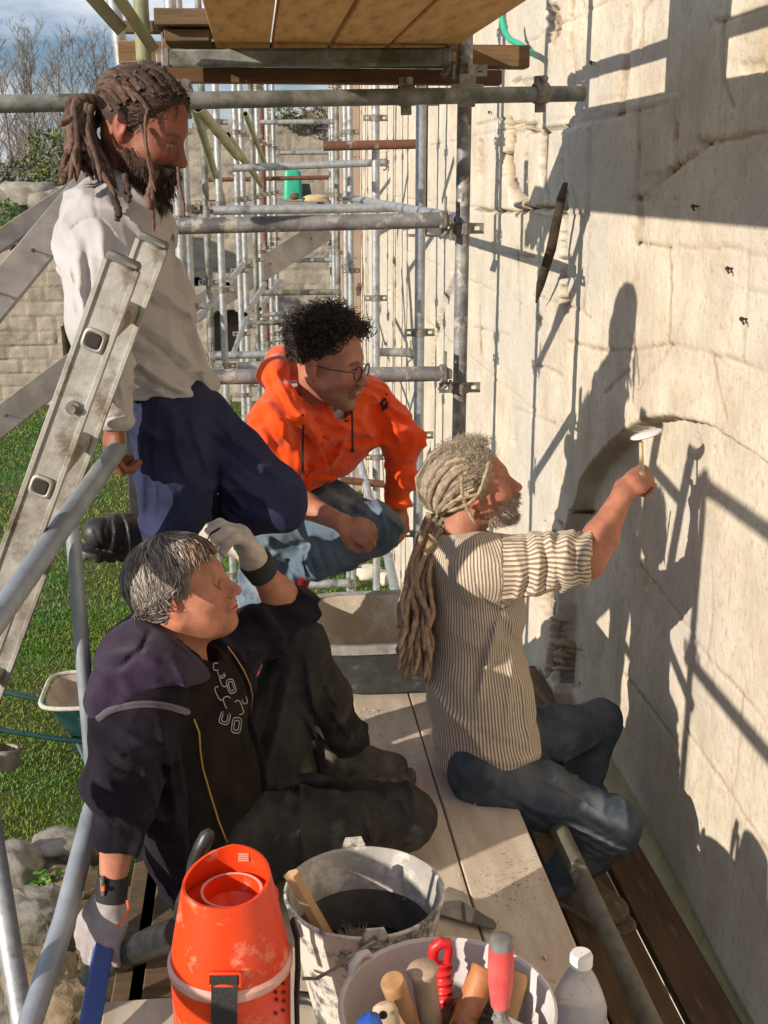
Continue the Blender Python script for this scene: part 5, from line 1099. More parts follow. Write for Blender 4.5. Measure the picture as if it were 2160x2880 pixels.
        L_ = rg.uniform(.006, .016); dr = unit(o+V(.1, 0, -.6)+rg.normal(0, .45, 3)); c = np.array([q-o*.002, q+dr*L_*.5, q+dr*L_+rg.normal(0, .003, 3)]); C.append(HA.w(c)); Rr.append([.0008, .0007, .0003]); g = rg.uniform(.25, .72); K.append((g, g*.84, g*.68))
    strands(C, Rr, K, 'beard', HAIRM, man, 3)
    # hair: scalp mass, bound dreadlocks, loose fuzz
    tie = HA.loc(J(1165, 1505, 3.14)[None])[0]; tie = V(-.125, 0, -.055); C, Rr, K = [], [], []; td = unit(tie-V(-.012, 0, .04))
    def hcol(): 
        g = rg.uniform(.20, .52); return (g, g*.82, g*.62)
    for i in range(130):
        a = rg.uniform(-1, 1); ph = a*2.0; z = rg.uniform(-.25, 1.25)
        rd = unit(V(math.cos(ph*.9), math.sin(ph), z)) if abs(a) < .93 else unit(V(.2, a, .1))
        if rd[0]-.45*rd[2] > .38: continue
        pts = []
        for t in np.linspace(0, 1, 16):
            dd = unit(rd*(1-t)+td*t+V(0, 0, .35)*math.sin(math.pi*t)*.5); pts.append(rsc(HA, dd, .014+.010*((i*7) % 5)/5+.003*math.sin(t*9+i))+V(-.020, 0, .004)*math.sin(math.pi*min(1, t*1.1)))
        pts[-1] = tie+rg.normal(0, .012, 3); pts = wob(np.array(pts), .004, rg); C.append(HA.w(pts)); r_ = rg.uniform(.0055, .0085); Rr.append(r_*(1+.18*np.sin(np.arange(16)*rg.uniform(2, 4)+i))); K.append(hcol())
    T = HA.w(tie)
    for i in range(44):
        o = T+rg.normal(0, .016, 3)+V(.0, 0, -.01); ex = J(rg.uniform(1112, 1215), rg.uniform(1760, 1925), 3.02+rg.uniform(-.07, .08)); k = 22; t = np.linspace(0, 1, k)[:, None]
        c = o*(1-t)+ex*t+V(-.055, 0, .0)*np.sin(np.pi*np.minimum(t*1.15, 1))*rg.uniform(.1, .9); c = wob(c, .004, rg, 4); C.append(c); r_ = rg.uniform(.0070, .0105); Rr.append(r_*(1+.16*np.sin(np.arange(k)*rg.uniform(1.5, 3.2)+i))*np.linspace(1.0, .85, k)); g = rg.uniform(.26, .46); tt = t; K.append(np.array([(g*(1+.10*x[0]), g*(.72), g*(.48)) for x in tt]))
    for i in range(5):      # wrap round the tie
        th = np.linspace(0, 6.6, 18)[:, None]; ax = V(.85, 0, -.35); e1 = V(0, 1, 0); e2 = np.cross(ax, e1); C.append(T+V(.005+.008*i, 0, .005-.008*i)+(np.cos(th)*e1+np.sin(th)*e2)*(.027+.003*i)); Rr.append(.0075); K.append(hcol())
    for a in ([(1299, 1338), (1298, 1370), (1303, 1405), (1318, 1440), (1338, 1475)], [(1376, 1300), (1362, 1345), (1350, 1385), (1325, 1415), (1282, 1432), (1258, 1440)], [(1345, 1390), (1310, 1400), (1275, 1408), (1240, 1440)], [(1190, 1545), (1215, 1555), (1232, 1530), (1205, 1500)], [(1195, 1560), (1208, 1545), (1220, 1538)]):
        c = np.array([J(x, y, 3.045 if y < 1500 else 3.02) for x, y in a]); t = np.linspace(0, 1, 18); c = np.stack([np.interp(t, np.linspace(0, 1, len(a)), c[:, k]) for k in range(3)], 1)
        for _ in range(3): c[1:-1] = (c[:-2]+c[1:-1]*2+c[2:])/4
        C.append(c); Rr.append(.0050*(1+.2*np.sin(np.arange(18)*2.3))); K.append((.42, .33, .23))
    strands(C, Rr, K, 'dreadlocks', DREADM, man, 7)
    C, Rr, K = [], [], []
    for i in range(1900):
        rd = unit(V(rg.normal(.35, .45), rg.normal(-.2, .7), abs(rg.normal(.75, .4)))); 
        if rd[0]-.45*rd[2] > .40: continue
        q = rsc(HA, rd, .020); L_ = rg.uniform(.012, .042); k = 7; d_ = unit(rd+rg.normal(0, .6, 3)); tt = np.linspace(0, 1, k)[:, None]; e = unit(np.cross(d_, rg.normal(0, 1, 3))); f_ = np.cross(d_, e); tw_ = rg.uniform(3, 9)
        c = q+d_*tt*L_*.8+(np.cos(tt*tw_)*e+np.sin(tt*tw_)*f_)*.006*rg.uniform(.3, 1.3); C.append(HA.w(c)); Rr.append(.00045); g = rg.uniform(.30, .62); K.append((g, g*.84, g*.66))
    strands(C, Rr, K, 'frizz', HAIRM, man, 3)
    def cp(p): q = HA.loc(p); return smax(ell(q, (-.030, 0, .048), (.122, .094, .098))+wrinkle(p, 26, .003, s=8), (q[:, 0]*.95-q[:, 2]*.55-.026), .01)
    g_ = mat('hair_base', (.24, .20, .16), (.34, .29, .23), 40, .95, 0, .005, 120, stretch=(1, 1, 1)); garment('hair_mass', cp, *bb([HA.w((0, 0, .04))], .15), .005, g_, man)
    # hole for the little float he holds is a thing of its own
    hc = (hand[2][1][1]+hand[3][1][2])/2; base = J(1806, 1385, 3.085); top = J(1803, 1243, 3.10)
    root = empty('plaster_float', base, 'small white round float on a stick held up against the wall', 'float')
    MB().tube([base, base+(top-base)*.35, base+(top-base)*.42, top], [.011, .011, .0065, .006], 12).build('handle', mat('yellow_handle', (.42, .30, .10), (.46, .40, .30), 30, .6), root)
    n_ = unit(_u*.94-_r*.30-_f*.20); A_ = frame(n_, (0, 1, 0)); M3 = np.stack([A_[:, 1], A_[:, 2], A_[:, 0]], 1)
    MB().lathe([(.001, -.002), (.040, -.002), (.044, .001), (.044, .004), (.040, .007), (.001, .008)], J(1818, 1224, 3.10), 36, M3).build('disc', mat('white_disc', (.72, .70, .68), (.62, .60, .58), 30, .5), root)
    return HA
HA = build_A()
# ================================================================== the seated woman
def fabricmat(name, c1, c2, stain=None, sh=.3, bs=300, bd=.0012, sc=12): return mat(name, c1, c2, sc, .95, 0, bd, bs, spec=.12, crumple=(5.5, .006), stain=stain, stsc=5, stpos=(.58, .75), sheen=sh)
BLK = fabricmat('black_fleece', (.009, .007, .012), (.018, .014, .023), sh=.04)
PUR = fabricmat('plum_fleece', (.022, .012, .030), (.042, .027, .054), sh=.12, bs=240, bd=.003)
TSH = fabricmat('black_tshirt', (.012, .009, .008), (.022, .017, .015), sh=.0)
WORK = fabricmat('charcoal_workwear', (.030, .028, .028), (.052, .048, .047), stain=(.13, .12, .105), sh=.0)
GLOVE = mat('grey_glove', (.40, .36, .36), (.30, .27, .27), 18, .85, 0, .0012, 250, sheen=.2)
GLOVEW = mat('pale_glove', (.52, .47, .42), (.40, .35, .31), 18, .85, 0, .0012, 250, stain=(.26, .21, .18), stsc=6, stpos=(.55, .7))
BAND = mat('glove_band', (.012, .012, .012), (.025, .025, .025), 20, .8, bump=.001, bsc=300)
def build_B():
    HB = Head(J(496, 1712, 2.50)+V(.012, .078, .012), (math.cos(R(16))*math.cos(R(-8)), math.cos(R(16))*math.sin(R(-8)), math.sin(R(16))), sc=1.0)
    nk = J(505, 1850, 2.57); rs = J(392, 1935, 2.40); ls = J(640, 1860, 2.72)
    re_ = J(347, 2200, 2.30); rw = J(314, 2512, 2.27)
    le = J(815, 1715, 2.86); lw = J(722, 1590, 2.80)
    ch = J(520, 2000, 2.55); wa = J(560, 2220, 2.54); hp = J(600, 2400, 2.52)
    rh = J(655, 2375, 2.46); rk = J(1122, 2300, 2.66); ra = J(815, 2215, 2.93)
    lh = J(690, 2330, 2.72); lk = J(835, 1830, 2.84); la = J(985, 2090, 3.12)
    ay = V(0, 1, 0); axt = unit(V(.25, 1, 0))
    def torso(p, k=0.):
        d = chain(p, [J(500, 1935, 2.56), ch, wa, hp], [.100+k, .122+k, .128+k, .120+k], .08, axt, 1.35)
        return smin(d, chain(p, [rs+V(.01, 0, -.01), nk+V(0, 0, -.04), ls+V(-.01, 0, -.01)], [.060+k, .060+k, .056+k], .06), .08)
    # lower glove grips the blue bar from above: fingers down
    gd = unit(J(280, 2700, 2.22)-rw); gh = hand_parts(rw+gd*.006, gd, V(.15, .75, -.3), side=1, curls=[(.25, .7, .5), (.2, .6, .5), (.2, .6, .45), (.2, .55, .4)], thumb=[(.6, .9, .2), (.15, .95, .25), (-.1, .95, .3)], sc=1.05, spread=.03)
    if (gh[4][1][-1]-gh[0][1][1])[0] < 0: gh = hand_parts(rw+gd*.006, gd, V(.15, .75, -.3), side=-1, curls=[(.25, .7, .5), (.2, .6, .5), (.2, .6, .45), (.2, .55, .4)], thumb=[(.6, .9, .2), (.15, .95, .25), (-.1, .95, .3)], sc=1.05, spread=.03)
    # upper glove: palm turned to the brow, fingers curling over the hair
    ud = unit(J(655, 1462, 2.76)-lw); uh = hand_parts(lw, ud, V(-1, -.45, -.4), side=1, curls=[(.55, .85, .5), (.6, .9, .5), (.65, .9, .5), (.7, .9, .5)], thumb=[(.6, .6, .6), (.1, .7, .7), (-.1, .5, .8)], sc=1.14, spread=.14)
    if (uh[1][1][1]-uh[4][1][1])[1] > 0: pass
    neck = [HB.w((-.030, 0, -.035)), nk]
    def fb(p):
        d = local(p, HB.o, .25, lambda p: head_sdf(HB.loc(p), .96, nose=1.0, fat=.006)*HB.sc)
        d = smin(d, ell(HB.loc(p), (.03, 0, -.095), (.05, .04, .022)), .03)
        d = smin(d, chain(p, neck, [.057, .062], .03), .035)
        d = smin(d, torso(p, -.05), .03)
        d = smin(d, chain(p, [rs, re_, re_+(rw-re_)*.35, rw], [.048, .043, .041, .026], .02), .03)
        d = smin(d, chain(p, [ls, le, le+(lw-le)*.35, lw], [.046, .043, .043, .027], .02), .03)
        d = smin(smin(d, hand_sdf(p, gh, -.002), .012), hand_sdf(p, uh, -.002), .012)
        for c in ((rh, rk, ra), (lh, lk, la)): d = smin(d, chain(p, list(c), [.06, .045, .035], .03), .03)
        return d
    allp = [HB.w((.13, 0, .13)), HB.w((-.12, 0, .13)), rk, ra, lk, la, lw, le, rs, rw, hp, gh[2][1][-1], uh[2][1][-1], uh[2][1][2], uh[1][1][2], re_]
    lo, hi = bb(allp, .09)
    man = person('grey haired woman in black sitting on the deck, one gloved hand held above her brow', HB, fb, lo, hi, (.44, .20, .125), colkw=dict(brow=(.33, .19, .12), eye='shut', lip=(.55, .17, .16)))
    # hood laid over the near shoulder, plum fleece
    def fh(p):
        a = J(300, 1930, 2.36); b = J(470, 1900, 2.50); c = J(395, 1790, 2.66)
        d = chain(p, [J(376, 1960, 2.40), J(450, 1945, 2.43), J(505, 1950, 2.46)], [.094, .092, .068], .06, axt, 1.1)
        d = smin(d, chain(p, [J(405, 1795, 2.66), J(375, 1860, 2.52), J(374, 1960, 2.42)], [.058, .074, .078], .05), .06)
        d = d+folds(p, 7, .005, (.7, .2, .7), .45, 24)+wrinkle(p, 4, .006, s=3, ridged=False)
        d = d-pf(p, [([(300, 1850), (380, 1830), (460, 1870)], 14, .010), ([(290, 1900), (370, 1890), (470, 1930)], 14, .008), ([(420, 1780), (400, 1830), (330, 1880)], 9, -.008), ([(480, 1850), (520, 1920), (530, 1990)], 10, .008)])
        hem = p[:, 2]-(J(400, 2012, 2.30)[2]+.13*np.sin(np.clip((p[:, 0]-J(300, 1990, 2.30)[0])/.17, -.4, 1.5)*2.4)*.35)
        d = smax(d, -hem, .010)
        return smax(d, -ell(p, nk+V(.02, 0, .055), (.078, .075, .075)), .015)
    # jacket
    ud_ = unit(le-ls)
    def fjk(p):
        d = torso(p, .006)
        arm = chain(p, [rs+V(0, 0, -.01), rs+(re_-rs)*.5, re_, re_+(rw-re_)*.60], [.080, .078, .070, .052], .03)
        u = (p-rs)@unit(re_-rs); arm = arm-.005*np.sin(u*60+3*vn(p[:, 0]*10, p[:, 1]*10, p[:, 2]*10, 5))*sst(.1, .25, u)
        cuf = (p-re_)@unit(rw-re_); arm = smax(arm, cuf-np.linalg.norm(rw-re_)*.56, .008)
        ar2 = chain(p, [ls, ls+(le-ls)*.5, le], [.066, .062, .058], .03); fo = smax(chain(p, [le, le+(lw-le)*.5], [.058, .052], .03), (p-(le+(lw-le)*.22))@unit(lw-le), .008)-.0015; ar2 = smin(ar2, fo, .02)
        u2 = (p-ls)@ud_; ar2 = ar2-.006*np.sin(u2*70+3*vn(p[:, 0]*10, p[:, 1]*10, p[:, 2]*10, 6))
        d = smin(smin(d, arm, .03), ar2, .03)+folds(p, 12, .010, (.5, .2, .8), .4, 14)
        # open front showing the shirt
        q = p-J(640, 2100, 2.40); opn = (p-J(565, 2120, 2.44))@unit(V(.93, -.36, .04)); d = smax(d, smin(opn, (p[:, 1]-2.60)*-1, .01)*1.0 if False else np.minimum(opn, 2.63-p[:, 1]), .01)
        d = smax(d, -ell(p, nk+V(.05, 0, .03), (.085, .075, .075)), .01)
        d = d-pf(p, [([(292, 2090), (350, 2140), (430, 2150)], 12, .012), ([(290, 2125), (350, 2170), (420, 2185)], 8, -.008), ([(290, 2185), (340, 2210), (400, 2200)], 9, .010), ([(330, 2050), (400, 2090), (440, 2100)], 9, .009), ([(275, 2238), (320, 2244), (372, 2240)], 4, -.004), ([(700, 1775), (770, 1800), (840, 1780)], 9, .010), ([(680, 1820), (760, 1845), (840, 1830)], 8, .009), ([(660, 1760), (700, 1800)], 7, -.006), ([(450, 2030), (480, 2160), (500, 2330)], 12, .010), ([(500, 2060), (530, 2200), (560, 2330)], 9, -.007), ([(400, 2150), (440, 2260), (470, 2380)], 12, .010)])
        for x_ in range(276, 372, 8): d = d-pf(p, [([(x_, 2252), (x_+1, 2362)], 2.6, .0022)])
        d = smax(d, -(fh(p)+.005), .004)
        return smax(d, (J(600, 2560, 2.45)[2]-.0)-p[:, 2], .01)
    lo2, hi2 = bb([rs, re_, rw, ls, le, hp, wa, nk, lw], .17)
    jk = garment('jacket', fjk, lo2, hi2, .0046, BLK, man)
    lo3, hi3 = bb([J(280, 1930, 2.36), J(540, 1950, 2.43), J(400, 1780, 2.7)], .14)
    garment('hood', fh, lo3, hi3, .0044, PUR, man)
    # trim band along the hood hem
    hv = []
    for x in np.linspace(275, 545, 26):
        p0 = J(x, 2010-30*math.sin(max(0, min(1, (x-275)/270))*3.1)+(12 if x < 290 else 0), 2.24); hv.append(p0)
    # push the band on to the hood surface
    hv2 = []
    for q in hv:
        d_ = unit(q-CAMP); o = CAMP.copy(); t = 2.0
        for _ in range(60):
            s_ = fh((CAMP+d_*t)[None])[0]; s2 = fjk((CAMP+d_*t)[None])[0]; s_ = min(s_, s2)
            if abs(s_) < .001: break
            t += s_*.8
        hv2.append(CAMP+d_*t)
    hv2 = np.array(hv2); hv2[1:-1] = (hv2[:-2]+hv2[1:-1]*2+hv2[2:])/4
    MB().tube(hv2, .0075, 8, ell=(1, 1)).build('hood_hem', fabricmat('hem_band', (.05, .04, .055), (.10, .085, .11), sh=.5, bs=500), man)
    # shirt
    def fsh(p): return smax(torso(p, -.004)+wrinkle(p, 8, .004, s=33), -ell(p, nk+V(.035, 0, .035), (.075, .062, .060)), .008)
    garment('shirt', fsh, lo2, hi2, .005, TSH, man)
    # trousers
    def ft(p):
        d = chain(p, [rh, rh+(rk-rh)*.5+V(0, 0, .0), rk, rk+(ra-rk)*.4, ra], [.098, .088, .080, .056, .046], .03)
        d2 = chain(p, [lh, lh+(lk-lh)*.5, lk, lk+(la-lk)*.5, la], [.098, .090, .070, .060, .056], .03)
        d = smin(smin(d, d2, .03), ell(p, hp+V(.02, .02, -.03), (.14, .19, .11)), .05)
        d = d+folds(p, 9, .010, (1, 0, .1), .5, 44)
        t = (p-rh)@unit(rk-rh); kn = np.exp(-((t-.355)/.005)**2)*(p[:, 1] < 2.72); d = d+.004*kn      # knee seam
        pk = (np.abs(t-.22) < .095) & (p[:, 2] < rh[2]+.015) & (p[:, 1] < 2.55); d = d-.005*pk
        d = d-pf(p, [([(700, 2245), (840, 2200), (1000, 2200)], 12, .010), ([(740, 2285), (880, 2245), (1010, 2230)], 8, -.007), ([(760, 2320), (900, 2290), (1010, 2270)], 10, .008), ([(1040, 2210), (1055, 2280), (1050, 2370)], 4, .005), ([(1085, 2225), (1130, 2260), (1150, 2300)], 10, .007), ([(850, 2322), (940, 2312), (1020, 2308)], 3, .005), ([(845, 2325), (848, 2400)], 3, .005), ([(1022, 2308), (1046, 2362)], 3, .006),
          ([(820, 1880), (790, 2020), (745, 2160)], 12, .011), ([(790, 1880), (760, 2000), (720, 2120)], 9, -.008), ([(860, 1840), (870, 1930), (905, 2030)], 11, .010), ([(890, 1850), (920, 1940), (960, 2010)], 8, .008), ([(720, 1960), (710, 2080), (690, 2180)], 10, .009), ([(930, 1990), (960, 2040), (985, 2080)], 9, .008), ([(840, 1990), (880, 2050), (900, 2100)], 8, .008)])
        d = smax(d, -(p[:, 2]-.004), .006)
        return d
    lo4, hi4 = bb([rh, rk, ra, lh, lk, la, hp], .14); garment('trousers', ft, lo4, hi4, .0046, WORK, man)
    # turn-up on the far leg
    # boots
    BOOTB = mat('dark_boot', (.045, .042, .034), (.10, .09, .07), 20, .7, 0, .003, 60, stain=(.16, .14, .10), stsc=9, stpos=(.55, .68))
    def boot(p, a, d, roll=0):
        d = unit(d); b = a+d*.165+V(0, 0, -.012); e = chain(p, [a+V(-.01, .0, .085), a], [.052, .050], .02)
        e = smin(e, chain(p, [a-d*.02, a+d*.08+V(0, 0, .0), b], [.046, .048, .043], .03), .03)
        so = np.maximum(np.abs(p[:, 2]-.018)-.016, chain(p*V(1, 1, 0), [(a-d*.03)*V(1, 1, 0), (b+d*.012)*V(1, 1, 0)], [.050, .055])); so = so+.005*(np.sin(((p-a)@d)*190) > .2)
        return smin(smax(e, -(p[:, 2]-.02), .005), so, .006)
    b1 = J(945, 2135, 3.10); b1[2] = .060; b2 = J(835, 2130, 3.06); b2[2] = .062
    for c_, dd in ((b1, V(1, -.12, 0)), (b2, V(.15, .98, 0))):
        garment('boot', lambda p: boot(p, c_, dd)+wrinkle(p, 26, .002, s=3), *bb([c_-V(.1, .1, .06), c_+V(.26, .26, .12), c_+V(.1, -.1, 0)], .02), .0045, BOOTB, man)
    0 and MB().tube([la+V(-.01, 0, .11)+V(-.018, 0, .02), la+V(0, 0, .0)+V(.0, 0, .03)], [.078, .076], 26, cap=False).build('turn_up', fabricmat('turnup', (.07, .06, .052), (.11, .095, .08)), man)
    # gloves
    garment('glove', lambda p: smin(hand_sdf(p, gh, .0035), chain(p, [rw-gd*.005, rw+gd*.03], [.034, .036]), .01)+wrinkle(p, 40, .0008, s=2), *bb([q for g in gh for q in g[1]]+[rw], .05), .0028, GLOVE, man)
    MB().tube([rw-unit(rw-re_)*.045, rw-unit(rw-re_)*.02, rw+gd*.012], [.0335, .0335, .036], 28).build('glove_band', BAND, man)
    q = J(292, 2500, 2.2); bd = unit(rw-re_); MB().box(J(289, 2492, 2.243), (.004, .009, .020), ch=.002).build('glove_tag', [mat('tag_grey', (.15, .14, .15), rough=.7)], man)
    MB().box(J(290, 2496, 2.237), (.004, .0085, .0045), ch=.001).build('glove_tag_stripe', mat('tag_orange', (.85, .18, .04), rough=.6), man)
    mb = MB(); mb.tube([J(357, 2532, 2.235), J(362, 2552, 2.225), J(356, 2575, 2.215), J(340, 2592, 2.205), J(328, 2608, 2.20)], .0026, 6); mb.build('glove_piping', mat('orange_piping', (.80, .12, .03), rough=.6), man)
    garment('glove', lambda p: smin(hand_sdf(p, uh, .0035), chain(p, [lw, lw+ud*.03], [.034, .036]), .01)+wrinkle(p, 40, .0008, s=2), *bb([q for g in uh for q in g[1]]+[lw], .05), .0028, GLOVEW, man)
    MB().tube([lw-unit(lw-le)*.035, lw, lw+ud*.012], [.038, .039, .041], 28).build('glove_band', BAND, man)
    for k in (1, 2):       # dark fourchettes between the fingers
        a_ = [(x+y)/2 for x, y in zip(uh[k][1][1:], uh[k+1][1][1:])]; MB().tube(a_, [.0125, .0115, .011, .008], 8).build('glove_gusset', BAND, man)
    # shirt print: rounded loops, outlined
    PRM = mat('print_white', (.42, .42, .40), rough=.8)
    def proj(x, y, off=.0035):
        d_ = unit(J(x, y, 2.4)-CAMP); t = 2.1
        for _ in range(60):
            s_ = min(fsh((CAMP+d_*t)[None])[0], fjk((CAMP+d_*t)[None])[0])
            if abs(s_) < .0008: break
            t += s_*.8
        return CAMP+d_*(t-off)
    def loop(cx, cy, w, h, rot, sq=.55, arc=(0, 6.283)):
        out = []
        for t in np.linspace(*arc, 22):
            x = w*np.sign(math.cos(t))*abs(math.cos(t))**sq; y = h*np.sign(math.sin(t))*abs(math.sin(t))**sq; out.append(proj(cx+x*math.cos(rot)-y*math.sin(rot), cy+x*math.sin(rot)+y*math.cos(rot)))
        return out
    mb = MB()
    for (cx, cy, w, h, rot, arc) in [(665, 2040, 13, 22, .15, (0, 6.28)), (665, 2040, 7, 14, .15, (0, 6.28)), (632, 2020, 14, 17, .3, (-1.2, 4.2)), (632, 2020, 8, 10, .3, (-1.2, 4.2)), (650, 1930, 11, 20, -.3, (0, 6.28)), (650, 1930, 6, 13, -.3, (0, 6.28)), (630, 1915, 10, 16, -.35, (1, 5.6)), (672, 1990, 9, 20, -.35, (-2, 2)), (640, 1975, 10, 16, -.3, (2, 6)), (608, 1875, 8, 10, 0, (1, 5)), (622, 1895, 8, 12, -.4, (0, 4)), (685, 1960, 7, 20, -.3, (0, 3)), (618, 1950, 9, 20, -.45, (1.5, 5))]:
        mb.tube(loop(cx, cy, w, h, rot, arc=arc), .0011, 5)
    mb.build('shirt_print', PRM, man)
    mb = MB(); mb.tube([proj(x, y, .006) for x, y in [(545, 2022), (560, 2060), (563, 2110), (570, 2160), (590, 2230), (615, 2310), (635, 2360), (650, 2385)]], .0022, 6); mb.build('zip', mat('brass_zip', (.40, .24, .07), rough=.4, metal=.6), man)
    mb = MB(); mb.tube([proj(x, y, .006) for x, y in [(640, 1818), (660, 1845), (685, 1885), (703, 1925), (710, 1960), (706, 1990)]], .0022, 6); mb.build('zip', mat('brass_zip2', (.40, .24, .07), rough=.4, metal=.6), man)
    # short layered grey hair
    rg = np.random.default_rng(31); C, Rr, K = [], [], []
    crown = unit(V(-.25, .35, 1)); cen = V(-.012, 0, .04)
    for i in range(13000):
        rd = unit(rg.normal(0, 1, 3)+V(-.25, 0, .25))
        if rd[2] < -.75 or (rd[0] > .52 and rd[2] < .42) or (rd[0] > .40 and rd[2] < .14) or (rd[0] > .28 and rd[2] < -.10) or (rd[0] > .02 and rd[2] < -.28): continue
        fl = rd-crown*(rd@crown); cl = vn(V(rd[0]*4), V(rd[1]*4), V(rd[2]*4), 3)[0]; fl = unit(fl); sd_ = np.cross(rd, fl); fl = unit(fl+sd_*(cl*1.1+rg.normal(0, .28)))
        fl = unit(fl+V(-.12, 0, -.35))
        if rd[0] > .40: fl = unit(fl+V(.3, -.8, -.2))
        L_ = rg.uniform(.035, .060)*(.8 if rd[2] < -.2 else 1)*(.7 if rd[0] > .3 else 1); k = 8; o0 = rg.uniform(.003, .015); c = []; q = rsc(HB, rd, o0)
        for t in range(k):
            c.append(q.copy()); q = q+fl*L_/(k-1); dd = unit(q-cen); lift = o0+.005*t/(k-1)+(.010 if t == k-1 else 0)*rg.uniform()
            tgt = rsc(HB, dd, lift); q = q*.25+tgt*.75 if dd[2] > -.35 else q+V(0, 0, -.002); fl = unit(fl-dd*(fl@dd)*.9+V(0, 0, -.10)+rg.normal(0, .05, 3))
        C.append(HB.w(np.array(c))); Rr.append(np.array([.0009, .0011, .0012, .0012, .0011, .0010, .0007, .0003])*rg.uniform(.8, 1.3))
        g = rg.choice([.06, .11, .17, .26, .38, .50], p=[.14, .2, .23, .22, .14, .07])*rg.uniform(.8, 1.2)*(1+.5*cl); K.append((g, g*.87, g*.77) if rd[0] < .5 else (g*1.0, g*.70, g*.48))
    strands(C, Rr, K, 'hair', HAIRM, man, 4)
    def hm(p): q = HB.loc(p); return smax(smax(ell(q, (-.012, 0, .040), (.107, .083, .090))+wrinkle(p, 30, .002, s=8), (q[:, 0]*.95-q[:, 2]*.55-.030), .01), -(q[:, 2]+.055+.25*q[:, 0]), .01)
    garment('hair_mass', hm, *bb([HB.w((0, 0, .04))], .15), .005, mat('grey_hair_base', (.15, .125, .105), (.24, .20, .175), 60, .9, 0, .004, 160), man)
    return HB
HB_ = build_B()
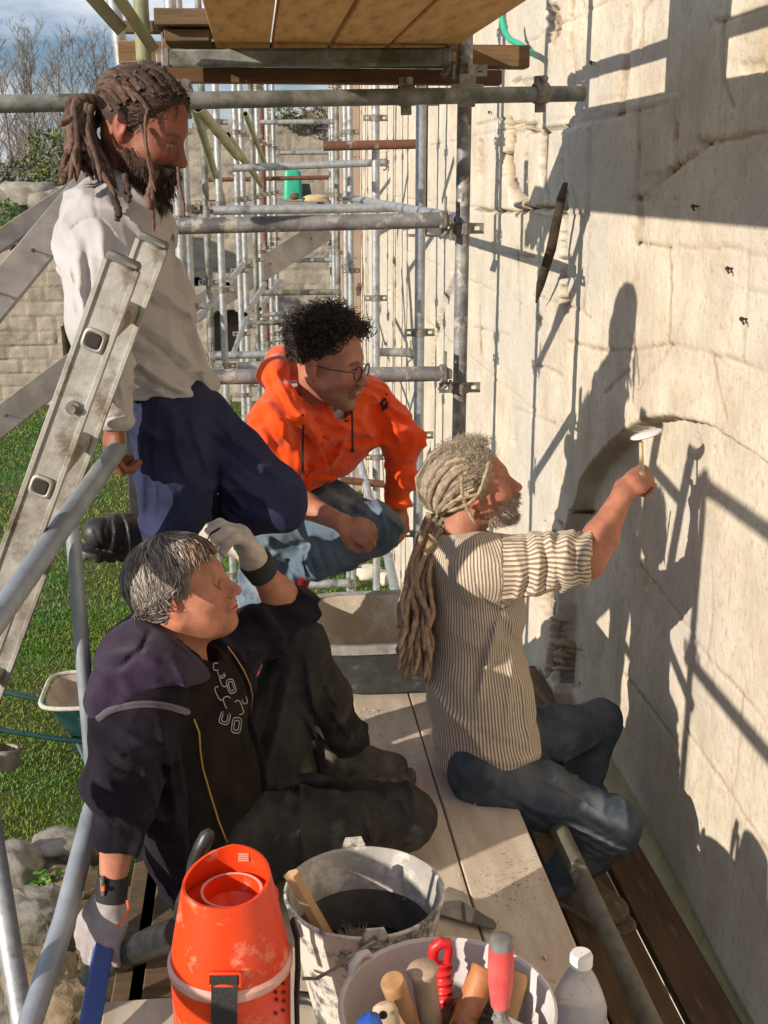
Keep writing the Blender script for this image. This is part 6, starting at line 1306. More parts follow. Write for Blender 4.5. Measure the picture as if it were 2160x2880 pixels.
# ================================================================== the standing man with dreadlocks
def build_C():
    HC = Head(J(378, 362, 2.86)+V(.012, .078, 0), (math.cos(R(-24))*math.cos(R(-22)), math.cos(R(-24))*math.sin(R(-22)), math.sin(R(-24))), sc=1.0)
    nk = J(362, 520, 3.02); rs = J(280, 620, 2.92); ls = J(405, 640, 3.16)
    re_ = J(272, 915, 2.83); rw = J(328, 1186, 2.85)
    le = J(462, 880, 3.18); lw = J(552, 1100, 3.14)
    ch = J(322, 700, 3.02); wa = J(385, 920, 3.05); hp = J(470, 1150, 3.07)
    rh = J(476, 1190, 3.04); rk = J(505, 1500, 3.02); ra = J(490, 1800, 3.06); ra[2] = .08
    lh = J(535, 1190, 3.14); lk = J(775, 1408, 3.08); la = J(400, 1520, 3.32)
    ay = V(0, 1, 0)
    def torso(p, k=0.):
        d = chain(p, [J(330, 640, 3.02), ch, wa, hp], [.084+k, .096+k, .092+k, .098+k], .08, ay, 1.3)
        return smin(d, chain(p, [rs+V(.01, 0, -.01), nk+V(-.01, 0, -.03), ls+V(-.01, 0, -.01)], [.060+k, .068+k, .058+k], .06), .08)
    gd = unit(J(318, 1262, 2.86)-rw); gh = hand_parts(rw, gd, V(.6, .35, -.2), side=-1, curls=[(.55, 1.0, .7), (.6, 1.05, .7), (.65, 1.1, .7), (.7, 1.1, .7)], thumb=[(.5, .8, .3), (.1, .9, .5), (-.1, .8, .7)], sc=1.06)
    if (gh[4][1][-1]-gh[2][1][2])[1] > 0: gh = hand_parts(rw, gd, V(.6, .35, -.2), side=1, curls=[(.55, 1.0, .7), (.6, 1.05, .7), (.65, 1.1, .7), (.7, 1.1, .7)], thumb=[(.5, .8, .3), (.1, .9, .5), (-.1, .8, .7)], sc=1.06)
    neck = [HC.w((-.035, 0, -.030)), nk+V(0, 0, -.01)]
    def fb(p):
        d = local(p, HC.o, .25, lambda p: head_sdf(HC.loc(p), 1.0, nose=1.08)*HC.sc)
        d = smin(d, chain(p, neck, [.058, .064], .03), .035)
        d = smin(d, torso(p, -.04), .03)
        d = smin(d, chain(p, [rs, re_, re_+(rw-re_)*.3, rw], [.045, .040, .040, .027], .02), .03)
        d = smin(d, chain(p, [ls, le, lw], [.045, .040, .030], .02), .03)
        d = smin(d, hand_sdf(p, gh), .014)
        for c in ((rh, rk, ra), (lh, lk, la)): d = smin(d, chain(p, list(c), [.06, .045, .035], .03), .03)
        return d
    lo, hi = bb([HC.w((.13, 0, .13)), HC.w((-.12, 0, .13)), rk, ra, lk, la, lw, le, rs, rw, hp, ls, gh[2][1][-1]], .09)
    man = person('bearded man with long brown dreadlocks standing in a pale sweater, hand on the rail', HC, fb, lo, hi, (.25, .095, .058), colkw=dict(brow=(.06, .035, .025), eye='open', stub=(.10, .05, .035)))
    SW = fabricmat('pale_sweatshirt', (.42, .40, .405), (.47, .45, .45), sh=.3, bs=500, bd=.0006, sc=5)
    ax1 = unit(lw-ls)
    def fs(p):
        d = torso(p, .010)
        arm = chain(p, [rs, rs+(re_-rs)*.5+V(-.004, 0, 0), re_+V(-.004, 0, 0), re_+(rw-re_)*.5, rw+V(0, 0, .02)], [.062, .060, .054, .047, .040], .03)
        u = (p-rs)@unit(rw-rs); w_ = vn(p[:, 0]*9, p[:, 1]*9, p[:, 2]*7, 5); arm = arm-.006*np.sin(u*85+3*w_)*sst(.36, .48, u)+folds(p, 10, .014, (.9, .3, .3), .35, 91, 2.2)
        a2 = chain(p, [ls, le, lw+V(-.0, 0, .01)], [.060, .060, .046], .03)
        a2 = a2-.006*np.sin(((p-ls)@ax1)*48+4*w_)
                # drape between body and far arm, folds pulled to the cuff
        f = (p-wa)@unit(V(.5, 0, .75)); d = d-.007*np.sin(f*52+2.5*w_)*sst(.7, .2, p[:, 2]-.95)
        d = smin(d, a2, .035)+folds(p, 9, .016, (.55, 0, .85), .4, 52, 2.2)
        d = smax(d, -(p-J(480, 1122, 3.0))@unit(V(.10, 0, 1)), .010); d = smin(d, arm, .03)
        cuffcut = np.minimum(-(p-rw)@unit(rw-re_)+.018, 9)
        return smax(d, -ell(p, nk+V(.03, 0, .062), (.070, .070, .055)), .012)
    def fsall(p):
        d = fs(p); arm = chain(p, [re_+(rw-re_)*.30, rw], [.052, .040], .03); arm = smax(arm, (p-rw)@unit(rw-re_)-.004, .006)
        arm = arm+.004*sst(-.058, -.052, (p-rw)@unit(rw-re_))
        a2 = chain(p, [le+(lw-le)*.5, lw], [.056, .042], .03); a2 = smax(a2, (p-lw)@unit(lw-le)-.03, .006)
        d = smin(smin(d, arm, .015), a2, .015)
        return d-pf(p, [([(262, 478), (268, 560), (272, 605)], 3, -.005), ([(192, 655), (225, 622), (272, 605), (310, 640), (326, 680)], 3, -.006), ([(215, 690), (228, 850), (262, 1000)], 14, .012), ([(240, 680), (252, 830), (280, 980)], 9, -.009), ([(280, 640), (298, 760), (306, 900)], 12, .010), ([(322, 690), (328, 800), (316, 900)], 8, -.008), ([(190, 720), (200, 840), (225, 960)], 10, .007),
          ([(362, 1000), (430, 1050), (520, 1100), (572, 1132)], 13, .015), ([(362, 1028), (430, 1078), (500, 1116)], 9, -.010), ([(390, 900), (470, 950), (560, 1040)], 14, .012), ([(380, 930), (450, 985), (540, 1070)], 8, -.008), ([(470, 560), (515, 760), (555, 950), (588, 1080)], 12, .008), ([(365, 1085), (430, 1092), (470, 1105)], 8, .008), ([(350, 560), (400, 660), (480, 760)], 14, .008), ([(340, 700), (400, 780), (500, 850)], 14, .008), ([(345, 760), (420, 850), (520, 930)], 9, -.007), ([(560, 1050), (590, 1085), (596, 1120)], 8, .007), ([(358, 1100), (420, 1118), (500, 1122)], 2.5, -.004),
          ([(240, 1166), (300, 1176), (366, 1168)], 3, -.005), ([(300, 1010), (330, 1060), (350, 1120)], 8, .007), ([(290, 1080), (320, 1120), (340, 1150)], 7, .007)])
    lo2, hi2 = bb([rs, re_, rw, ls, le, lw, hp, nk], .14); garment('sweater', fsall, lo2, hi2, .0046, SW, man)
    NAVY = mat('navy_workwear', (.020, .024, .062), (.034, .038, .085), 7, .85, 0, .0008, 350, stain=(.10, .10, .12), stsc=3, stpos=(.62, .8), spec=.15, crumple=(5, .006))
    def ft(p):
        d = chain(p, [rh, rh+(rk-rh)*.5, rk, ra], [.100, .098, .088, .080], .03)
        d2 = chain(p, [lh, lh+(lk-lh)*.5+V(0, 0, .01), lk, lk+(la-lk)*.3, la], [.098, .088, .074, .066, .056], .035)
        d = smin(smin(d, d2, .03), ell(p, hp+V(.02, 0, -.02), (.110, .155, .12)), .05)
        d = d+folds(p, 8, .010, (.7, 0, .7), .45, 62)+.0025*np.exp(-(((p-rh)@V(1, .4, 0)+.02)/.004)**2)*(p[:, 1] < 2.95)
        d = d-pf(p, [([(440, 1130), (432, 1250), (438, 1400), (440, 1500)], 3, .004), ([(395, 1200), (402, 1330), (398, 1480)], 11, .010), ([(372, 1170), (398, 1142)], 3, -.004), ([(600, 1130), (612, 1195), (650, 1245)], 4, -.006), ([(620, 1210), (700, 1265), (790, 1350)], 14, .012), ([(560, 1200), (650, 1280), (740, 1350)], 10, -.009), ([(640, 1330), (690, 1370), (720, 1400)], 9, .011), ([(630, 1370), (670, 1410), (690, 1440)], 8, .011), ([(640, 1420), (680, 1450)], 7, .010), ([(480, 1180), (500, 1290), (560, 1390)], 12, .010), ([(530, 1160), (560, 1260), (600, 1350)], 10, .009), ([(615, 1300), (612, 1400), (608, 1500)], 6, -.010), ([(400, 1370), (440, 1375), (452, 1380)], 3, -.004)])
        return smax(smax(d, (p-J(420, 1085, 3.0))@unit(V(.0, 0, 1)), .01), -(p[:, 2]-.06), .01)
    lo3, hi3 = bb([rh, rk, ra, lh, lk, la, hp], .15); garment('trousers', ft, lo3, hi3, .005, NAVY, man)
    BT = mat('black_boot', (.020, .020, .020), (.045, .043, .040), 14, .5, 0, .0015, 40, stain=(.12, .115, .10), stsc=7, stpos=(.55, .75))
    # boot tucked up behind, sole to the left
    a = J(400, 1505, 3.30); t_ = J(275, 1498, 3.20); s_d = unit(J(300, 1600, 3.2)-J(330, 1470, 3.2))
    def bt(p):
        e = chain(p, [a+V(.03, .02, .02), a, a+(t_-a)*.5, t_], [.056, .056, .052, .043], .03)
        sl = (p-(a+t_)/2)@s_d; sole = np.maximum(np.abs(sl-.056)-.013, chain(p-np.outer(sl, s_d), [a-((a-(a+t_)/2)@s_d)*s_d+unit(a-t_)*.02, t_-((t_-(a+t_)/2)@s_d)*s_d], [.046, .046]))
        lug = np.sin(((p-a)@unit(t_-a))*150); sole = sole+.004*(lug > .3)*(sl > .058)
        e = smax(e, sl-.05, .006)-pf(p, [([(320, 1440), (326, 1500), (316, 1560)], 4, .006), ([(340, 1445), (352, 1500), (345, 1570)], 4, -.006), ([(300, 1445), (290, 1490), (300, 1540)], 3, -.004), ([(352, 1450), (372, 1520), (368, 1580)], 5, .006), ([(262, 1480), (276, 1520), (290, 1545)], 3, -.003)]); return smin(e, sole, .005)
    garment('boot', bt, *bb([a, t_], .11), .0042, BT, man)
    b2 = ra+V(.02, 0, 0)
    def bt2(p): return smax(chain(p, [b2+V(0, 0, .05), b2, b2+V(.15, 0, -.03)], [.05, .05, .042], .03), -(p[:, 2]-.004), .005)
    garment('boot', bt2, *bb([b2, b2+V(.16, 0, 0)], .1), .006, BT, man)
    # beard
    rg = np.random.default_rng(51); C, Rr, K = [], [], []
    bc = lambda: (lambda g: (g, g*.50, g*.33))(rg.uniform(.02, .085))
    for i in range(3800):
        u = rg.uniform(-1, 1); z = rg.uniform(-.12, -.030); x = .0+.082*rg.uniform(0, 1)**.7; y = u*(.064-.32*max(0, x-.035)*.6)
        m_ = rg.uniform() < .20
        if m_: x, y, z = .100, rg.uniform(-.026, .026), rg.uniform(-.052, -.042)
        elif x > .082 and z > -.078: continue
        q = V(x, y, z); o = unit(q-V(.015, 0, -.045)); q = V(.015, 0, -.045)+o*.03
        for _ in range(12):
            s_ = head_sdf(q[None])[0]; q = q-o*s_*.9
            if abs(s_) < .0006: break
        if q[2] > -.026 or (q[2] > -.045 and q[0] > .03 and not m_): continue
        cen = max(0, 1-abs(q[1])/.05)*(q[0] > .03)*(q[2] < -.07); L_ = rg.uniform(.014, .028)+.038*cen*rg.uniform(.5, 1.05); dw = unit(HC.A.T@V(.02, 0, -1)); dr = unit(o*.5+dw*1.1+rg.normal(0, .25, 3)); tt = np.linspace(0, 1, 5)[:, None]
        c = q-o*.002+dr*L_*tt+dw*L_*.35*tt**2+rg.normal(0, .002, (5, 3))*tt-V(0, 1, 0)*q[1]*.55*cen*tt; C.append(HC.w(c)); Rr.append(np.linspace(.0012, .0004, 5)); K.append(bc())
    strands(C, Rr, K, 'beard', HAIRM, man, 3)
    def bm(p):
        q = HC.loc(p); y = np.abs(q[:, 1]); d = head_sdf(q)-.006; d = smax(d, q[:, 2]+.046-.35*np.clip(.03-q[:, 0], 0, .1), .01); d = smax(d, -(q[:, 0]-.0), .01)
        return smax(d, -ell(q, (.108, 0, -.062), (.014, .022, .012)), .005)+wrinkle(p, 60, .0015, s=4)
    garment('beard_mass', bm, *bb([HC.w((.04, 0, -.07))], .1), .0035, mat('beard_base', (.035, .018, .012), (.06, .03, .02), 60, .9, bump=.003, bsc=200), man)
    # dreadlocks
    tieW = J(302, 305, 2.99); tie = HC.loc(tieW[None])[0]; td = unit(tie-V(-.012, 0, .04)); C, Rr, K = [], [], []
    hc = lambda a=.04, b=.15: (lambda g: (g, g*.60, g*.44))(rg.uniform(a, b))
    for i in range(120):
        rd = unit(V(rg.uniform(-.6, 1), rg.uniform(-1, 1), rg.uniform(-.15, 1.1)))
        if rd[0]-.5*rd[2] > .48 or (rd[2] < -.0 and rd[0] > 0): continue
        pts = [rsc(HC, unit(rd*(1-t)+td*t+V(0, 0, .25)*math.sin(math.pi*t)), .006+.008*((i*7) % 5)/5) for t in np.linspace(0, 1, 16)]; pts[-1] = tie+rg.normal(0, .012, 3)
        C.append(HC.w(wob(np.array(pts), .003, rg))); r_ = rg.uniform(.0050, .0085); Rr.append(r_*(1+.2*np.sin(np.arange(16)*rg.uniform(2, 4)+i))); K.append(hc())
    def lock(pts, r, col, ya, yb, k=24, w=.005):
        c = np.array([J(x, y, ya+(yb-ya)*i/(len(pts)-1)) for i, (x, y) in enumerate(pts)]); t = np.linspace(0, 1, k); c = np.stack([np.interp(t, np.linspace(0, 1, len(pts)), c[:, a]) for a in range(3)], 1)
        for _ in range(4): c[1:-1] = (c[:-2]+c[1:-1]*2+c[2:])/4
        wob(c, w, rg, 4); C.append(c); Rr.append(r*(1+.17*np.sin(np.arange(k)*rg.uniform(1.6, 3.1)))*np.r_[np.ones(k-4), .95, .85, .7, .4]); K.append(col)
    for i in range(78):
        a = i/77; ex = rg.uniform(165, 330); ey = rg.uniform(420, 520)-max(0, (210-ex))*.2+max(0, ex-250)*.9; w_ = rg.uniform(0, 1); fan = rg.uniform(-1, 1)
        lock([(302+rg.normal(0, 7), 300+rg.normal(0, 8)), (262-35*w_+fan*20, 268+20*w_+rg.normal(0, 8)), (225-20*w_+fan*35, 330+rg.normal(0, 15)), ((ex+225)/2+fan*10, (ey+340)/2), (ex, ey)], rg.uniform(.0058, .0092), hc(.05, .20), 2.98, 2.90+rg.uniform(-.12, .10))
    for pts, r in [([(300, 470), (310, 510), (322, 560), (335, 605), (330, 622)], .009), ([(350, 490), (358, 530), (362, 555), (357, 568)], .007), ([(395, 350), (412, 400), (420, 450), (430, 500), (432, 560), (428, 620), (434, 655)], .0045), ([(500, 470), (503, 500), (508, 540), (516, 575), (519, 612)], .0042), ([(200, 330), (185, 345), (170, 350)], .006), ([(290, 300), (275, 280), (240, 275), (205, 290)], .010), ([(205, 450), (185, 490), (172, 520)], .009), ([(440, 480), (425, 520), (415, 560), (420, 590)], .008), ([(415, 310), (405, 340), (410, 400), (422, 470), (436, 540)], .0035)]:
        lock(pts, r, hc(.06, .17), 2.84, 2.80, w=.002)
    for i in range(4):
        th = np.linspace(0, 6.6, 18)[:, None]; C.append(tieW+V(-.006*i, 0, -.004*i)+(np.cos(th)*V(0, 1, 0)+np.sin(th)*V(.4, 0, .9))*(.030+.002*i)); Rr.append(.006); K.append((.03, .02, .015))
    strands(C, Rr, K, 'dreadlocks', DREADM, man, 7)
    C, Rr, K = [], [], []
    for i in range(900):
        rd = unit(V(rg.uniform(-.7, .9), rg.uniform(-1, 1), rg.uniform(-.1, 1)))
        if rd[0]-.5*rd[2] > .45: continue
        q = rsc(HC, rd, .010); L_ = rg.uniform(.01, .03); d_ = unit(rd*.7+rg.normal(0, .7, 3)); tt = np.linspace(0, 1, 5)[:, None]; C.append(HC.w(q+d_*L_*tt+rg.normal(0, .0035, (5, 3))*tt)); Rr.append(.00035); K.append(hc(.08, .2))
    for i in range(1500):
        rd = unit(V(rg.uniform(.1, 1), rg.uniform(-1, 1), rg.uniform(-.2, .9)))
        if not .22 < rd[0]-.5*rd[2] < .60: continue
        d_ = unit(td-rd*(td@rd)+rg.normal(0, .25, 3)); cc_ = [rsc(HC, unit(rd+d_*t_), .003+.006*math.sin(t_*7)) for t_ in np.linspace(0, .42, 6)]; C.append(HC.w(np.array(cc_))); Rr.append(.0009); K.append(hc(.03, .11))
    strands(C, Rr, K, 'frizz', HAIRM, man, 3)
    def cp(p): q = HC.loc(p); return smax(ell(q, (-.014, 0, .044), (.110, .085, .091))+wrinkle(p, 26, .003, s=8), (q[:, 0]*.95-q[:, 2]*.55-.020), .01)
    garment('hair_mass', cp, *bb([HC.w((0, 0, .04))], .15), .005, mat('brown_hair_base', (.045, .028, .02), (.08, .05, .035), 40, .95, 0, .005, 120), man)
    return HC
HC_ = build_C()
# ================================================================== the smiling man in the orange hoodie
def build_D():
    HD = Head(J(884, 1032, 3.48)+V(.045, .068, -.004), (math.cos(R(-8))*math.cos(R(-27)), math.cos(R(-8))*math.sin(R(-27)), math.sin(R(-8))), up=(-.06, 0, 1), sc=1.05)
    nk = J(880, 1165, 3.68); rs = J(770, 1190, 3.52); ls = J(1030, 1130, 3.80)
    re_ = J(800, 1395, 3.50); rw = J(960, 1470, 3.38)
    le = J(1135, 1245, 3.72); lw = J(1120, 1432, 3.70)
    ch = J(880, 1240, 3.72); wa = J(860, 1310, 3.76); hp = J(800, 1400, 3.84)
    lh = J(850, 1420, 3.78); lk = J(1050, 1490, 3.58); la = J(860, 1600, 3.78)
    rh = J(770, 1430, 3.86); rk = J(745, 1640, 3.80); ra = V(J(730, 1800, 3.8)[0], 3.85, .10)
    ax = unit(V(1, .55, 0))
    def torso(p, k=0.):
        d = chain(p, [J(900, 1200, 3.70), ch, wa, hp], [.098+k, .115+k, .112+k, .112+k], .08, ax, 1.3)
        return smin(d, chain(p, [rs, nk+V(0, 0, -.03), ls], [.062+k, .072+k, .060+k], .06), .08)
    g1 = hand_parts(rw, unit(J(1005, 1488, 3.36)-rw), V(-.1, .9, -.6), side=1, curls=[(1.25, 1.4, .9)]*4, thumb=[(.5, .6, .6), (-.2, .6, .8), (-.6, .2, .7)], sc=1.04)
    g2 = hand_parts(lw, unit(J(1108, 1495, 3.66)-lw), V(-.2, .9, .1), side=-1, curls=[(1.1, 1.4, .9)]*4, thumb=[(.6, .6, .5), (.0, .7, .7), (-.5, .3, .7)], sc=1.04)
    neck = [HD.w((-.030, 0, -.035)), nk]
    def fb(p):
        d = local(p, HD.o, .25, lambda p: head_sdf(HD.loc(p), 1.03, smile=1)*HD.sc)
        d = smin(d, chain(p, neck, [.056, .060], .03), .03); d = smin(d, torso(p, -.045), .03)
        d = smin(d, chain(p, [rs, re_, re_+(rw-re_)*.35, rw], [.043, .038, .039, .026], .02), .03)
        d = smin(d, chain(p, [ls, le, lw], [.043, .038, .027], .02), .03)
        d = smin(smin(d, hand_sdf(p, g1), .014), hand_sdf(p, g2), .014)
        for c in ((rh, rk, ra), (lh, lk, la)): d = smin(d, chain(p, list(c), [.06, .045, .035], .03), .03)
        return d
    lo, hi = bb([HD.w((.13, 0, .13)), HD.w((-.12, 0, .13)), rk, ra, lk, la, lw, le, rs, rw, hp, ls, g1[2][1][1], g2[2][1][1]], .10)
    man = person('smiling young man in an orange hoodie with glasses, leaning forward over his knee', HD, fb, lo, hi, (.42, .20, .14), colkw=dict(brow=(.05, .03, .025), eye='open', smile=1, stub=(.20, .11, .08), lip=(.52, .20, .17)))
    OR = fabricmat('orange_fleece', (.78, .065, .006), (.84, .095, .012), sh=.3, bs=400, bd=.0012, sc=6)
    axl = unit(lw-le)
    def fhood(p):
        c = [J(893, 1238, 3.50), J(845, 1180, 3.49), J(800, 1112, 3.52), J(768, 1050, 3.60), J(790, 1018, 3.72), J(870, 1045, 3.82), J(950, 1110, 3.80), J(988, 1165, 3.66)]
        return chain(p, c, [.014, .020, .028, .042, .046, .042, .030, .014], .03)+folds(p, 14, .005, (1, 0, -.9), .35, 73, 2)
    def fs(p):
        d = torso(p, .010)
        w_ = vn(p[:, 0]*9, p[:, 1]*9, p[:, 2]*9, 5)
        a1 = chain(p, [rs, rs+(re_-rs)*.6, re_], [.072, .064, .054], .03); a1 = a1-.007*np.sin(((p-rs)@unit(re_-rs))*62+3*w_)
        a1 = smax(a1, (p-re_)@unit(rw-re_)-.04, .01)
        a2 = chain(p, [ls, ls+(le-ls)*.6, le, le+(lw-le)*.5, lw], [.074, .066, .058, .050, .040], .03); u = (p-ls)@unit(lw-ls); a2 = a2-.005*np.sin(u*75+3.5*w_)*sst(.08, .2, u)
        a2 = smax(a2, (p-lw)@axl+.012, .008)+.004*sst(-.065, -.058, (p-lw)@axl)
        d = smax(d+folds(p, 11, .013, (.3, 0, .9), .45, 72, 2.2), -(p-J(900, 1352, 3.66))@unit(V(-.22, -.1, 1)), .012)
        d = smin(smin(d, a1, .03), a2, .03)+folds(p, 13, .009, (.3, 0, .9), .5, 75, 2.2)
        d = smin(d, fhood(p), .022)
        d = d-pf(p, [([(742, 1120), (790, 1185), (828, 1270)], 12, .012), ([(725, 1150), (760, 1220), (800, 1310)], 9, -.008), ([(900, 1262), (940, 1222), (985, 1205)], 9, .011), ([(870, 1325), (930, 1312), (968, 1262)], 9, .012), ([(880, 1290), (930, 1270), (965, 1235)], 6, -.008), ([(1075, 1140), (1112, 1200), (1130, 1260)], 9, .008), ([(1075, 1262), (1110, 1250), (1140, 1238)], 6, .009), ([(1084, 1302), (1120, 1296), (1152, 1284)], 6, .009), ([(1088, 1342), (1120, 1342), (1156, 1334)], 6, .008), ([(1090, 1378), (1156, 1382)], 4, -.006),
          ([(905, 1250), (918, 1290), (930, 1335)], 3, -.005), ([(795, 1160), (830, 1210), (885, 1245)], 5, -.008), ([(812, 1120), (845, 1175), (890, 1222)], 7, .009), ([(1000, 1100), (1040, 1110), (1070, 1130)], 8, .008), ([(840, 1240), (845, 1300), (840, 1345)], 10, .009), ([(1000, 1180), (1040, 1220), (1060, 1270)], 9, .008), ([(770, 1030), (790, 1080), (820, 1140)], 5, .008), ([(755, 1050), (775, 1100), (810, 1160)], 5, -.007)])
        d = smax(d, -ell(p, nk+V(.05, -.04, .035), (.070, .065, .10)), .010)
        return d
    lo2, hi2 = bb([rs, re_, ls, le, lw, hp, nk, J(742, 1000, 3.62), J(820, 1000, 3.8)], .15); garment('hoodie', fs, lo2, hi2, .0048, OR, man)
    def fu(p): return smax(smax(torso(p, -.012), chain(p, neck, [.066, .078])-.020, .02), -ell(p, nk+V(.03, -.02, .05), (.058, .058, .05)), .008)
    garment('undershirt', fu, *bb([nk], .16), .005, fabricmat('grey_undershirt', (.38, .38, .40), (.46, .46, .48)), man)
    def fj(p):
        d = chain(p, [lh, lh+(lk-lh)*.5, lk, lk+(la-lk)*.5, la], [.108, .100, .080, .066, .056], .03)
        d2 = chain(p, [rh, rk, ra], [.110, .085, .070], .03); d = smin(smin(d, d2, .03), ell(p, hp+V(0, 0, -.03), (.14, .17, .11)), .05)
        d = d-pf(p, [([(870, 1392), (950, 1400), (1030, 1432)], 9, .009), ([(900, 1420), (980, 1430), (1040, 1460)], 7, -.007), ([(845, 1560), (852, 1590), (858, 1625)], 5, .011), ([(868, 1552), (880, 1590), (890, 1628)], 5, .011), ([(895, 1548), (910, 1585), (922, 1615)], 5, .010), ([(930, 1545), (945, 1575), (955, 1600)], 5, .008), ([(830, 1585), (950, 1552), (1050, 1535)], 2.5, .005), ([(730, 1540), (760, 1600), (800, 1640)], 8, .009), ([(740, 1590), (775, 1620)], 6, .009), ([(1060, 1430), (1085, 1480), (1090, 1530)], 7, .007)])
        u = (p-lk)@unit(la-lk); d = d-.006*np.sin(u*85+3*vn(p[:, 0]*10, p[:, 1]*10, p[:, 2]*10, 5))*sst(.08, .18, u)
        return smax(d+folds(p, 9, .010, (.8, 0, .5), .5, 82), -(p[:, 2]-.06), .01)
    lo3, hi3 = bb([rh, rk, ra, lh, lk, la, hp], .14); garment('jeans', fj, lo3, hi3, .005, DENIML, man)
    RED = mat('red_shoe', (.40, .012, .03), (.30, .01, .02), 20, .6, 0, .001, 80)
    b = la+V(-.045, 0, -.055)
    garment('shoe', lambda p: smin(chain(p, [la+V(-.02, 0, -.01), b, b+V(-.07, -.02, -.05)], [.045, .046, .038], .02), ell(p, b+V(-.02, 0, -.045), (.07, .045, .03)), .02), *bb([la, b+V(-.1, 0, -.1)], .07), .0045, RED, man)
    b2 = ra; garment('shoe', lambda p: smax(chain(p, [b2+V(0, 0, .03), b2+V(0, 0, -.03), b2+V(.14, -.05, -.05)], [.045, .046, .038], .02), .01-p[:, 2], .004), *bb([b2, b2+V(.15, -.05, -.05)], .07), .006, RED, man)
    # drawstrings, sleeve mark
    CORD = mat('black_cord', (.012, .012, .014), rough=.8)
    for pts, Y in (([(851, 1165), (853, 1190), (852, 1240), (851, 1290), (852, 1325)], 3.46), ([(989, 1135), (990, 1165), (991, 1200), (991, 1262)], 3.52)):
        c = [J(x, y, Y) for x, y in pts]; mb = MB(); mb.tube(c, .0032, 7); mb.tube([c[-1], c[-1]+V(0, 0, -.010)], .006, 8); mb.build('drawstring', CORD, man)
    def proj(x, y, off=.003):
        d_ = unit(J(x, y, 3.6)-CAMP); t = 3.0
        for _ in range(60):
            s_ = fs((CAMP+d_*t)[None])[0]
            if abs(s_) < .0008: break
            t += s_*.8
        return CAMP+d_*(t-off)
    mb = MB()
    for pts, r in (([(1086, 1122), (1078, 1126), (1073, 1136), (1078, 1143), (1084, 1138), (1080, 1148), (1074, 1153)], .0045), ([(1088, 1130), (1090, 1140), (1085, 1149)], .0035), ([(1084, 1106), (1090, 1110)], .002)): mb.tube([proj(x, y) for x, y in pts], r, 6)
    mb.build('sleeve_emblem', CORD, man)
    # glasses
    GL = mat('dark_frame', (.015, .012, .012), rough=.35); mb = MB()
    for s_ in (-1, 1):
        th = np.linspace(0, 2*math.pi, 25); mb.tube([HD.w((.108-.16*max(0, abs(.033+.024*math.cos(t))-.03), s_*(.033+.0235*math.cos(t)), .000+.0195*math.sin(t))) for t in th], .0020, 6)
        mb.tube([HD.w((.1035, s_*.0575, .006)), HD.w((.05, s_*.082, .008)), HD.w((-.012, s_*.082, .010))], .0016, 6)
    mb.tube([HD.w((.108, -.010, .004)), HD.w((.115, 0, .008)), HD.w((.108, .010, .004))], .0014, 6)
    mb.build('glasses', GL, man)
    # dark curls
    rg = np.random.default_rng(61); C, Rr, K = [], [], []
    for i in range(2600):
        rd = unit(rg.normal(0, 1, 3)+V(-.1, 0, .45))
        if rd[2] < -.35 or rd[0]-.55*rd[2] > .50 or (rd[0] > .15 and rd[2] < .12) or (rd[0] > -.15 and rd[2] < -.05): continue
        big = sst(-.15, .5, rd[2]); q = rsc(HD, rd, .004+.028*big*rg.uniform(0, 1)); L_ = rg.uniform(.025, .055)*(.5+.7*big); k = 11; d_ = unit(rd+rg.normal(0, .5, 3)+V(.25, 0, 0)*big); e = unit(np.cross(d_, rg.normal(0, 1, 3))); f_ = np.cross(d_, e); tt = np.linspace(0, 1, k)[:, None]; w = rg.uniform(4, 10); rr = rg.uniform(.005, .011)
        c = q+d_*tt*L_*.7+(np.cos(tt*w)*e+np.sin(tt*w)*f_)*rr; C.append(HD.w(c)); Rr.append(np.linspace(.0020, .0009, k)); g = rg.uniform(.012, .05); K.append((g, g*.72, g*.58))
    strands(C, Rr, K, 'hair', HAIRM, man, 4)
    def cp(p): q = HD.loc(p); return smax(smax(ell(q, (-.006, 0, .052), (.108, .086, .094))+wrinkle(p, 22, .008, s=8), (q[:, 0]*.95-q[:, 2]*.62+.008), .01), -(q[:, 2]-.022), .02)
    garment('hair_mass', cp, *bb([HD.w((0, 0, .05))], .16), .005, mat('dark_hair_base', (.014, .010, .009), (.03, .02, .017), 60, .9, 0, .006, 150), man)
build_D()
# ================================================================== tools and containers
def px2(px, py, Y): return P(px, py, Y=Y)
PLST = mat('limewash_splash', (.09, .09, .095), (.17, .17, .17), 12, .7, 0, .0015, 60, stain=(.62, .57, .51), stsc=14, stpos=(.43, .52), detail=8)
PLSTI = mat('plaster_film', (.30, .29, .27), (.40, .38, .35), 8, .8, 0, .0015, 60, stain=(.66, .62, .56), stsc=9, stpos=(.48, .58), detail=8)
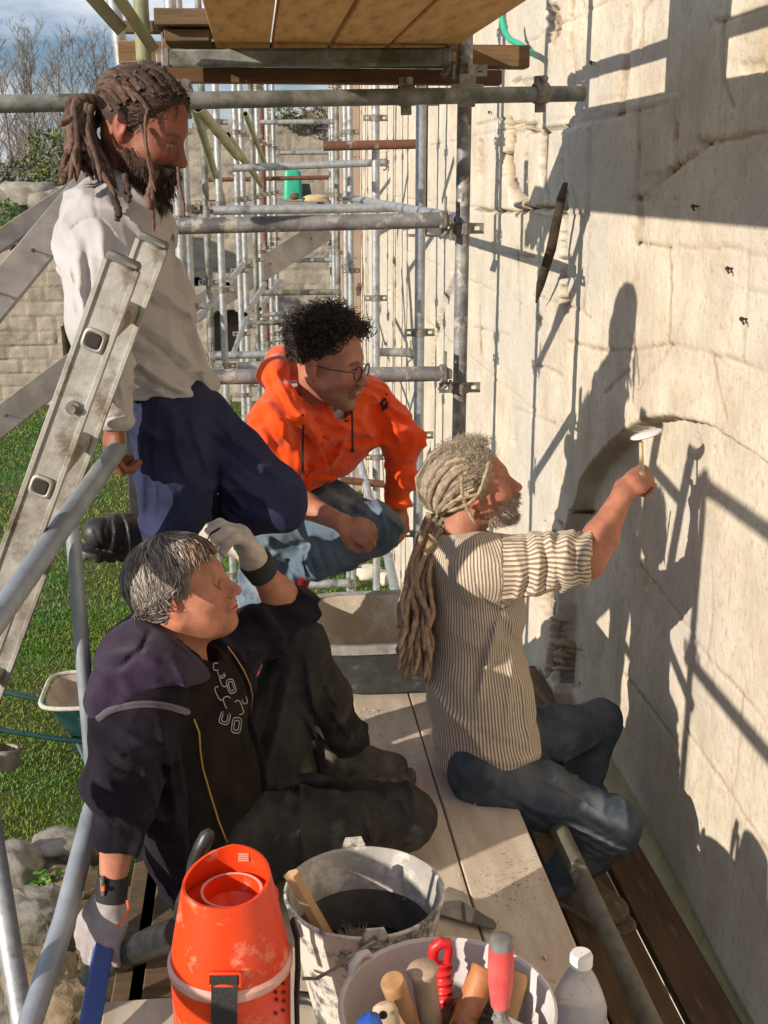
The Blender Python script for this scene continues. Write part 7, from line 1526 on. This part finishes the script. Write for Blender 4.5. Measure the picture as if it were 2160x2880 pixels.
# mortar trough
TRO = mat('trough_rubber', (.028, .028, .026), (.05, .05, .046), 20, .85, 0, .0012, 80, stain=(.20, .19, .17), stsc=12, stpos=(.60, .72))
TRI = mat('trough_mortar', (.50, .43, .34), (.42, .36, .28), 7, .95, 0, .003, 40, stain=(.60, .58, .54), stsc=5, stpos=(.52, .64))
TRR = mat('trough_rim_dust', (.20, .195, .19), (.34, .33, .31), 18, .9, 0, .002, 60)
y0 = 3.62; y1 = 4.18; tz = .195; x0 = P(880, 1850, Y=y0)[0]-.03; x1 = x0+.72
tr = empty('mortar_trough', ((x0+x1)/2, (y0+y1)/2, 0), 'black rubber mortar trough with dusty rim between the deck planks and the scaffold frame', 'trough')
mb = MB(); loft(mb, [rr_(x0+.12, x1-.12, y0+.06, y1-.06, .004), rr_(x0+.09, x1-.09, y0+.035, y1-.035, .02), rr_(x0+.015, x1-.015, y0+.012, y1-.012, tz-.03), rr_(x0+.005, x1-.005, y0+.004, y1-.004, tz-.012)], False); mb.build('shell', TRO, tr)
mb = MB(); loft(mb, [rr_(x0+.03, x1-.03, y0+.03, y1-.03, tz), rr_(x0+.07, x1-.07, y0+.07, y1-.07, .10), rr_(x0+.13, x1-.13, y0+.085, y1-.085, .022)]); mb.build('inside', TRI, tr)
mb = MB(); mb.lathe; 
o_ = rr_(x0, x1, y0, y1, tz, n=80); i_ = rr_(x0+.034, x1-.034, y0+.034, y1-.034, tz+.001, n=80); u_ = rr_(x0, x1, y0, y1, tz-.022, n=80); loft(mb, [u_, o_, [(a, b, c+.006) for a, b, c in rr_(x0+.01, x1-.01, y0+.01, y1-.01, tz, n=80)], i_], False); mb.build('rim', TRR, tr)
# black bucket
def bucket(c, R, r, h, m_out, m_in, lb, ear=(), tilt=None, hname='bucket', n=64, flare=.0):
    root = empty(hname, (c[0], c[1], c[2]), lb, 'bucket'); A = np.eye(3) if tilt is None else tilt
    o = np.asarray(c)
    mb = MB(); mb.lathe([(.001, 0), (r, 0), (r+.003, .006), (R-.006-flare, h-.045), (R-.004, h-.04), (R-.002, h-.006), (R+.004, h-.004), (R+.004, h), (R-.001, h+.002)], o, n, A); mb.build('shell', m_out, root)
    mb = MB(); mb.lathe([(R-.001, h+.002), (R-.006, h-.002), (R-.009, h-.03), (r-.002, .008), (.001, .008)], o, n, A); mb.build('inside', m_in, root)
    return root
cb = P(1025, 2502, Z=.285); cb = V(cb[0], cb[1], 0)
Rb = .160
bk = bucket(cb, Rb, .105, .285, PLST, PLSTI, 'black builder bucket splashed with plaster holding a brush and a wooden stick')
rg = np.random.default_rng(3)
for s_, ang in ((1, R(93)), (-1, R(-88))):
    a = V(math.cos(ang), math.sin(ang), 0); t = V(-math.sin(ang), math.cos(ang), 0); q = cb+a*(Rb+.001)+V(0, 0, .285)
    MB().prism([(-.034, -.018), (.034, -.018), (.017, .022), (-.017, .022)], a*.006, q, (t, (0, 0, 1))).build('ear', PLST, bk)
    MB().tube([q+a*-.002+V(0, 0, .002), q+a*.012+V(0, 0, .002)], .004, 8).build('handle_eye', CLAMP, bk)
q0 = cb+V(math.cos(R(-88)), math.sin(R(-88)), 0)*(Rb+.010)+V(0, 0, .285); 
mb = MB(); pts = [q0, P(985, 2690, Y=q0[1]-.03), P(940, 2725, Y=q0[1]-.04), P(890, 2752, Y=q0[1]-.02), P(850, 2752, Y=q0[1]+.02), P(835, 2735, Y=q0[1]+.06)]
mb.tube(pts, .0035, 10); mb.build('wire_handle', mat('pale_wire', (.40, .38, .32), (.2, .19, .17), 40, .6, .4), bk)
MB().lathe([(.118, .10), (.1385, .195), (.137, .197), (.116, .10)], cb, 64).build('wet_band', mat('wet_plaster', (.05, .05, .045), (.09, .085, .075), 14, .5, 0, .001, 60, stain=(.30, .28, .25), stsc=22, stpos=(.62, .7)), bk)
MB().lathe([(.001, .1205), (.1225, .1200), (.1225, .116)], cb, 48).build('murky_water', mat('murky_water', (.012, .012, .010), rough=.12, spec=.5), bk)
# brush in the black bucket
br = empty('round_brush', cb+V(.0, -.03, .04), 'round wire brush lying in the bottom of the black bucket', 'brush')
c = P(1010, 2640, Y=cb[1]-.02); c[2] = .145; C, Rr, K = [], [], []
for i in range(420):
    th = rg.uniform(0, 3.3); ph = rg.uniform(-1, 1)*.5; d = V(math.cos(th), ph, math.sin(th)*.8); C.append(np.array([c+d*.045, c+d*rg.uniform(.068, .078)])); Rr.append(.0009); g = rg.uniform(.15, .5); K.append((g, g*.97, g*.9))
strands(C, Rr, K, 'bristles', HAIRM, br, 3); MB().tube([c-V(0, .03, 0), c+V(0, .03, 0)], .044, 20).build('core', WOODD, br)
STK = mat('fresh_wood', (.66, .43, .24), (.56, .34, .18), 6, .6, 0, .0006, 60, stretch=(3, 3, 1))
a = P(818, 2458, Y=cb[1]-.02); b = P(930, 2655, Y=cb[1]-.005); d = b-a; A = frame(d, (0, 1, 0)); mb = MB(); a2 = np.arange(6)*math.pi/3+.3
pr = [a+(A[:, 1]*math.cos(t)*.017+A[:, 2]*math.sin(t)*.013) for t in a2]; pb = [x+d*1.35 for x in pr]; mb.add(pr+pb, [(i, (i+1) % 6, 6+(i+1) % 6, 6+i) for i in range(6)]+[tuple(range(6))[::-1], tuple(range(6, 12))])
mb.build('wooden_stick', STK, smooth=False, label='six-sided fresh wooden stick leaning out of the black bucket', cat='stick')
# float blade on the planks
BLD = mat('scraped_blade', (.40, .38, .35), (.30, .28, .26), 20, .35, .3, .0006, 80, stain=(.50, .46, .40), stsc=10)
def flat(pts, z, t): 
    q = [P(x, y, Z=z) for x, y in pts]; n = len(q); mb = MB(); mb.add(q+[p+V(0, 0, t) for p in q], [tuple(range(n))[::-1], tuple(range(n, 2*n))]+[(i, (i+1) % n, n+(i+1) % n, n+i) for i in range(n)]); return mb
root = empty('long_trowel', P(1330, 2560, Z=.01), 'long blade with a dark grey tip lying on the planks right of the black bucket', 'trowel')
flat([(1225, 2500), (1262, 2515), (1336, 2560), (1327, 2598), (1245, 2575), (1190, 2560)], .012, .004).build('blade', BLD, root, smooth=False)
flat([(1336, 2560), (1388, 2592), (1397, 2603), (1392, 2614), (1378, 2614), (1327, 2598)], .012, .0038).build('blade_tip', mat('dark_tip', (.13, .125, .115), rough=.5), root, smooth=False)
flat([(1298, 2537), (1306, 2541), (1312, 2592), (1303, 2590)], .017, .002).build('blade_band', mat('dark_band', (.08, .08, .08), rough=.6), root, smooth=False)
# white bucket of tools
WPL = mat('dusty_white_plastic', (.64, .61, .60), (.52, .50, .49), 10, .6, 0, .0008, 80, stain=(.22, .21, .20), stsc=26, stpos=(.60, .68), detail=8)
WPI = mat('dusty_white_inside', (.60, .57, .57), (.50, .47, .47), 6, .6, 0, .0006, 80, stain=(.24, .22, .21), stsc=20, stpos=(.62, .72))
cw = P(1258, 2822, Z=.30); cw = V(cw[0], cw[1], 0)
wbk = bucket(cw, .186, .13, .30, WPL, WPI, 'white plastic bucket full of masonry tools at the bottom edge')
ang = R(140); a = V(math.cos(ang), math.sin(ang), 0); t = V(-math.sin(ang), math.cos(ang), 0); q = cw+a*.186+V(0, 0, .292)
mb = MB(); mb.tube([q-t*.035+V(0, 0, .0)-a*.003, q-t*.022+V(0, 0, .020), q+V(0, 0, .028), q+t*.022+V(0, 0, .020), q+t*.035-a*.003], [.005, .008, .009, .008, .005], 10); mb.build('ear', WPL, wbk)
def tool(pts, Y, r, lb, m, nm='tool_handle', cat='handle', ell=(1, 1), n=18, dz=None):
    c = [P(x, y, Y=yy) for (x, y), yy in zip(pts, Y)]; mb = MB(); mb.tube(c, r, n, ell=ell); return mb.build(nm, m, label=lb, cat=cat, ang=60)
Yw = cw[1]
HW1 = mat('worn_ash', (.46, .27, .13), (.36, .19, .085), 10, .6, 0, .0006, 80, stretch=(4, 4, 1)); HW2 = mat('grey_beech', (.48, .36, .25), (.38, .28, .19), 12, .7, 0, .0008, 80, stretch=(4, 4, 1)); HW3 = mat('red_brown_handle', (.46, .19, .07), (.36, .14, .05), 10, .45, 0, .0005, 60, stretch=(4, 4, 1))
def slanthandle(a, b, ya, yb, r0, r1, lb, m, flare=1.0, name='hammer_handle', cat='hammer handle'):
    p0 = P(*a, Y=ya); p1 = P(*b, Y=yb); d = unit(p1-p0); pts = [p0-d*.0, p0+d*.004, p0+d*.02, p0+(p1-p0)*.5, p1]; mb = MB(); mb.tube(pts, [r0*flare*.9, r0*flare, r0, (r0+r1)/2, r1], 20); return mb.build(name, m, label=lb, cat=cat, ang=60)
slanthandle((1103, 2758), (1180, 2960), Yw-.02, Yw+.03, .0215, .019, 'brown wooden hammer handle with an oblique sawn end in the white bucket', HW1)
slanthandle((1188, 2722), (1225, 2960), Yw+.02, Yw+.03, .022, .019, 'greyish wooden handle with a mushroomed end, centre of the white bucket', HW2, 1.28, 'chisel_handle', 'chisel handle')
slanthandle((1366, 2722), (1268, 2960), Yw+.05, Yw-.02, .026, .021, 'thick red brown wooden handle leaning right in the white bucket', HW3)
slanthandle((1462, 2735), (1400, 2960), Yw+.09, Yw+.02, .019, .017, 'pale orange wooden handle behind the red trowel grip', mat('pale_orange_wood', (.56, .33, .15), (.46, .26, .11), 10, .6))
# flat brush handle with a hanging hole
root = empty('paint_brush', P(1085, 2900, Y=Yw-.06), 'pale wooden brush handle with a hanging hole at the bottom of the white bucket', 'brush')
p0 = P(1078, 2822, Y=Yw-.06); p1 = P(1105, 2960, Y=Yw-.05); A = frame(p1-p0, (0, 1, 0)); mb = MB(); mb.tube([p0, p0+(p1-p0)*.05, p0+(p1-p0)*.15, p0+(p1-p0)*.4, p1], [.010, .0185, .022, .022, .018], 22, ell=(.45, 1.0) if False else (1, .5), up=(0, 1, 0)); mb.build('handle', mat('beech', (.56, .43, .30), (.5, .37, .25), 10, .6), root)
q = P(1078, 2857, Y=Yw-.085); MB().tube([q, q+V(0, .004, 0)], .007, 14).build('hanging_hole_shade', hole, root)  # dark disc on the handle, the hole's shade as plain colour
p0 = P(1028, 2862, Y=Yw-.12); MB().tube([p0, p0+V(.004, 0, -.006), p0+V(.01, .0, -.03), p0+V(.014, 0, -.12)], [.010, .020, .023, .022], 20).build('screwdriver', mat('blue_plastic', (.02, .09, .42), rough=.25), label='glossy blue plastic grip end at the left in the white bucket', cat='tool grip')
# red ring grip
REDP = mat('red_plastic', (.62, .02, .02), (.55, .015, .02), 20, .4, 0, .0006, 60); root = empty('red_grip', P(1250, 2750, Y=Yw+.10), 'red plastic grip with a ring end and finger ridges in the white bucket', 'grip')
Yr = Yw+.115; rp = [(1226, 2712), (1216, 2690), (1222, 2664), (1242, 2650), (1258, 2652), (1263, 2672), (1258, 2702), (1262, 2722)]
mb = MB(); mb.tube([P(x, y, Y=Yr) for x, y in rp], [.009, .010, .011, .011, .010, .008, .008, .009], 12); mb.build('ring', REDP, root)
mb = MB(); k = 26; pts = [P(1243+12*i/k, 2708+130*i/k, Y=Yr-.03*i/k) for i in range(k+1)]; mb.tube(pts, [.0165+.0022*math.sin(i*1.3) for i in range(k+1)], 18); mb.build('shaft', REDP, root)
# pointing trowel
root = empty('trowel', P(1412, 2700, Y=Yw+.0), 'trowel standing in the white bucket, red rubber grip with grey end cap', 'trowel')
ya = Yw-.02; g0 = P(1409, 2634, Y=ya); g1 = P(1409, 2662, Y=ya); g2 = P(1407, 2826, Y=ya+.0)
MB().tube([g0+V(0, 0, .001), g0-V(0, 0, .003), g1], [.014, .0195, .0205], 22).build('end_cap', mat('grey_cap', (.13, .13, .13), (.2, .2, .2), 30, .8), root)
MB().tube([g1, g1+(g2-g1)*.3, g1+(g2-g1)*.6, g2], [.0212, .0225, .0215, .0165], 22).build('grip', mat('red_rubber', (.62, .07, .07), (.70, .14, .13), 12, .55, stain=(.70, .40, .36), stsc=8, stpos=(.6, .8)), root)
c_ = P(1405, 2832, Y=ya); mb = MB(); mb.tube([c_, P(1403, 2850, Y=ya), P(1400, 2870, Y=ya-.005)], [.012, .009, .012], 12); mb.build('tang', BLD, root)
q = [P(x, y, Y=yy) for x, y, yy in ((1385, 2855, ya-.01), (1420, 2855, ya), (1500, 2895, ya-.03), (1510, 2960, ya-.03), (1400, 2960, ya-.03))]; mb = MB(); mb.add(q+[p+V(0, .002, 0) for p in q], [(4, 3, 2, 1, 0), (5, 6, 7, 8, 9)]+[(i, (i+1) % 5, 5+(i+1) % 5, 5+i) for i in range(5)]); mb.build('blade', BLD, root, smooth=False)
# dark bristle brush
root = empty('bristle_brush', P(1320, 2830, Y=Yw), 'dark bristled scrubbing brush down in the white bucket', 'brush'); c = P(1330, 2860, Y=Yw+.03); C, Rr, K = [], [], []
for i in range(500):
    o = c+V(rg.uniform(-.035, .05), rg.uniform(-.04, .04), rg.uniform(-.02, .02)); C.append(np.array([o, o+V(-.02, -.015, .012)*rg.uniform(.6, 1.6)+rg.normal(0, .004, 3)])); Rr.append(.0008); g = rg.uniform(.02, .12); K.append((g, g*.9, g*.7))
strands(C, Rr, K, 'bristles', HAIRM, root, 3); MB().box(c+V(.0, .0, -.03), (.05, .035, .03)).build('block', WOODD, root)
# plastic bottle
root = empty('plastic_bottle', (0, 0, 0), 'clear plastic bottle with white cap and a blue label, standing at the bottom right', 'bottle')
cbt = P(1628, 2828, Y=1.87); cbt = V(cbt[0], cbt[1], 0); zt = P(1632, 2680, Y=1.87)[2]; root.location = cbt; WL[root.name] = tuple(cbt)
s_ = zt; rb = .0535
PET = mat('cloudy_plastic', (.90, .89, .90), (.84, .83, .85), 8, .12, spec=.6, stain=(.45, .43, .42), stsc=22, stpos=(.62, .68)); b_ = [n for n in PET.node_tree.nodes if n.type == 'BSDF_PRINCIPLED'][0]; b_.inputs['Transmission Weight'].default_value = .60; b_.inputs['IOR'].default_value = 1.2; b_.inputs['Roughness'].default_value = .2
mb = MB(); mb.lathe([(.001, .002), (rb-.006, .002), (rb, .012), (rb, s_-.145), (rb-.003, s_-.138), (rb, s_-.130), (rb-.001, s_-.112), (rb-.008, s_-.090), (.030, s_-.052), (.019, s_-.034), (.0165, s_-.024), (.0165, s_-.018)], cbt, 48); mb.build('body', PET, root)
mb = MB(); mb.lathe([(.0185, s_-.026), (.0215, s_-.025), (.0215, s_-.006), (.0185, s_), (.001, s_)], cbt, 40); mb.build('cap', mat('white_cap', (.78, .77, .74), rough=.45), root)
mb = MB(); zl = s_-.152
for k, (a0, a1, col) in enumerate([(200, 232, (.10, .30, .20)), (232, 262, (.12, .10, .12)), (262, 276, (.60, .60, .60)), (276, 316, (.02, .10, .42)), (316, 342, (.25, .30, .42)), (342, 560, (.03, .12, .45))]):
    th = np.radians(np.linspace(a0, a1, 10)); vs = [cbt+V((rb+.0008)*math.cos(t), (rb+.0008)*math.sin(t), z) for z in (zl, zl-.10) for t in th]
    MB().add(vs, [(i, i+1, 11+i, 10+i) for i in range(9)]).build('label_panel', mat('label_%d' % k, col, rough=.4), root)
mb = MB()
for j in range(7):
    t0 = R(235+j*.1); z = zl-.012-.009*j; th = np.linspace(R(236), R(236+rg.uniform(12, 22)), 6); mb.tube([cbt+V((rb+.0012)*math.cos(t), (rb+.0012)*math.sin(t), z) for t in th], .0012, 4)
mb.build('label_text', mat('label_ink', (.55, .55, .55), rough=.5), root)
# orange canister
co = P(648, 2693, Z=.40); co = V(co[0], co[1], 0); OG = mat('orange_red_plastic', (.74, .055, .008), (.68, .05, .01), 8, .36, 0, .0005, 40, stain=(.80, .30, .20), stsc=13, stpos=(.56, .68), detail=9); OGP = mat('faded_edge', (.62, .32, .26), (.70, .42, .36), 20, .6)
root = empty('orange_canister', co, 'bright orange red plastic canister with a slanted scoop mouth and black strap', 'canister')
R1 = P(817, 2693, Y=co[1])[0]-co[0]; zr = .40
mb = MB(); prof = [(R1*.80, 0), (R1*.90, .03), (R1*.97, .20), (R1*1.0, zr-.012)]; mb.lathe([(.001, 0)]+prof, co, 64); mb.build('body', OG, root)
mb = MB(); mb.lathe([(R1*1.0, zr-.014), (R1*1.035, zr-.010), (R1*1.04, zr+.002), (R1*.99, zr+.008)], co, 64); mb.build('seam_ring', OGP, root)
# upper cone with mouth of varying height
n = 96; th = np.arange(n)*2*math.pi/n; th0 = R(80)
def ztop(t):
    dlt = (t-th0+math.pi) % (2*math.pi)-math.pi; left = dlt > 0
    lo_ = P(640, 2553, Y=co[1]-.072)[2]; hi_ = P(662, 2388, Y=co[1]+.05)[2]
    if left: k = 1-min(1, max(0, dlt)/R(92)); return lo_+(hi_-lo_)*k**1.0
    k = 1-min(1, -dlt/R(170)); return lo_+(hi_-lo_)*sst(0, 1, V(k))[()] if False else lo_+(hi_-lo_)*(k*k*(3-2*k))*.97+.0
def rad(z): return R1*(1.0-.27*(max(z-zr, 0)/.15)**1.1) if z > zr else R1
zt_ = [float(ztop(t)) for t in th]; ZF = min(zt_)-.035; rows = 14; vs = []; 
for j in range(rows+1):
    for i, t in enumerate(th):
        z = zr+(zt_[i]-zr)*j/rows; r = rad(z); vs.append(co+V(r*math.cos(t), r*math.sin(t), z))
for j in range(rows+1):
    for i, t in enumerate(th):
        z = zt_[i]+(ZF-zt_[i])*j/rows; r = rad(z)-.005-.0*j; vs.append(co+V(r*math.cos(t), r*math.sin(t), z))
T_ = 2*(rows+1); mb = MB(); mb.add(vs, [(j*n+i, j*n+(i+1) % n, (j+1)*n+(i+1) % n, (j+1)*n+i) for j in range(T_-1) for i in range(n)]); mb.build('hood', OG, root, ang=60)
rc_ = rad(ZF)-.005; q = co+V(.006, .012, 0); mb = MB(); mb.lathe([(rc_+.002, ZF-.002), (.055, ZF+.004), (.052, ZF+.012), (.048, ZF+.010), (.046, ZF-.02), (.001, ZF-.06)], q, 48); mb.build('mouth_floor', OG, root)
mb = MB(); mb.lathe([(.053, ZF+.0065), (.052, ZF+.0135), (.0475, ZF+.0125)], q, 48); mb.build('mouth_ring', OGP, root)
mb = MB()      # spout panel line
pp = [(697, 2560), (700, 2600), (704, 2628), (716, 2633), (740, 2628), (770, 2606), (790, 2570), (796, 2530)]
def oncan(x, y, off=.001):
    d = unit(ray(x, y)); t = 1.3
    for _ in range(90):
        p = CAMP+d*t; rr0 = math.hypot(p[0]-co[0], p[1]-co[1]); s0 = rr0-rad(p[2])-off
        if abs(s0) < .0004: break
        t += s0*.7
    return CAMP+d*t
mb.tube([oncan(x, y) for x, y in pp], .0022, 6); mb.build('spout_edge', OGP, root)
# strap and buckle slot
STR = mat('black_webbing', (.012, .012, .012), (.03, .03, .03), 200, .8, bump=.001, bsc=500)
mb = MB(); w = .021; tang = unit(oncan(665, 2760)-oncan(595, 2760)); pl_ = [oncan(631, y, .005) for y in (2742, 2752, 2764, 2776, 2800, 2840, 2880, 2940)]
vs = []; 
for p in pl_: vs += [p-tang*w, p+tang*w]
off = unit(V(tang[1], -tang[0], 0))*-.003
vs2 = [p-off for p in vs]; m_ = len(pl_); mb.add(vs+vs2, [(2*i, 2*i+1, 2*i+3, 2*i+2) for i in range(m_-1)]+[(2*m_+2*i, 2*m_+2*i+2, 2*m_+2*i+3, 2*m_+2*i+1) for i in range(m_-1)]+[(2*i, 2*i+2, 2*m_+2*i+2, 2*m_+2*i) for i in range(m_-1)]+[(2*i+1, 2*m_+2*i+1, 2*m_+2*i+3, 2*i+3) for i in range(m_-1)]); mb.build('strap', STR, root, smooth=False)
for y in (2738, 2772): mb = MB(); mb.tube([oncan(x, y+(.0 if y < 2750 else 0), .006) for x in (588, 610, 632, 655, 676)], .0035, 6); mb.build('strap_bar', OG, root)
for x in (588, 676): mb = MB(); mb.tube([oncan(x, y, .006) for y in (2736, 2756, 2776)], .0035, 6); mb.build('strap_bar', OG, root)
mb = MB(); mb.tube([P(x, y, Y=yy) for x, y, yy in ((822, 2590, co[1]+.05), (836, 2640, co[1]+.02), (838, 2720, co[1]-.02), (834, 2800, co[1]-.02), (836, 2900, co[1]))], .013, 10, ell=(.35, 1)); mb.build('side_strap', STR, root)
# pen marks on the side
mb = MB()
for (x, y) in [(775, 2790), (778, 2812), (797, 2765), (798, 2790), (799, 2815), (797, 2842), (776, 2850)]:
    mb.tube([oncan(x-5, y+4), oncan(x+1, y-5), oncan(x+3, y+6)], .0012, 5); mb.tube([oncan(x-3, y), oncan(x+5, y-1)], .0010, 5)
mb.build('pen_marks', mat('marker_ink', (.03, .015, .015), rough=.6), root)
mb = MB()
for i in range(4):
    for j in range(6): q_ = P(672+j*5, 2402+i*6, Y=co[1]+rad(.60)-.010); mb.box(q_, (.0012, .0008, .0012))
mb.build('moulded_marks', mat('moulded_pale', (.80, .42, .36), rough=.5), root)
# its black lance handle and hose
BR_ = mat('black_rubber', (.012, .013, .012), (.03, .03, .03), 20, .4, stain=(.14, .13, .12), stsc=14, stpos=(.62, .7)); root2 = empty('spray_lance', co+V(-.12, .05, 0), 'black curved lance handle rising behind the orange canister', 'lance handle')
mb = MB(); mb.tube([P(x, y, Y=co[1]+.10) for x, y in ((592, 2338), (583, 2350), (566, 2385), (550, 2425), (541, 2460), (536, 2492))], [.008, .0135, .0150, .0140, .012, .011], 16); mb.build('handle', BR_, root2)
mb = MB(); mb.tube([P(x, y, Y=co[1]+.09) for x, y in ((536, 2480), (520, 2500), (502, 2540), (494, 2600), (500, 2660), (520, 2760))], .0065, 10); mb.build('hose', BR_, root2)
root3 = empty('filler_valve', P(602, 2440, Y=co[1]+.09), 'small valve with a yellow cap beside the canister mouth', 'valve')
a = P(602, 2398, Y=co[1]+.09); MB().tube([a, a-V(0, 0, .004), a-V(0, 0, .014)], [.009, .0105, .0105], 16).build('cap', mat('yellow_cap', (.62, .50, .12), rough=.5), root3); MB().tube([a-V(0, 0, .014), a-V(0, 0, .11)], [.0085, .010], 14).build('stem', PLSTI, root3)
mb = MB(); mb.tube([P(x, y, Y=yy) for x, y, yy in ((505, 2622, co[1]+.14), (440, 2645, co[1]+.30), (380, 2672, co[1]+.46), (300, 2712, co[1]+.62), (250, 2745, co[1]+.70))], [.028, .031, .032, .030, .026], 16); mb.build('dust_hose', BR_, label='fat black hose running left from behind the canister toward the gloved fist', cat='hose')
mb = MB(); mb.tube([P(x, y, Z=.014) for x, y in ((835, 2805), (870, 2808), (905, 2822), (935, 2845), (958, 2880), (975, 2930))], .0135, 12); mb.build('cable', BR_, label='glossy black cable curling on the planks between canister and white bucket', cat='cable')
# blue bar under the glove
a = P(298, 2625, Y=2.255); b = P(238, 2960, Y=2.0); MB().box((a+b)/2, (np.linalg.norm(b-a)/2, .0195, .013), frame(b-a, (0, 1, .2))).build('blue_bar', mat('blue_paint', (.045, .10, .36), (.055, .12, .40), 10, .45, .2, .0005, 50, stain=(.35, .30, .25), stsc=22, stpos=(.70, .74)), label='blue painted steel bar gripped by the lower glove', cat='bar')
MB().box(P(360, 2800, Z=-.25)+V(0, .1, 0), (.03, .55, .03)).build('joist', WOODD, label='dark joist under the old planks', cat='joist')
